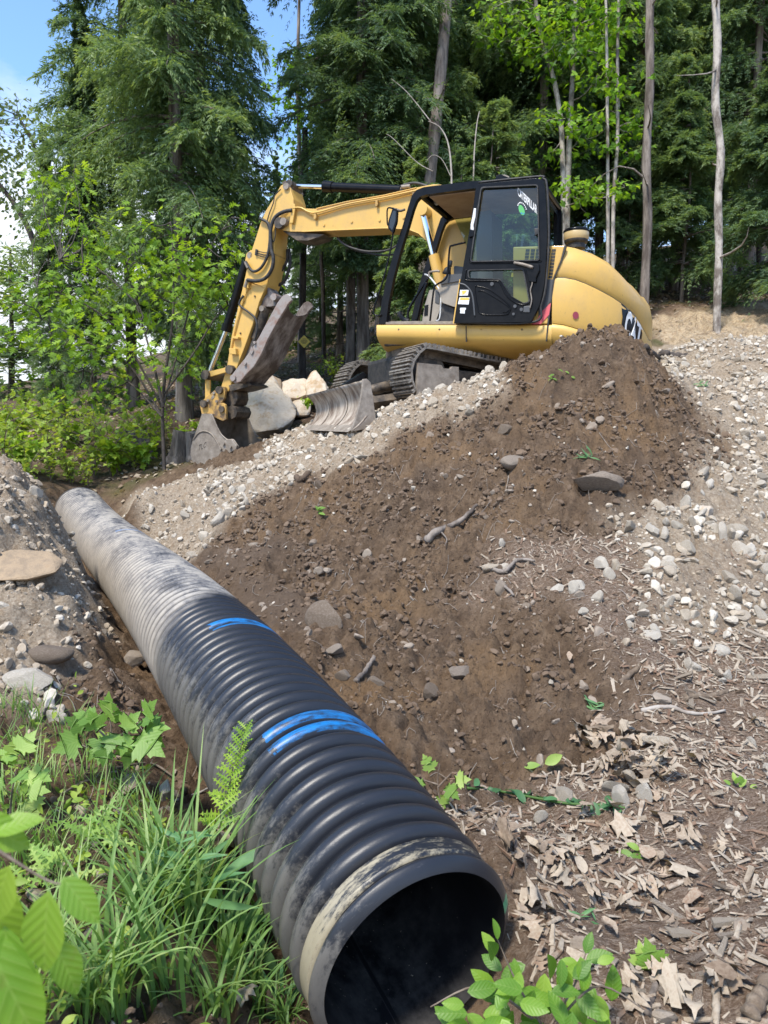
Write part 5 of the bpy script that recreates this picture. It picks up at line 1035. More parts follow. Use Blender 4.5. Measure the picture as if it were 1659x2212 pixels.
# individual stones
smesh = []
for k in range(9):
    me = rock_mesh(100+k, 3, .35, rng.uniform(.5, .85), 13, 'stone'); me.materials.append(M['stone']); smesh.append(me)
cand = []
def visible(p, m_=1.02): u, v = proj(p); return -10 < u < 1669 and -10 < v < 2222
x, y = rnd_ground(5200, -4.2, 6.0, 2.4, 10.5); sz = logsize(5200, .02, .075, 1.6); zz_ = zones(x, y); lf_ = np.where((x < -1.7) & (y < 7.6), .12, 1.0); w_s = lf_*np.clip(zz_[0]*.9+.30*zz_[1]*(y > 2.9)+.02, 0, 1)*(1-zz_[2]); d_, _ = pipe_dist(x, y); toe = np.exp(-((x+1.6)**2+(y-6.9)**2)/.9)+.8*np.exp(-((x-3.0)**2+(y-4.8)**2)/1.2); sz = sz*(1+.45*toe); k = (w_s*np.clip(fbm(x, y, .7, 3, 15)*1.6+.45+toe, .08, 1) > rng.uniform(0, 1, 5200)) & (d_ > PR+.05)
x, y, sz = x[k], y[k], sz[k]; app = sz/y; o_ = np.argsort(-app); cnt = 0; zc_ = ground_z(x, y)
for i in o_:
    if cnt >= 262: break
    p = np.array([x[i], y[i], zc_[i]])
    if not visible(p): continue
    ridge = x[i] < .9 and y[i] > 5; left = x[i] < -1.6 and not ridge
    o = meobj('stone', smesh[cnt % 9], None, p+np.array([0, 0, sz[i]*.25]), tuple(rng.uniform(0, 6.28, 3)*np.array([.25, .25, 1])), (sz[i]*rng.uniform(.8, 1.3), sz[i]*rng.uniform(.7, 1), sz[i]*rng.uniform(.6, 1)))
    tag(o, 'pale angular gravel stone lying loose on the slope', 'stone', 'loose gravel stones scattered over the slopes'); cnt += 1
# ------------------------------------------------------------------ leaves: outline shapes
def leaf_shape(pts, fold=.15, droop=.12):
    """symmetric lobed outline (right half listed base->tip), fan triangulated from the midrib"""
    R = np.array(pts, float); n_ = len(R); mid = np.stack([np.zeros(n_), R[:, 1]], -1); Lf = R*np.array([-1, 1])
    V2 = np.concatenate([mid, R, Lf]); z = np.abs(V2[:, 0])*fold-droop*V2[:, 1]**2; V = np.column_stack([V2, z]); F = []
    for i in range(n_-1): F += [(i, n_+i, n_+i+1, i+1), (i, i+1, 2*n_+i+1, 2*n_+i)]
    return V, np.array(F)
OAK = leaf_shape([(0.01, 0), (.06, .08), (.22, .16), (.12, .24), (.14, .32), (.38, .42), (.42, .50), (.18, .46), (.13, .54), (.17, .60), (.36, .72), (.34, .80), (.14, .74), (.10, .80), (.15, .90), (.05, .90), (0, 1.0)])
MAPLE = leaf_shape([(0.01, 0), (.05, .02), (.30, -.06), (.22, .10), (.42, .14), (.62, .34), (.46, .36), (.52, .52), (.28, .46), (.22, .48), (.26, .68), (.16, .70), (.08, .86), (0, 1.0)])
OVAL = leaf_shape([(0.005, 0), (.14, .12), (.24, .32), (.26, .5), (.20, .72), (.09, .90), (0, 1.0)], .25, .2)
LANCE = leaf_shape([(0.005, 0), (.05, .15), (.075, .4), (.06, .7), (0, 1.0)], .3, .35)
DRYOAK = leaf_shape([(0.01, 0), (.08, .06), (.30, .14), (.16, .22), (.18, .32), (.44, .42), (.40, .52), (.22, .48), (.17, .56), (.24, .62), (.40, .76), (.26, .80), (.14, .76), (.13, .86), (.16, .94), (0, 1.0)], .45, -.35)
SIMPLE = (np.array([[0, 0, 0], [.3, .45, .05], [0, 1, -.12], [-.3, .45, .05]], float), np.array([[0, 1, 2, 3]]))
SPRAY = (np.array([[0, 0, 0], [.17, .35, .0], [.0, 1.0, -.08], [-.17, .35, .0]], float), np.array([[0, 1, 2, 3]]))
def limb(mb, a, b_, r0, r1, bend=.1, n_=5, seg=6):
    a = np.array(a, float); b_ = np.array(b_, float); L_ = np.linalg.norm(b_-a); off = rng.normal(size=3)*bend*L_; t = np.linspace(0, 1, n_)[:, None]
    P = a*(1-t)+b_*t+off*np.sin(t*np.pi); tube(mb, P, np.linspace(r0, r1, n_), seg, cap=False); return P
def hemlock(seed, H, z0, Rm, nb=90, sw=1.0, low=.55, big=1.0):
    """returns crown mesh + trunk mesh; branches carry flat, drooping feathered sprays"""
    r = np.random.default_rng(seed); mb = MB(); lean = r.normal(size=2)*.01*H
    zs = np.linspace(0, H, 14); tr = np.maximum(.012, .0085*H*(1-zs/H)**.8); wob = np.cumsum(r.normal(size=(14, 2))*.02, 0)
    tube(mb, np.column_stack([wob, zs-.3]), tr*np.where(zs < .2, 1.5, 1), 12, cap=False)
    zb_ = z0+(H-z0)*np.sort(r.uniform(0, 1, nb))**.9; az = r.uniform(0, 2*np.pi, nb); fr = (zb_-z0)/(H-z0)
    Lb = Rm*np.where(fr < .12, low+(1-low)*fr/.12, 1-.88*(fr-.12)/.88)*r.uniform(.7, 1.12, nb); up0 = r.uniform(-.1, .30, nb)-.05
    nt_, ns = int(22*sw), int(11*sw); Ms = []; tints = []
    for i in range(nb):
        d2 = np.array([math.cos(az[i]), math.sin(az[i]), 0]); sd = np.array([-d2[1], d2[0], 0]); L_ = Lb[i]; s0 = np.array([0, 0, zb_[i]])
        cur = lambda t: s0+d2*(L_*t)[..., None]+np.array([0, 0, 1.0])*(L_*(up0[i]*t-.30*t**2.2))[..., None]
        tb_ = np.linspace(0, 1, 6); tube(mb, cur(tb_), np.linspace(.012*L_+.006, .003, 6), 4, cap=False)
        t = np.repeat(np.linspace(.12, 1.0, nt_), 2)+r.normal(size=2*nt_)*.01; sg = np.tile([1, -1], nt_); p0 = cur(np.clip(t, 0, 1))
        lt = L_*(.46*(1-t)**.8+.12)*r.uniform(.6, 1.15, 2*nt_); ang = r.uniform(.75, 1.15, 2*nt_); td = d2*np.cos(ang)[:, None]+sd*(sg*np.sin(ang))[:, None]+np.array([0, 0, 1])*(r.normal(size=2*nt_)*.34-.12)[:, None]
        # feathered twiglets along every twig
        q = np.linspace(.05, 1, ns)[None]*np.ones((2*nt_, 1)); q = np.clip(q+r.normal(size=q.shape)*.03, 0, 1); pz = -.34*lt[:, None]*q**2; pos = p0[:, None]+td[:, None]*(lt[:, None]*q)[..., None]; pos[..., 2] += pz+r.normal(size=q.shape)*.02
        for side in (1, -1):
            tdh = td[:, None]*np.ones((1, ns, 1)); perp = np.cross(tdh, np.array([0, 0, 1.0])); dirv = unit(tdh*.75+perp*side*r.uniform(.5, .9, q.shape)[..., None]+np.array([0, 0, 1])*(-.35*q-.12+r.normal(size=q.shape)*.18)[..., None])
            nrm = unit(np.array([0, 0, 1.0])+r.normal(size=dirv.shape)*.6); Xv = unit(np.cross(dirv, nrm)); Zv = np.cross(Xv, dirv); ln = (.10+.08*r.uniform(size=q.shape))*(1.1-.4*q)*big
            Ms.append(mats(pos.reshape(-1, 3), (Xv*ln[..., None]*.95).reshape(-1, 3), (dirv*ln[..., None]*1.25).reshape(-1, 3), (Zv*ln[..., None]).reshape(-1, 3)))
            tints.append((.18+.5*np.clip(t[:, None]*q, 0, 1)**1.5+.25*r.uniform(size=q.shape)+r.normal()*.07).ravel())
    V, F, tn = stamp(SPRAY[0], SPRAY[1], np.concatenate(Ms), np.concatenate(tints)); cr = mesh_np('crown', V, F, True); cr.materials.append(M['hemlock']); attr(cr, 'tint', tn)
    tk = mesh_np('trunk', mb.V(), mb.f, True); tk.materials.append(M['bark']); return cr, tk
def tree(name, label, cat, loc, meshes, rz=0, sc=1.0, group=None, parts=('crown', 'trunk')):
    r_ = root(name, loc, label, cat, group); r_.rotation_euler[2] = rz; r_.scale = (sc,)*3 if np.isscalar(sc) else sc
    for me, nm in zip(meshes, parts):
        if me: o = bpy.data.objects.new(nm, me); COL.objects.link(o); o.parent = r_
    return r_
def base_at(u, d, v=None):
    x = (u-CX)/FPX*d
    for it in range(4): y = (d+ (0))*1.0/ (math.cos(_p)); z = gz(x, y); y = (d+(z-1.6)*math.sin(_p))/math.cos(_p)
    return np.array([x, y, gz(x, y)])
HV = [hemlock(1, 17, 1.7, 2.4, 210, 1.25, .5, .66), hemlock(2, 19, 2.2, 2.5, 220, 1.25, .5, .66), hemlock(3, 18, .8, 2.2, 240, 1.25, .6, .66), hemlock(4, 5.2, .5, 1.35, 70, 1.1, .8, .6)]
# u, depth, variant, scale, label
HT = [(398, 13.8, 2, 1.25, 'tallest dense hemlock on the left, its grey trunk right of the stump'), (450, 15.8, 2, 1.2, 'hemlock whose trunk stands just behind the tallest left hemlock'), (290, 17.0, 0, 1.15, 'full hemlock forming the left outline of the tall group'), (205, 16.5, 2, .50, 'shorter dense hemlock left of the tall group, low branches'), (120, 17.5, 2, .38, 'low bushy hemlock at the far left edge of the wood'),
 (785, 16.5, 1, 1.15, 'dense hemlock behind the stick cylinder, right of the sky gap'), (835, 18.2, 0, 1.1, 'hemlock behind the middle of the boom'), (905, 17.4, 1, 1.0, 'hemlock left of the bare leaning trunk above the cab'), (1010, 20, 2, 1.1, 'hemlock behind the bleached dead branches above the cab'), (1120, 18.8, 0, 1.1, 'hemlock behind the rear of the cab roof'), (1290, 20.5, 1, 1.0, 'hemlock behind the air cleaner, between the bright maples'), (1370, 17.8, 0, .95, 'hemlock left of the straight grey trunk'), (1455, 18.6, 2, 1.0, 'hemlock between the straight trunk and the pale mottled trunk'), (1530, 20.6, 1, 1.0, 'hemlock behind the pale mottled trunk'), (1615, 17.4, 0, 1.0, 'hemlock at the right edge of the picture, yellowish branch ends'), (1700, 19.5, 2, 1.0, 'hemlock half cut off by the right edge'),
 (940, 23, 1, 1.0, 'far dark hemlock behind the cab'), (1210, 24, 2, 1.1, 'far dark hemlock behind the twin maple stems'), (820, 24.5, 2, 1.1, 'far dark hemlock behind the boom'), (735, 21, 2, .8, 'lower hemlock just right of the sky gap, behind the stick cylinder'), (1165, 17.5, 1, 1.0, 'hemlock directly behind the cab door'), (560, 24.5, 2, .36, 'low distant hemlock under the sky gap, leftmost of four'), (602, 25.5, 2, .38, 'low distant hemlock under the sky gap, second from left'), (648, 24.0, 2, .36, 'low distant hemlock under the sky gap, third from left'), (692, 25.0, 2, .40, 'low distant hemlock under the sky gap, rightmost of four'), (1340, 22, 0, 1.1, 'hemlock deep in the wood behind the slender maple stems'), (1410, 25, 0, 1.1, 'far dark hemlock right of the counterweight'), (1580, 25, 2, 1.1, 'far dark hemlock behind the right-hand wood'), (1070, 26, 1, 1.2, 'far dark hemlock behind the young hemlocks'),
 (1000, 13.2, 3, .80, 'young hemlock with pale green tips left above the cab roof'), (1065, 13.4, 3, .95, 'young hemlock with yellow-green tips right above the cab roof'), (905, 13.8, 3, .85, 'young hemlock above the end of the boom'), (1350, 16.5, 3, .7, 'young hemlock sapling right of the slender maple stems'), (1470, 16.2, 3, 1.0, 'young hemlock between the two bare trunks, above the straw slope'), (1670, 14.2, 3, 1.0, 'young hemlock spreading in from the right edge')]
for i, (u, d, k, s, lb) in enumerate(HT): tree('hemlock_tree' if k < 3 else 'young_hemlock', lb, 'tree' if k < 3 else 'young tree', base_at(u, d)-np.array([0, 0, .1]), HV[k], rng.uniform(0, 6.28), ((s*.66, s*.66, s) if u == 450 else (s*.70, s*.70, s) if u == 398 else (s*.78, s*.78, s)) if k < 3 else s, 'hemlocks of the wood' if k < 3 else 'young hemlocks at the edge of the wood')
# far wood that reads as one mass
Ms = []; tn = []; n_ = 90000
xx = rng.uniform(-24, 26, n_); yy = 27+.25*np.maximum(xx, 0)+rng.uniform(0, 7, n_); hh = ground_z(xx, yy)+rng.uniform(0, 1, n_)**.7*17+1.0; ok = (fbm(xx, hh, 2.2, 3, 91) > -.18) & ((xx > -2.0) | (hh < ground_z(xx, yy)+np.where(xx > -6.5, 5.5, 2.8)+1.2*np.sin(xx*1.3))); xx, yy, hh = xx[ok], yy[ok], hh[ok]; X_, Y_, Z_ = rand_rot(len(xx), .9); s_ = rng.uniform(.18, .42, (len(xx), 1))
V, F, t_ = stamp(*SPRAY, mats(np.stack([xx, yy, hh], -1), X_*s_*1.6, Y_*s_, Z_*s_), rng.uniform(0, .7, len(xx))); me = mesh_np('far_wood', V, F); me.materials.append(M['hemlock']); attr(me, 'tint', t_); o = bpy.data.objects.new('far_wood', me); COL.objects.link(o); o['kind'] = 'stuff'
n_ = 16000; xx = rng.uniform(-1.5, 14, n_); yy = 25.5+.2*xx+rng.uniform(0, 2, n_); hh = ground_z(xx, yy)+rng.uniform(3, 15, n_); ok = fbm(xx, hh, 1.6, 3, 95) > .05; xx, yy, hh = xx[ok], yy[ok], hh[ok]; X_, Y_, Z_ = rand_rot(len(xx), .9); s_ = rng.uniform(.12, .26, (len(xx), 1))
V, F, t_ = stamp(*SIMPLE, mats(np.stack([xx, yy, hh], -1), X_*s_, Y_*s_, Z_*s_), rng.uniform(.2, 1, len(xx))); me = mesh_np('far_broadleaf_wood', V, F); me.materials.append(M['maple']); attr(me, 'tint', t_); o = bpy.data.objects.new('far_broadleaf_wood', me); COL.objects.link(o); o['kind'] = 'stuff'
# ------------------------------------------------------------------ bare trunks traced on the photograph
def trunk_tree(label, pts, d, r0, r1, m, name='bare_tree', stubs=6, crown=None):
    """pts: pixels from the bottom up; the trunk goes on upwards out of the picture"""
    b_ = base_at(pts[0][0], d); P = [b_-np.array([0, 0, .3])]+[W(u, v, d) for u, v in pts]; up_ = P[-1]-P[-2]; up_ = up_/np.linalg.norm(up_); P.append(P[-1]+up_*3.0); P = smooth_path(P, 30)
    rt = root(name, b_, label, 'tree', None); mb = MB(); tube(mb, P, np.linspace(r0, r1, len(P))*(1+.06*np.sin(np.arange(len(P))*1.7)), 12, cap=False)
    for k in range(stubs):
        i = rng.integers(6, len(P)-2); a = P[i]; an = rng.uniform(0, 6.28); limb(mb, a, a+np.array([math.cos(an), math.sin(an), rng.uniform(-.3, .5)])*rng.uniform(.3, 1.2), r1*.28, .004, .12)
    mbobj('trunk', mb, m, rt, smooth=True); return rt, P
T_ = [('bare leaning grey trunk rising above the excavator cab', [(905, 780), (928, 400), (948, 200), (965, 0), (970, -120)], 15.2, .13, .11, 'bark'),
 ('straight grey-brown trunk right of the counterweight', [(1392, 640), (1399, 480), (1396, 340), (1404, 180), (1403, 60), (1408, -100)], 14.6, .092, .078, 'bark'),
 ('pale mottled birch-like trunk near the right edge', [(1549, 668), (1553, 540), (1551, 430), (1557, 330), (1545, 220), (1550, 100), (1546, 0), (1552, -100)], 13.4, .068, .07, 'bark_light'),
 ('dark thin trunk carrying the small yellow sign', [(653, 800), (653, 700), (655, 560)], 17.0, .09, .07, 'bark_dark'),
 ('grey trunk seen below the boom right of the yellow sign', [(756, 800), (758, 700), (756, 560), (750, 450)], 16.8, .12, .09, 'bark'),
 ('slimmer grey trunk close to the right of the trunk below the boom', [(777, 790), (776, 640), (779, 500)], 18.0, .07, .05, 'bark'),
 ('dark trunk in the wood below the right-hand hemlocks', [(1470, 660), (1478, 480), (1485, 330)], 18.0, .07, .05, 'bark_dark'),
 ('dark straight trunk at the right, behind the birch-like trunk', [(1597, 620), (1600, 480), (1600, 330)], 20.0, .07, .05, 'bark_dark'),
 ('dark trunk leaning at the very right edge', [(1640, 620), (1640, 440), (1655, 330)], 18.5, .07, .05, 'bark_dark'),
 ('thin dark trunk left of the birch-like trunk', [(1510, 640), (1505, 500), (1500, 380)], 21, .05, .04, 'bark_dark'),
 ('thin trunk between the boulders and the yellow sign', [(700, 800), (698, 640), (694, 560)], 20, .06, .05, 'bark_dark')]
for lb, pts, d, r0, r1, mk in T_: trunk_tree(lb, pts, d, r0, r1, M[mk])
# ------------------------------------------------------------------ broadleaf trees
def broadleaf(name, label, cat, b_, stems, clusters, leaf, lm, sm, size, per, spread, group=None, hang=.5, loc_is_world=True):
    """stems: list of (points, r0, r1); clusters: list of (centre, radius, count)"""
    rt = root(name, b_, label, cat, group); mb = MB(); tips = []
    for P, r0, r1 in stems: P = smooth_path(P, 16); tube(mb, P, np.linspace(r0, r1, 16), 6, cap=False); tips.append(P)
    Ms = []; tn = []; allp = np.concatenate(tips)
    for c, rad, cnt in clusters:
        c = np.asarray(c); near = allp[np.argmin(((allp-c)**2).sum(1))]; limb(mb, near, c, .012, .004, .12, 5, 4)
        n_ = cnt; off = rng.normal(size=(n_, 3))*np.array(rad)/2; pos = c+off; out_ = unit(off+rng.normal(size=(n_, 3))*.15); dirv = unit(out_*np.array([1, 1, .35])+np.array([0, 0, -hang])); nz = unit(np.array([0, 0, 1.0])+rng.normal(size=(n_, 3))*.55); X_ = unit(np.cross(dirv, nz)); Z_ = np.cross(X_, dirv); s = (size*rng.uniform(.65, 1.2, n_))[:, None]
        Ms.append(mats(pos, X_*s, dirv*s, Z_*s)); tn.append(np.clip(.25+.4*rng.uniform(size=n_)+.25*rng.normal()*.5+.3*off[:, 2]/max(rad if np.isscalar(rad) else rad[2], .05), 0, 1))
        for k in range(max(2, n_//9)): q = pos[rng.integers(n_)]; limb(mb, c, q, .005, .002, .1, 3, 3)
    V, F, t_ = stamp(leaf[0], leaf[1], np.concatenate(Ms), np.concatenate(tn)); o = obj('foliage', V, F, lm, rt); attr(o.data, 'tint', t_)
    mbobj('trunk', mb, sm, rt, smooth=True); return rt
def tr_clusters(pix, d, rad, cnt, jit=.35): return [(W(u, v, d+rng.normal()*jit), rad, cnt) for u, v in pix]
def fillpix(poly, step, jit=.4):
    P = np.array(poly, float); o = []
    for u in np.arange(P[:, 0].min(), P[:, 0].max(), step):
        for v in np.arange(P[:, 1].min(), P[:, 1].max(), step*.8):
            a = u+rng.normal()*step*jit; b_ = v+rng.normal()*step*jit
            if inside(P, np.array([a]), np.array([b_]), 1.0, 0)[0] > .5: o.append((a, b_))
    return o
# oak sapling in front of the left hemlocks
d = 11.2; B0 = base_at(355, d); st = []
for pts, r0 in (([(358, 960), (352, 860), (372, 700), (375, 600), (370, 480)], .03), ([(352, 880), (330, 780), (290, 640), (270, 560)], .024), ([(350, 900), (280, 790), (190, 740), (90, 690)], .02), ([(350, 880), (260, 720), (170, 650), (80, 620)], .018), ([(356, 850), (420, 760), (470, 680), (520, 640)], .016), ([(352, 880), (400, 700), (440, 560), (500, 470)], .018), ([(350, 900), (270, 820), (180, 800)], .014), ([(300, 660), (210, 580), (130, 560)], .012)):
    P = [W(u, v, d+rng.normal()*.2) for u, v in pts]; P[0] = B0.copy() if pts[0][1] > 900 else P[0]; st.append((P, r0, .006))
cl = tr_clusters(fillpix([(270, 470), (320, 450), (380, 500), (440, 540), (520, 590), (500, 660), (430, 700), (330, 650), (260, 560)], 44), d, (.5, .5, .28), 20)+tr_clusters(fillpix([(60, 610), (120, 590), (250, 650), (290, 720), (330, 790), (280, 800), (180, 770), (90, 720)], 40), d, (.55, .5, .2), 20)+tr_clusters(fillpix([(90, 390), (170, 370), (200, 470), (250, 540), (170, 590), (110, 520)], 50), 12, (.34, .34, .2), 17)+tr_clusters(fillpix([(440, 560), (540, 400), (560, 470), (520, 560), (540, 680), (470, 760), (430, 700)], 44), d, (.5, .5, .35), 18)+tr_clusters([(20, 650), (30, 720), (150, 850), (250, 800), (330, 690), (200, 480), (215, 560)], d, (.3, .3, .16), 16)+tr_clusters([(430, 790), (385, 800), (300, 835), (345, 765), (460, 740), (250, 835), (200, 845), (120, 800), (60, 760), (330, 870), (400, 740)], d, (.5, .4, .22), 16)
broadleaf('oak_sapling', 'spreading oak sapling with bright green lobed leaves left of the excavator arm', 'young tree', B0, st, cl, OAK, M['oak'], M['bark_dark'], .15, 0, 0)
# bright maples right of centre
d = 15.6; B0 = base_at(1222, d); st = []
for pts, r0, r1 in (([(1222, 760), (1218, 520), (1214, 300), (1198, 180), (1165, 60), (1150, -60)], .07, .04), ([(1224, 760), (1224, 500), (1230, 300), (1240, 100), (1246, -80)], .075, .045)): st.append(([B0]+[W(u, v, d) for u, v in pts[1:]], r0, r1))
cl = tr_clusters(fillpix([(1100, 0), (1330, -40), (1340, 100), (1290, 190), (1230, 220), (1160, 150), (1090, 110)], 40), d, (.5, .5, .3), 34)+tr_clusters([(1180, 260), (1260, 280), (1240, 340), (1190, 330), (1215, 400), (1250, 430), (1230, 240), (1090, 40), (1060, 20), (1060, 80)], d, (.45, .45, .2), 30)
broadleaf('maple_tree', 'twin-stemmed maple with yellow-green leaves near the top of the picture', 'tree', B0, st, cl, MAPLE, M['maple'], M['bark_light'], .13, 0, 0)
d = 15.0; B0 = base_at(1312, d); st = [([B0]+[W(u, v, d) for u, v in ((1313, 440), (1312, 250), (1310, 60), (1306, -80))], .04, .025), ([B0+np.array([.1, 0, 0])]+[W(u, v, d) for u, v in ((1325, 440), (1334, 300), (1334, 100), (1340, -80))], .045, .028)]
cl = tr_clusters([(1255, 262), (1290, 255), (1330, 245), (1370, 262), (1375, 275), (1345, 290), (1265, 300), (1310, 320), (1230, 400), (1265, 410), (1295, 398), (1335, 412), (1350, 405), (1280, 425), (1325, 140), (1300, 180), (1340, 190), (1345, 60), (1320, 20), (1355, 330)], d, (.36, .36, .14), 30)
broadleaf('maple_tree', 'slender maple with two thin stems and leaf sprays right behind the air cleaner', 'tree', B0, st, cl, MAPLE, M['maple'], M['bark_light'], .12, 0, 0)
# bright canopy gaps high in the wood
for lb, poly, d in (('broadleaf tree whose yellow-green crown fills the top behind the bare leaning trunk', [(1000, -60), (1110, -60), (1100, 120), (1010, 60)], 19), ('light green maple glowing between the tall hemlocks and the boom', [(610, 90), (690, 110), (700, 420), (640, 400), (600, 250)], 21), ('yellow-green maple crown above the right-hand bare trunks', [(1330, -60), (1440, -60), (1430, 60), (1350, 80)], 19.5)):
    cu = np.mean(poly, axis=0); B0 = base_at(cu[0], d); broadleaf('maple_tree', lb, 'tree', B0, [([B0, W(cu[0]+5, 500, d), W(cu[0]-5, 200, d), W(cu[0], -60, d)], .09, .04)], tr_clusters(fillpix(poly, 36), d, (.6, .6, .4), 30, .6), MAPLE, M['maple'], M['bark'], .15, 0, 0)
# far oak against the sky on the left, far pine
d = 24; B0 = base_at(150, d); st = [([B0]+[W(u, v, d) for u, v in ((140, 640), (90, 560), (50, 470), (0, 400), (-60, 330))], .15, .05), ([W(120, 610, d), W(110, 500, d), W(95, 420, d), W(80, 330, d), W(40, 250, d)], .07, .02), ([W(150, 700, d), W(150, 560, d), W(140, 450, d), W(120, 380, d)], .06, .02)]
cl = tr_clusters(fillpix([(-60, 200), (60, 205), (100, 260), (190, 290), (180, 420), (200, 520), (160, 600), (60, 500), (-60, 420)], 34), d, (.8, .8, .5), 24, .8)
broadleaf('oak_tree', 'thin pale green tree with a leaning dark trunk against the sky at the left edge', 'tree', B0, st, cl, SIMPLE, M['faroak'], M['bark_dark'], .2, 0, 0)
d = 26; B0 = base_at(25, d); st = [([B0, W(25, 700, d), W(22, 540, d)], .12, .03)]
broadleaf('pine_tree', 'distant blue-green pine at the left edge below the leaning tree', 'tree', B0, st, tr_clusters(fillpix([(-40, 620), (20, 530), (70, 560), (90, 720), (80, 860), (-40, 860)], 32), d, (1.0, 1.0, .25), 70, .8), SPRAY, M['hemlock'], M['bark_dark'], .35, 0, 0, hang=.05)
# bleached dead branches above the cab
rt = root('dead_branch', W(975, 380, 12.6), 'bleached dead sapling stem arching up behind the cab roof', 'branch'); mb = MB()
for pts, r0 in (([(975, 440), (975, 370), (968, 310), (950, 275), (925, 262)], .02), ([(973, 380), (955, 345), (935, 335), (920, 350)], .008), ([(930, 262), (880, 200), (845, 170)], .01), ([(1022, 440), (1024, 340), (1030, 270), (1036, 240)], .016), ([(935, 370), (900, 350), (850, 300), (835, 290)], .01)):
    tube(mb, smooth_path([W(u, v, 12.6) for u, v in pts], 14), np.linspace(r0, r0*.4, 14), 6, cap=False)
mbobj('stem', mb, M['dead_wood'], rt, smooth=True)
# yellow notice nailed to the thin trunk
sp_ = W(657, 738, 16.85); sg = root('notice_sign', sp_, 'small yellow diamond sign nailed to a dark thin trunk', 'sign'); mb = MB(); s_ = .14; prism(mb, [sp_+np.array(q)*s_ for q in ((-1, 0, 0), (0, 0, -1.05), (1, 0, 0), (0, 0, 1.05))], (0, -.012, 0)); fix(mbobj('board', mb, M['label_yellow'], sg, bevel=.003))
mb = MB()
for i, (a, z_) in enumerate(((.35, .42), (.62, .22), (.7, .05), (.6, -.12), (.4, -.3))): box(mb, sp_+np.array([0, -.014, z_*s_]), (a*s_*.8, 0, 0), (0, .001, 0), (0, 0, .018*s_*2))
mbobj('print', mb, M['bark_dark'], sg)
# stumps
def stump(u, v, d, r, h, label):
    p = base_at(u, d); n_ = 40; a = np.linspace(0, 2*np.pi, n_, endpoint=False); V = []; prof = [(1.45, -.2), (1.3, .0), (1.1, .12), (1.0, .35), (.95, .7), (.93, .95)]
    fl = 1+.10*np.sin(a*5+1)+.07*np.sin(a*9)+.04*np.sin(a*17)
    for q, z_ in prof: V.append(np.stack([p[0]+r*q*(1+(fl-1)*(2.2-z_*1.4))*np.cos(a), p[1]+r*q*(1+(fl-1)*(2.2-z_*1.4))*np.sin(a), p[2]+z_*h+(.06*h*np.sin(a*2+.5)+.03*h*np.sin(a*7))*(z_ > .9)], -1))
    V = np.concatenate(V); F = [(i*n_+j, i*n_+(j+1) % n_, (i+1)*n_+(j+1) % n_, (i+1)*n_+j) for i in range(len(prof)-1) for j in range(n_)]; F.append(tuple(range((len(prof)-1)*n_, len(prof)*n_)))
    o = obj('tree_stump', V, F, M['stump'], None, p, True); o.data.set_sharp_from_angle(angle=R_(50)); tag(o, label, 'stump')
stump(287, 905, 12.3, .24, .50, 'weathered grey tree stump among the undergrowth left of the big trunk'); stump(408, 905, 12.0, .24, .45, 'broken grey stump right behind the excavator bucket')
# ------------------------------------------------------------------ undergrowth
def bush_mesh(seed, n_st, h, leaf, size, lm, per=10, spread=.5, arch=.4):
    r = np.random.default_rng(seed); mb = MB(); Ms = []; tn = []
    for i in range(n_st):
        a = r.uniform(0, 6.28); d_ = np.array([math.cos(a), math.sin(a), 0]); H_ = h*r.uniform(.5, 1.1); tip = d_*spread*H_*r.uniform(.4, 1.2)+np.array([0, 0, H_]); midp = np.array([0, 0, H_*.55])+d_*.12*H_
        P = smooth_path([np.zeros(3), midp, tip-np.array([0, 0, arch*.2*H_])], 10); tube(mb, P, np.linspace(.008, .003, 10)*h, 4, cap=False)
        for j in range(per):
            t = r.uniform(.3, 1); p = P[int(t*9)]+r.normal(size=3)*.05*h; dv = unit(d_*.5+r.normal(size=3)*.7+np.array([0, 0, .0])); nz = unit(np.array([0, 0, 1.0])+r.normal(size=3)*.4); X_ = unit(np.cross(dv, nz)); Z_ = np.cross(X_, dv); s = size*r.uniform(.6, 1.2)
            Ms.append(np.column_stack([X_*s, dv*s, Z_*s, p])); tn.append(np.clip(.2+.5*r.uniform()+.25*t, 0, 1))
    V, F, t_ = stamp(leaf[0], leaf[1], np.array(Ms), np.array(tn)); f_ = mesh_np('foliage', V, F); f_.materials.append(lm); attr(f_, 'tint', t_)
    st = mesh_np('stem', mb.V(), mb.f); st.materials.append(M['twig']); return f_, st
BU = [bush_mesh(1, 11, .95, MAPLE, .10, M['under'], 10, .9), bush_mesh(2, 14, .75, OVAL, .07, M['under'], 11, 1.0), bush_mesh(3, 12, .55, MAPLE, .12, M['oak'], 10, .7), bush_mesh(4, 14, 1.3, SIMPLE, .08, M['hemlock'], 40, .5)]
def bush(u, v, k, s, name, label, cat, group=None, d=None):
    p = W(u, v, d) if d else hit(u, v, 8.0); r_ = root(name, p, label, cat, group); r_.rotation_euler[2] = rng.uniform(0, 6.28); r_.scale = (s,)*3
    for me, nm in zip(BU[k], ('foliage', 'stem')): o = bpy.data.objects.new(nm, me); COL.objects.link(o); o.parent = r_
    return r_
G1 = 'bright green bushes of the undergrowth left of the pipe'
for (u, v, s) in ((60, 1060, .7), (190, 1055, .55), (110, 1040, .7), (260, 985, .8), (420, 985, .4), (340, 940, .6), (290, 1015, .55), (375, 975, .45)): bush(u, v, 0, s, 'bush', 'low bright bush of the leafy fringe between the wood and the pipe end', 'bush', 'low bushes fringing the far end of the pipe')
k_ = 0
for (u, v) in fillpix([(-40, 880), (120, 870), (260, 930), (240, 960), (330, 970), (350, 1010), (230, 1040), (160, 1050), (60, 1030), (-40, 1020)], 46, .3):
    bush(u, v, int(rng.integers(0, 3)), rng.uniform(.7, 1.25), 'bush', 'leafy bright green bush among many alike at the left edge of the wood', 'bush', G1)
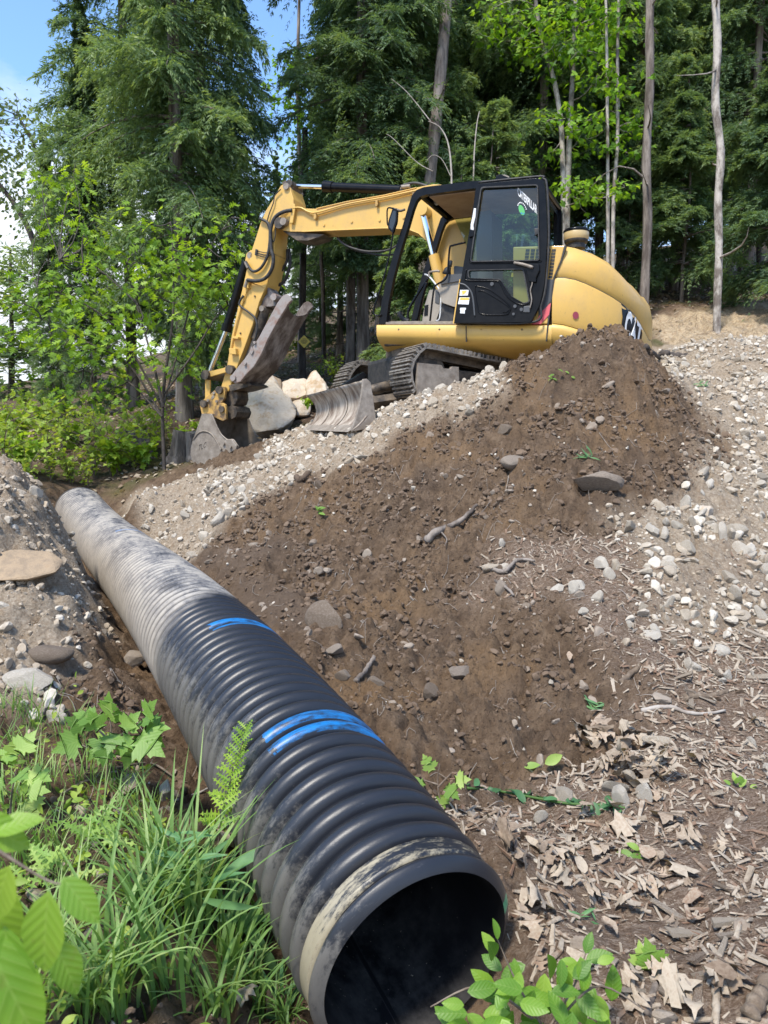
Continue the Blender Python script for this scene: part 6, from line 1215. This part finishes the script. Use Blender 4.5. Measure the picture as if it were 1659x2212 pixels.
for (u, v) in fillpix([(40, 800), (330, 800), (340, 870), (60, 870)], 60, .3): bush(u, v, 3 if rng.uniform() < .5 else 0, rng.uniform(1.0, 1.6), 'bush', 'taller dull green bush behind the stump, in the shade of the hemlocks', 'bush', 'taller bushes behind the stump')
for (u, v) in [(690, 820), (720, 800), (800, 790), (640, 760), (850, 815), (830, 770), (720, 835), (600, 800)]: bush(u, v, int(rng.integers(0, 3)), rng.uniform(.5, .8), 'fern_bush', 'low green bush on the shaded forest floor behind the dozer blade', 'bush', 'low bushes on the forest floor behind the boulders')
for (u, v, s, lb) in [(330, 985, .8, 'small bright bush right of the stump, above the pipe end'), (245, 1020, .9, 'bright leafy bush just above the far end of the pipe'), (150, 1045, .8, 'leafy bush left of the far end of the pipe'), (395, 955, .5, 'small yellow-green bush left of the excavator bucket'), (425, 935, .45, 'small fern-like bush behind the bucket'), (665, 885, .35, 'little green bush between the largest boulder and the dozer blade')]: bush(u, v, 0 if s > .6 else 2, s, 'bush', lb, 'bush', d=10.6 if v < 960 and u > 600 else None)
# forest floor litter and sticks
x = rng.uniform(-9, 10, 26000); y = rng.uniform(9.5, 26, 26000); x, y = pick(x, y, lambda r, mu, l, s, g, d: l*np.clip(fbm(x, y, 1., 3, 33)*1.2+.6, .1, 1)); z = ground_z(x, y)+.02; n_ = len(x); X_, Y_, Z_ = rand_rot(n_, .35); s_ = rng.uniform(.05, .12, (n_, 1))
V, F, t_ = stamp(*SIMPLE, mats(np.stack([x, y, z], -1), X_*s_*1.2, Y_*s_, Z_*s_), rng.uniform(0, .8, n_)); me = mesh_np('leaf_litter', V, F); me.materials.append(M['dryleaf']); attr(me, 'tint', t_); o = bpy.data.objects.new('leaf_litter', me); COL.objects.link(o); o['kind'] = 'stuff'
# ------------------------------------------------------------------ foreground plants
def tuft_mesh(seed, n_b, L0, L1, wd, lean=.6):
    r = np.random.default_rng(seed); Vs = []; Fs = []; tn = []; k = 9; c = 0
    for i in range(n_b):
        a = r.uniform(0, 6.28); d_ = np.array([math.cos(a), math.sin(a), 0]); L_ = r.uniform(L0, L1); b0 = d_*r.uniform(0, .05)+r.normal(size=3)*np.array([.03, .03, 0]); ln = lean*r.uniform(.3, 1.3); sd = np.array([-d_[1], d_[0], 0]); tw = r.normal()*.5; w0 = wd*r.uniform(.6, 1.2); tt_ = r.uniform(0, 1)
        for j in range(k+1):
            t = j/k; ang = ln*t*1.6; p = b0+d_*(L_*(math.sin(ang)*t*.62))+np.array([0, 0, L_*(t-.28*ln*t*t-.30*max(0, ln-.5)*t**3)])+sd*tw*.06*t*t*L_*3
            ww = w0*(1-t**2.2)*(.6+.4*min(1, t*5)); f = .35*ww
            Vs += [p-sd*ww+np.array([0, 0, f]), p, p+sd*ww+np.array([0, 0, f])]; tn += [tt_*.7+.2*t]*3
        for j in range(k): q = c+j*3; Fs += [(q, q+1, q+4, q+3), (q+1, q+2, q+5, q+4)]
        c += 3*(k+1)
    me = mesh_np('grass_clump', np.array(Vs), np.array(Fs)); me.materials.append(M['grass']); attr(me, 'tint', tn); return me
TU = [tuft_mesh(1, 30, .25, .62, .0085, 1.0), tuft_mesh(2, 36, .18, .46, .007, 1.2), tuft_mesh(3, 22, .35, .78, .0105, .95), tuft_mesh(4, 34, .08, .22, .003, .9)]
def tuft(u, v, k, s, label, group=None): p = hit(u, v); o = meobj('grass_clump', TU[k], None, p-np.array([0, 0, .01]), (rng.normal()*.08, rng.normal()*.08, rng.uniform(0, 6.28)), s); return tag(o, label, 'grass clump', group)
tuft(420, 2000, 2, .85, 'tall wide-bladed grass clump closest to the left side of the pipe'); tuft(480, 2090, 0, .9, 'bright grass clump leaning against the foot of the pipe')
for (u, v, k, s) in [(330, 2030, 2, .75), (260, 2120, 0, .9), (380, 2150, 0, .9), (180, 2180, 1, 1.0), (560, 2180, 1, .7), (300, 1960, 1, .9), (470, 2190, 1, .9), (120, 2080, 1, .9), (360, 1900, 0, .75), (250, 2200, 2, .6), (540, 2120, 1, .55), (430, 1920, 1, .8), (60, 2190, 0, .7), (620, 2205, 1, .5)]: tuft(u, v, k, s, 'clump of long light green grass among several at the lower left of the pipe', 'long grass clumps at the lower left')
for (u, v) in [(150, 1600), (60, 1640), (30, 1760), (180, 1700), (120, 1830), (220, 1800), (260, 1700), (80, 1560), (20, 1540), (300, 1760), (200, 1640), (330, 1830), (40, 1860), (160, 1900), (90, 1700), (10, 1620)]: tuft(u, v, 3, rng.uniform(.8, 1.3), 'short fine tuft of grass on the left bank above the long grass', 'short grass tufts on the left bank')
def plant(name, label, cat, base_px, stems, leaf, lm, sm, leaves, d=None, group=None, r0=.005):
    """stems and leaves traced as (u, v, depth offset); leaves: (u, v, dz, direction angle in the picture, length px, tilt)"""
    p = W(*base_px, d) if d and base_px[1] > 2212 else (hit(*base_px) if d is None else W(*base_px, d)); D = float((p-C0) @ FW) if d is None else d
    rt = root(name, p, label, cat, group); mb = MB()
    for st in stems: P = [W(q[0], q[1], D+(q[2] if len(q) > 2 else 0)) for q in st]; tube(mb, smooth_path(P, 12), np.linspace(r0, r0*.4, 12), 6, cap=False)
    if stems: mbobj('stem', mb, sm, rt, smooth=True)
    Ms = []
    for (u, v, dz, an, ln, ti) in leaves:
        q = W(u, v, D+dz); s = ln*(D+dz)/FPX; a = R_(an); dv = unit(RT*math.cos(a)+UPV*math.sin(a)+FW*ti); nz = unit(np.array([0, -.75, .8])+rng.normal(size=3)*.3); X_ = unit(np.cross(dv, nz)); Z_ = np.cross(X_, dv); Ms.append(np.column_stack([X_*s, dv*s, Z_*s, q]))
    V, F, t_ = stamp(leaf[0], leaf[1], np.array(Ms), rng.uniform(.2, 1, len(Ms))); 
    lm = {id(M['maple']): M['maple_v'], id(M['under']): M['under_v']}.get(id(lm), lm); o = obj('leaves', V, F, lm, rt); attr(o.data, 'tint', t_); attr(o.data, 'leaf_x', np.tile(leaf[0][:, 0], len(Ms))); attr(o.data, 'leaf_y', np.tile(leaf[0][:, 1], len(Ms))); return rt
# maple seedling on the left bank
def around(cu, cv, ru, rv, n_, ln, base_an=None):
    o = []
    for i in range(n_):
        a = i*2.4+rng.normal()*.3; r_ = math.sqrt((i+.5)/n_); o.append((cu+ru*r_*math.cos(a), cv+rv*r_*math.sin(a), rng.normal()*.06, (math.degrees(-a) if base_an is None else base_an)+rng.normal()*25-15, ln*rng.uniform(.7, 1.15), rng.normal()*.4-.3))
    return o
plant('maple_seedling', 'maple seedling with large light green leaves on the left bank beside the pipe', 'seedling', (228, 1740), [[(228, 1740), (232, 1660), (240, 1580), (232, 1530)], [(238, 1620), (270, 1580), (300, 1570)], [(236, 1600), (205, 1570), (190, 1560)]], MAPLE, M['under'], M['twig'], around(255, 1575, 80, 45, 20, 52)+[(300, 1595, -.05, -25, 75, -.4), (315, 1575, 0, 10, 60, -.3), (170, 1600, 0, 200, 60, -.4)])
plant('maple_seedling', 'maple seedling with yellow-green leaves cut by the left edge of the picture', 'seedling', (20, 1800), [[(20, 1800), (25, 1720), (35, 1660)]], MAPLE, M['under'], M['twig'], around(25, 1680, 55, 70, 14, 54))
plant('maple_seedling', 'tiny red-stemmed maple seedling right of the pipe mouth', 'seedling', (952, 1740), [[(952, 1740), (945, 1690), (950, 1650)], [(946, 1700), (975, 1670)], [(946, 1695), (915, 1685)]], MAPLE, M['under'], M['twig'], [(965, 1700, 0, -40, 38, -.3), (985, 1685, 0, 10, 34, -.3), (932, 1665, 0, 110, 34, .1), (915, 1690, 0, 200, 36, -.2), (950, 1720, 0, -80, 38, -.3), (925, 1650, 0, 120, 24, .2)])
# ragweed-like plant against the pipe
st = [[(470, 1840), (480, 1760), (500, 1680), (535, 1570)]]; lv = []
for i in range(46): t = i/46; u = 470+65*t**1.2; v = 1800-235*t; lv.append((u, v, rng.normal()*.04-.02, 90+(-1)**i*rng.uniform(40, 80)*(1-.4*t), 52*(1-.45*t), rng.normal()*.4))
FERN = leaf_shape([(0.01, 0), (.03, .08), (.20, .14), (.04, .18), (.05, .26), (.26, .32), (.05, .36), (.05, .44), (.25, .50), (.04, .54), (.04, .62), (.19, .68), (.03, .72), (.03, .8), (.11, .86), (.02, .9), (0, 1.0)], .2, .25)
plant('ragweed_plant', 'feathery dark green weed standing against the ribs of the pipe', 'weed', (470, 1840), st, FERN, M['oak'], M['twig'], lv, r0=.004)
# goldenrod with long blue-green leaves
lv = []
for i in range(20): t = i/20; lv.append((455-75*t, 1990-200*t, rng.normal()*.03, 90+(-1)**i*rng.uniform(45, 95), 150*(1-.6*t), rng.normal()*.3-.1))
lv += [(420, 1905, 0, 178, 195, -.1), (500, 1965, 0, -38, 190, -.3), (470, 1900, 0, 40, 170, -.1), (400, 1880, 0, 160, 120, 0)]
plant('goldenrod', 'weed with long narrow blue-green leaves in the middle of the long grass', 'weed', (465, 2040), [[(465, 2040), (430, 1920), (405, 1850), (378, 1770)]], LANCE, M['bluegreen'], M['grass'], lv, r0=.005)
plant('goldenrod', 'narrow-leaved weed at the bottom edge left of the pipe mouth', 'weed', (610, 2215), [[(610, 2215), (612, 2140)]], LANCE, M['bluegreen'], M['grass'], [(612, 2190, 0, 60, 80, 0), (612, 2170, 0, 130, 80, 0), (612, 2150, 0, 45, 80, .1), (612, 2150, 0, 100, 70, 0), (610, 2200, 0, 170, 60, 0)])
# fern by the pipe
lv = []
for i in range(9): lv.append((545+rng.normal()*6, 2000+rng.normal()*4, rng.normal()*.02, 20+i*18, 62*rng.uniform(.7, 1.1), rng.normal()*.3))
plant('fern', 'small yellow-green fern squeezed between the grass and the pipe', 'fern', (545, 2005), [], FERN, M['under'], M['twig'], lv)
for i, (u, v, lb) in enumerate([(170, 1830, 'fern patch on the left bank above the long grass, right one'), (100, 1900, 'fern patch on the left bank near the blurred leaves, left one')]):
    plant('fern', lb, 'fern', (u, v), [], FERN, M['under'], M['twig'], [(u+rng.normal()*40, v+rng.normal()*25, rng.normal()*.05, rng.uniform(0, 180), 75*rng.uniform(.6, 1.1), rng.normal()*.3) for _ in range(26)])
# bramble at the lower right of the pipe mouth
lv = []
for (u, v) in fillpix([(1010, 2140), (1060, 2060), (1150, 2080), (1250, 2060), (1310, 2110), (1330, 2180), (1340, 2240), (980, 2240)], 33, .35): lv.append((u, v, rng.normal()*.06, rng.choice([20, 60, 100, 150, 190, -30, -70, -110])+rng.normal()*15, rng.uniform(48, 80), rng.normal()*.4-.25))
lv += [(1075, 2030, -.02, 95, 42, .2), (1070, 2060, -.02, 120, 50, .1), (1265, 2060, 0, 70, 45, .2), (1250, 2085, 0, 160, 40, 0), (1290, 2080, 0, 20, 40, 0), (1010, 2190, -.05, 170, 70, -.2)]
plant('bramble', 'bright green leafy bramble in front of the lower right of the pipe mouth', 'plant', (1180, 2230), [[(1180, 2230), (1120, 2130), (1075, 2030)], [(1180, 2230), (1240, 2130), (1265, 2060)], [(1150, 2200), (1040, 2130), (930, 2175)], [(1200, 2210), (1290, 2130), (1390, 2180)]], OVAL, M['maple'], M['twig'], lv, d=1.75, r0=.0035)
# blurred leaves close to the lens, lower left
plant('cherry_branch', 'blurred leafy branch hanging into the picture at the lower left corner', 'branch', (-60, 1800), [[(-60, 1800), (40, 1865), (110, 1905), (160, 1910)]], OVAL, M['maple'], M['twig'], [(20, 1870, 0, -110, 150, 0), (105, 1925, .0, -95, 185, -.1), (135, 1895, 0, -45, 125, -.2), (-30, 2020, .02, -60, 260, -.2), (10, 2000, .02, -80, 210, -.1), (-20, 1800, .02, 20, 110, .1), (-70, 1760, .02, -30, 150, 0), (115, 2030, .05, -60, 130, -.1), (-40, 1900, .04, -70, 190, .1)], d=.72, r0=.0018)
# small green sprigs on the right
for (u, v, nl, ln, lb) in [(1262, 1985, 9, 38, 'fresh green sprig among dry leaves right of the pipe mouth'), (1385, 2090, 3, 62, 'single lobed green leaf lying on the wood chips at the lower right'), (1290, 1535, 16, 36, 'wilted green weed lying at the foot of the soil slope'), (1150, 1660, 2, 50, 'flat green leaf lying on the soil right of the seedling'), (1380, 1850, 4, 40, 'little green leaf pair between dry leaves on the right'), (1190, 820, 4, 18, 'small uprooted sprig on the soil below the crest, left one'), (1222, 815, 3, 16, 'small uprooted sprig on the soil below the crest, right one'), (1275, 990, 16, 26, 'uprooted grassy weed just above the large flat rock'), (1520, 835, 8, 18, 'green sprig in the gravel on the right'), (690, 1108, 6, 18, 'tiny green sprig on the soil in the middle of the slope'), (1600, 1700, 6, 24, 'tiny green seedling in the wood chips at the right edge')]:
    plant('weed_sprig', lb, 'weed', (u, v), [], MAPLE if nl == 3 and ln > 50 else LANCE if nl > 7 else OVAL, M['bluegreen'] if nl > 7 else M['under'], M['twig'], [(u+rng.normal()*ln*.35, v+rng.normal()*ln*.15-4, -.01, rng.uniform(-30, 210), ln*rng.uniform(.6, 1.1), rng.normal()*.3) for _ in range(nl)])
P = [hit(*q)+np.array([0, 0, .012]) for q in ((1010, 1708), (1080, 1715), (1150, 1728), (1230, 1742), (1310, 1745), (1350, 1752))]; rt = root('uprooted_weed', P[3], 'uprooted weed with wilted leaves lying across the dry leaves on the right', 'weed'); mb = MB(); tube(mb, smooth_path(P, 24), .006, 6); mbobj('stem', mb, M['grass'], rt, smooth=True)
Ms = []
for i in range(26): p = P[0]*(1-i/26)+P[-1]*i/26; p = P[min(int(i/26*5), 4)]*(1-(i/26*5) % 1)+P[min(int(i/26*5)+1, 5)]*((i/26*5) % 1); X_, Y_, Z_ = [q[0] for q in rand_rot(1, .5)]; s = rng.uniform(.04, .085); Ms.append(np.column_stack([X_*s, Y_*s, Z_*s, p+np.array([0, 0, .012])]))
V, F, t_ = stamp(*OVAL, np.array(Ms), rng.uniform(0, .7, 26)); o = obj('leaves', V, F, M['bluegreen'], rt); attr(o.data, 'tint', t_)
# low leafy ground cover, lower left
x, y = rnd_ground(30000, -4.0, .3, 1.3, 6.5); zz_ = zones(x, y); d_, _ = pipe_dist(x, y); u_, v_ = proj(np.stack([x, y, ground_z(x, y)], -1))
k = (x < 0) & (d_ > PR+.12) & (rng.uniform(0, 1, len(x)) < np.clip((v_-1480)/420, 0, .85)*np.clip(fbm(x, y, .35, 3, 55)*2.2+.5, 0, 1)*np.clip((380+ (v_-1500)*.35-u_)/60, 0, 1)) & (u_ > -80) & (v_ < 2400); x, y = x[k], y[k]
n_ = len(x); z = ground_z(x, y)+rng.uniform(0, 1, n_)**1.6*.10; X_, Y_, Z_ = rand_rot(n_, .45); s_ = (rng.uniform(.012, .045, n_))[:, None]
V, F, t_ = stamp(*OVAL, mats(np.stack([x, y, z], -1), X_*s_, Y_*s_, Z_*s_), rng.uniform(0, 1, n_)); me = mesh_np('ground_cover', V, F); me.materials.append(M['under']); attr(me, 'tint', t_); o = bpy.data.objects.new('ground_cover', me); COL.objects.link(o); o['kind'] = 'stuff'
# ------------------------------------------------------------------ dry leaves
DL = []
for k in range(10):
    V, F = (DRYOAK, MAPLE, OAK, OVAL, DRYOAK)[k % 5]; V = V.copy(); r = np.random.default_rng(k+50); c_ = r.normal(size=3)*.9
    V[:, 0] *= r.uniform(.8, 1.2); V[:, 0] += .18*r.normal()*V[:, 1]**2; V[:, :2] += r.normal(size=(len(V), 2))*.018
    V[:, 2] += .25*np.sin(V[:, 0]*4*c_[0]+V[:, 1]*3)+.30*c_[1]*V[:, 0]*V[:, 1]+.12*np.sin(V[:, 1]*7+c_[2]*3)+.35*abs(c_[2])*V[:, 0]**2
    me = mesh_np('dry_leaf', V, F); me.materials.append(M['dryleaf']); attr(me, 'tint', np.full(len(V), r.uniform(.1, .9))); DL.append(me)
DP = fillpix([(1230, 1600), (1300, 1560), (1420, 1600), (1440, 1690), (1380, 1720), (1290, 1660)], 26, .4)+fillpix([(1040, 1740), (1180, 1790), (1390, 1700), (1520, 1780), (1480, 1960), (1330, 1980), (1130, 1920), (1060, 1830)], 62, .5)+fillpix([(1120, 1900), (1300, 2000), (1500, 2000), (1640, 2100), (1600, 2200), (1340, 2200), (1130, 2050)], 84, .5)+[(470, 1800), (500, 1830), (440, 1830), (520, 2150), (660, 2180), (690, 2190), (250, 1760), (1560, 1850), (1500, 1640), (1620, 1560), (1230, 1430), (1380, 1290), (580, 2200)]
for i, (u, v) in enumerate(DP):
    p = hit(u, v); nn = gnorm(np.array([p[0]]), np.array([p[1]]))[0]; o = meobj('dry_leaf', DL[i % 10], None, p+nn*rng.uniform(.004, .018), tuple(np.array(Vector(nn).to_track_quat('Z', 'Y').to_euler())+np.array([rng.normal()*.18, rng.normal()*.18, 0]))[:2]+(rng.uniform(0, 6.28),), np.array([rng.uniform(.8, 1.2), 1, .8])*rng.uniform(.06, .125)); tag(o, 'crumpled pale brown dry leaf lying on the ground', 'dry leaf', 'dry leaves lying on the soil and wood chips')
x, y = rnd_ground(5200, -3, 4.5, 1.5, 5); x, y = pick(x, y, lambda r, mu, l, s, g, d: (.09*mu+.08*g+.01)*np.clip(fbm(x, y, .5, 2, 65)*3+.5, 0, 1)); z = ground_z(x, y)+.008; n_ = len(x); X_, Y_, Z_ = rand_rot(n_, .5); s_ = rng.uniform(.02, .06, (n_, 1))
V, F, t_ = stamp(*DRYOAK, mats(np.stack([x, y, z], -1), X_*s_, Y_*s_, Z_*s_), rng.uniform(0, 1, n_)); me = mesh_np('leaf_crumbs', V, F); me.materials.append(M['dryleaf']); attr(me, 'tint', t_); o = bpy.data.objects.new('leaf_crumbs', me); COL.objects.link(o); o['kind'] = 'stuff'
# ------------------------------------------------------------------ roots, sticks and wood
def stick(pts, r0, r1, m, label, name='stick', cat='stick', lift=.6, side=()):
    P = [hit(*q)+np.array([0, 0, r0*lift]) for q in pts]; P = smooth_path(P, 26); P = P+np.cumsum(rng.normal(size=P.shape)*r0*.10, 0); b_ = P[0]; mb = MB(); rr_ = np.linspace(r0, r1, len(P))*(1+.10*np.sin(np.arange(len(P))*1.3)); tube(mb, P, rr_, 9)
    for q in side: Q = smooth_path([hit(*a)+np.array([0, 0, .02]) for a in q], 10); tube(mb, Q, np.linspace(r1*.6, r1*.2, 10), 6)
    o = mbobj(name, mb, m, None, b_, smooth=True); return tag(o, label, cat)
stick([(925, 1172), (950, 1152), (985, 1142), (1020, 1120), (1045, 1095)], .034, .012, M['bark'], 'thick dark root lying on the middle of the soil slope', 'root', 'root', side=[[(950, 1152), (965, 1170), (960, 1185)], [(1020, 1120), (1040, 1112), (1062, 1085)]])
stick([(1430, 768), (1455, 770), (1488, 765)], .06, .05, M['bark_dark'], 'short broken log sticking out right of the pile crest', 'log', 'log'); stick([(1395, 755), (1425, 778), (1450, 790)], .03, .015, M['bark_dark'], 'dark root just left of the broken log', 'root', 'root')
stick([(768, 1475), (790, 1450), (805, 1425)], .016, .012, M['bark'], 'short brown stick low on the soil slope near the pipe', side=[])
stick([(640, 1035), (652, 1040), (668, 1028)], .03, .03, M['clod'], 'dark clod on the ridge between soil and gravel', 'soil_clod', 'clod')
stick([(1385, 1540), (1440, 1530), (1500, 1545), (1560, 1535)], .014, .006, M['dead_wood'], 'bleached split piece of wood on the wood chips, upper right'); stick([(1340, 1480), (1362, 1455), (1378, 1432)], .018, .012, M['chip'], 'brown stick pointing up at the edge of the soil and wood chips')
stick([(1480, 1510), (1530, 1505), (1560, 1490)], .02, .012, M['chip'], 'reddish split stick lying across the wood chips'); stick([(1620, 2210), (1640, 2150), (1655, 2130)], .024, .02, M['chip'], 'large orange-brown wood chunk in the bottom right corner', 'wood_chunk', 'wood')
stick([(1540, 2090), (1548, 2160), (1545, 2212)], .012, .010, M['chip'], 'grey-brown chunk of wood left of the corner chunk', 'wood_chunk', 'wood'); stick([(1400, 2080), (1420, 2070), (1440, 2085), (1425, 2110), (1400, 2190)], .010, .011, M['bark'], 'curled piece of bark at the bottom right', 'bark_piece', 'bark')
stick([(1110, 1990), (1140, 1975), (1190, 1950), (1230, 1945)], .006, .003, M['twig'], 'thin bent twig right of the pipe mouth', 'twig', 'twig'); stick([(1040, 1840), (1065, 1790), (1080, 1745)], .005, .004, M['twig'], 'thin reddish twig leaning beside the pipe mouth', 'twig', 'twig')
stick([(1060, 1230), (1090, 1240), (1120, 1215), (1150, 1220)], .018, .008, M['bark'], 'weathered stick among the white stones in the middle', 'stick'); stick([(1010, 1250), (1080, 1262), (1110, 1290)], .014, .008, M['bark'], 'brown stick below the weathered one', 'stick')
stick([(250, 1660), (330, 1650), (400, 1690), (430, 1640)], .006, .003, M['twig'], 'bent bare twig between the maple seedling and the pipe', 'twig', 'twig', side=[[(330, 1650), (300, 1700), (240, 1740)]]); stick([(130, 1720), (190, 1690), (240, 1720), (200, 1800)], .006, .003, M['twig'], 'forked bare twig in the soil patch of the left bank', 'twig', 'twig')
stick([(350, 1740), (420, 1720), (460, 1700)], .007, .004, M['dead_wood'], 'pale bare twig lying towards the pipe on the left', 'twig', 'twig'); stick([(330, 905), (240, 945), (180, 950)], .02, .01, M['dead_wood'], 'fallen dead branch in front of the stump', 'branch', 'branch')
CHK = []
for i, (u, v) in enumerate(fillpix([(1360, 1400), (1650, 1350), (1650, 1600), (1450, 1560)], 60, .5)+fillpix([(1450, 1900), (1650, 1900), (1650, 2200), (1350, 2200)], 75, .5)):
    p = hit(u, v); V = cv*np.array([1, 1.4, 1.4]); V = V+rng.normal(size=V.shape)*np.array([.08, .03, .02])
    if i < 6: me = mesh_np('wood_piece', V, cf, False); me.materials.append(M['chip']); attr(me, 'tint', np.full(8, rng.uniform())); CHK.append(me)
    o = meobj('wood_piece', CHK[i % 6], None, p+np.array([0, 0, .012]), (rng.normal()*.3, rng.normal()*.3, rng.uniform(0, 3.14)), rng.uniform(.035, .075)); tag(o, 'large split piece of wood lying on the wood chips', 'wood piece', 'large split pieces among the wood chips')
# fine roots hanging out of the soil
mb = MB()
for i in range(700):
    x_, y_ = rng.uniform(-2.5, 3.4), rng.uniform(2.3, 7.2); r, mu, l, s, g, dd = [float(q) for q in zones(np.array(x_), np.array(y_))]
    if r+l > .5 or float(pipe_dist(np.array(x_), np.array(y_))[0]) < PR+.05: continue
    L_ = rng.uniform(.03, .14); a = rng.uniform(0, 6.28); P = [np.array([x_, y_, 0])+np.array([math.cos(a), math.sin(a), 0])*L_*t+rng.normal(size=3)*.012*np.array([1, 1, 0]) for t in (0, .35, .7, 1)]; P = np.array(P); P[:, 2] = ground_z(P[:, 0], P[:, 1])+.004+rng.uniform(0, .018, 4); tube(mb, smooth_path(P, 6), rng.uniform(.0008, .0022), 3, cap=False)
o = mbobj('root_fibres', mb, M['dead_wood'], None, smooth=True); o['kind'] = 'stuff'
# ------------------------------------------------------------------ small fittings on the excavator
for u, v, k in ((1128, 712, -.03), (1040, 712, -.03), (950, 712, -.03), (862, 712, -.03)): q = MP(u, v, k); cyl('bolt', q-EN*.02, q+EN*.012, .012, M['dark_steel'], EX, 8)
plate('skirt_seam', [(1006, 703), (1007.6, 703), (1007.6, 738), (1006, 738)], -.05, -.02, M['rubber'], EX, bevel=0)
for u, v in ((700, 486), (760, 479), (820, 476), (872, 470)): q = MP(u, v, BK); cyl('boss', q-EN*.01, q+EN*.012, .016, M['yellow'], EX, 10)
for q in ((548, 500), (551, 640), (520, 720), (505, 760)): p = MP(*q, BK); cyl('bolt', p-EN*.01, p+EN*.015, .012, M['dark_steel'], EX, 8)
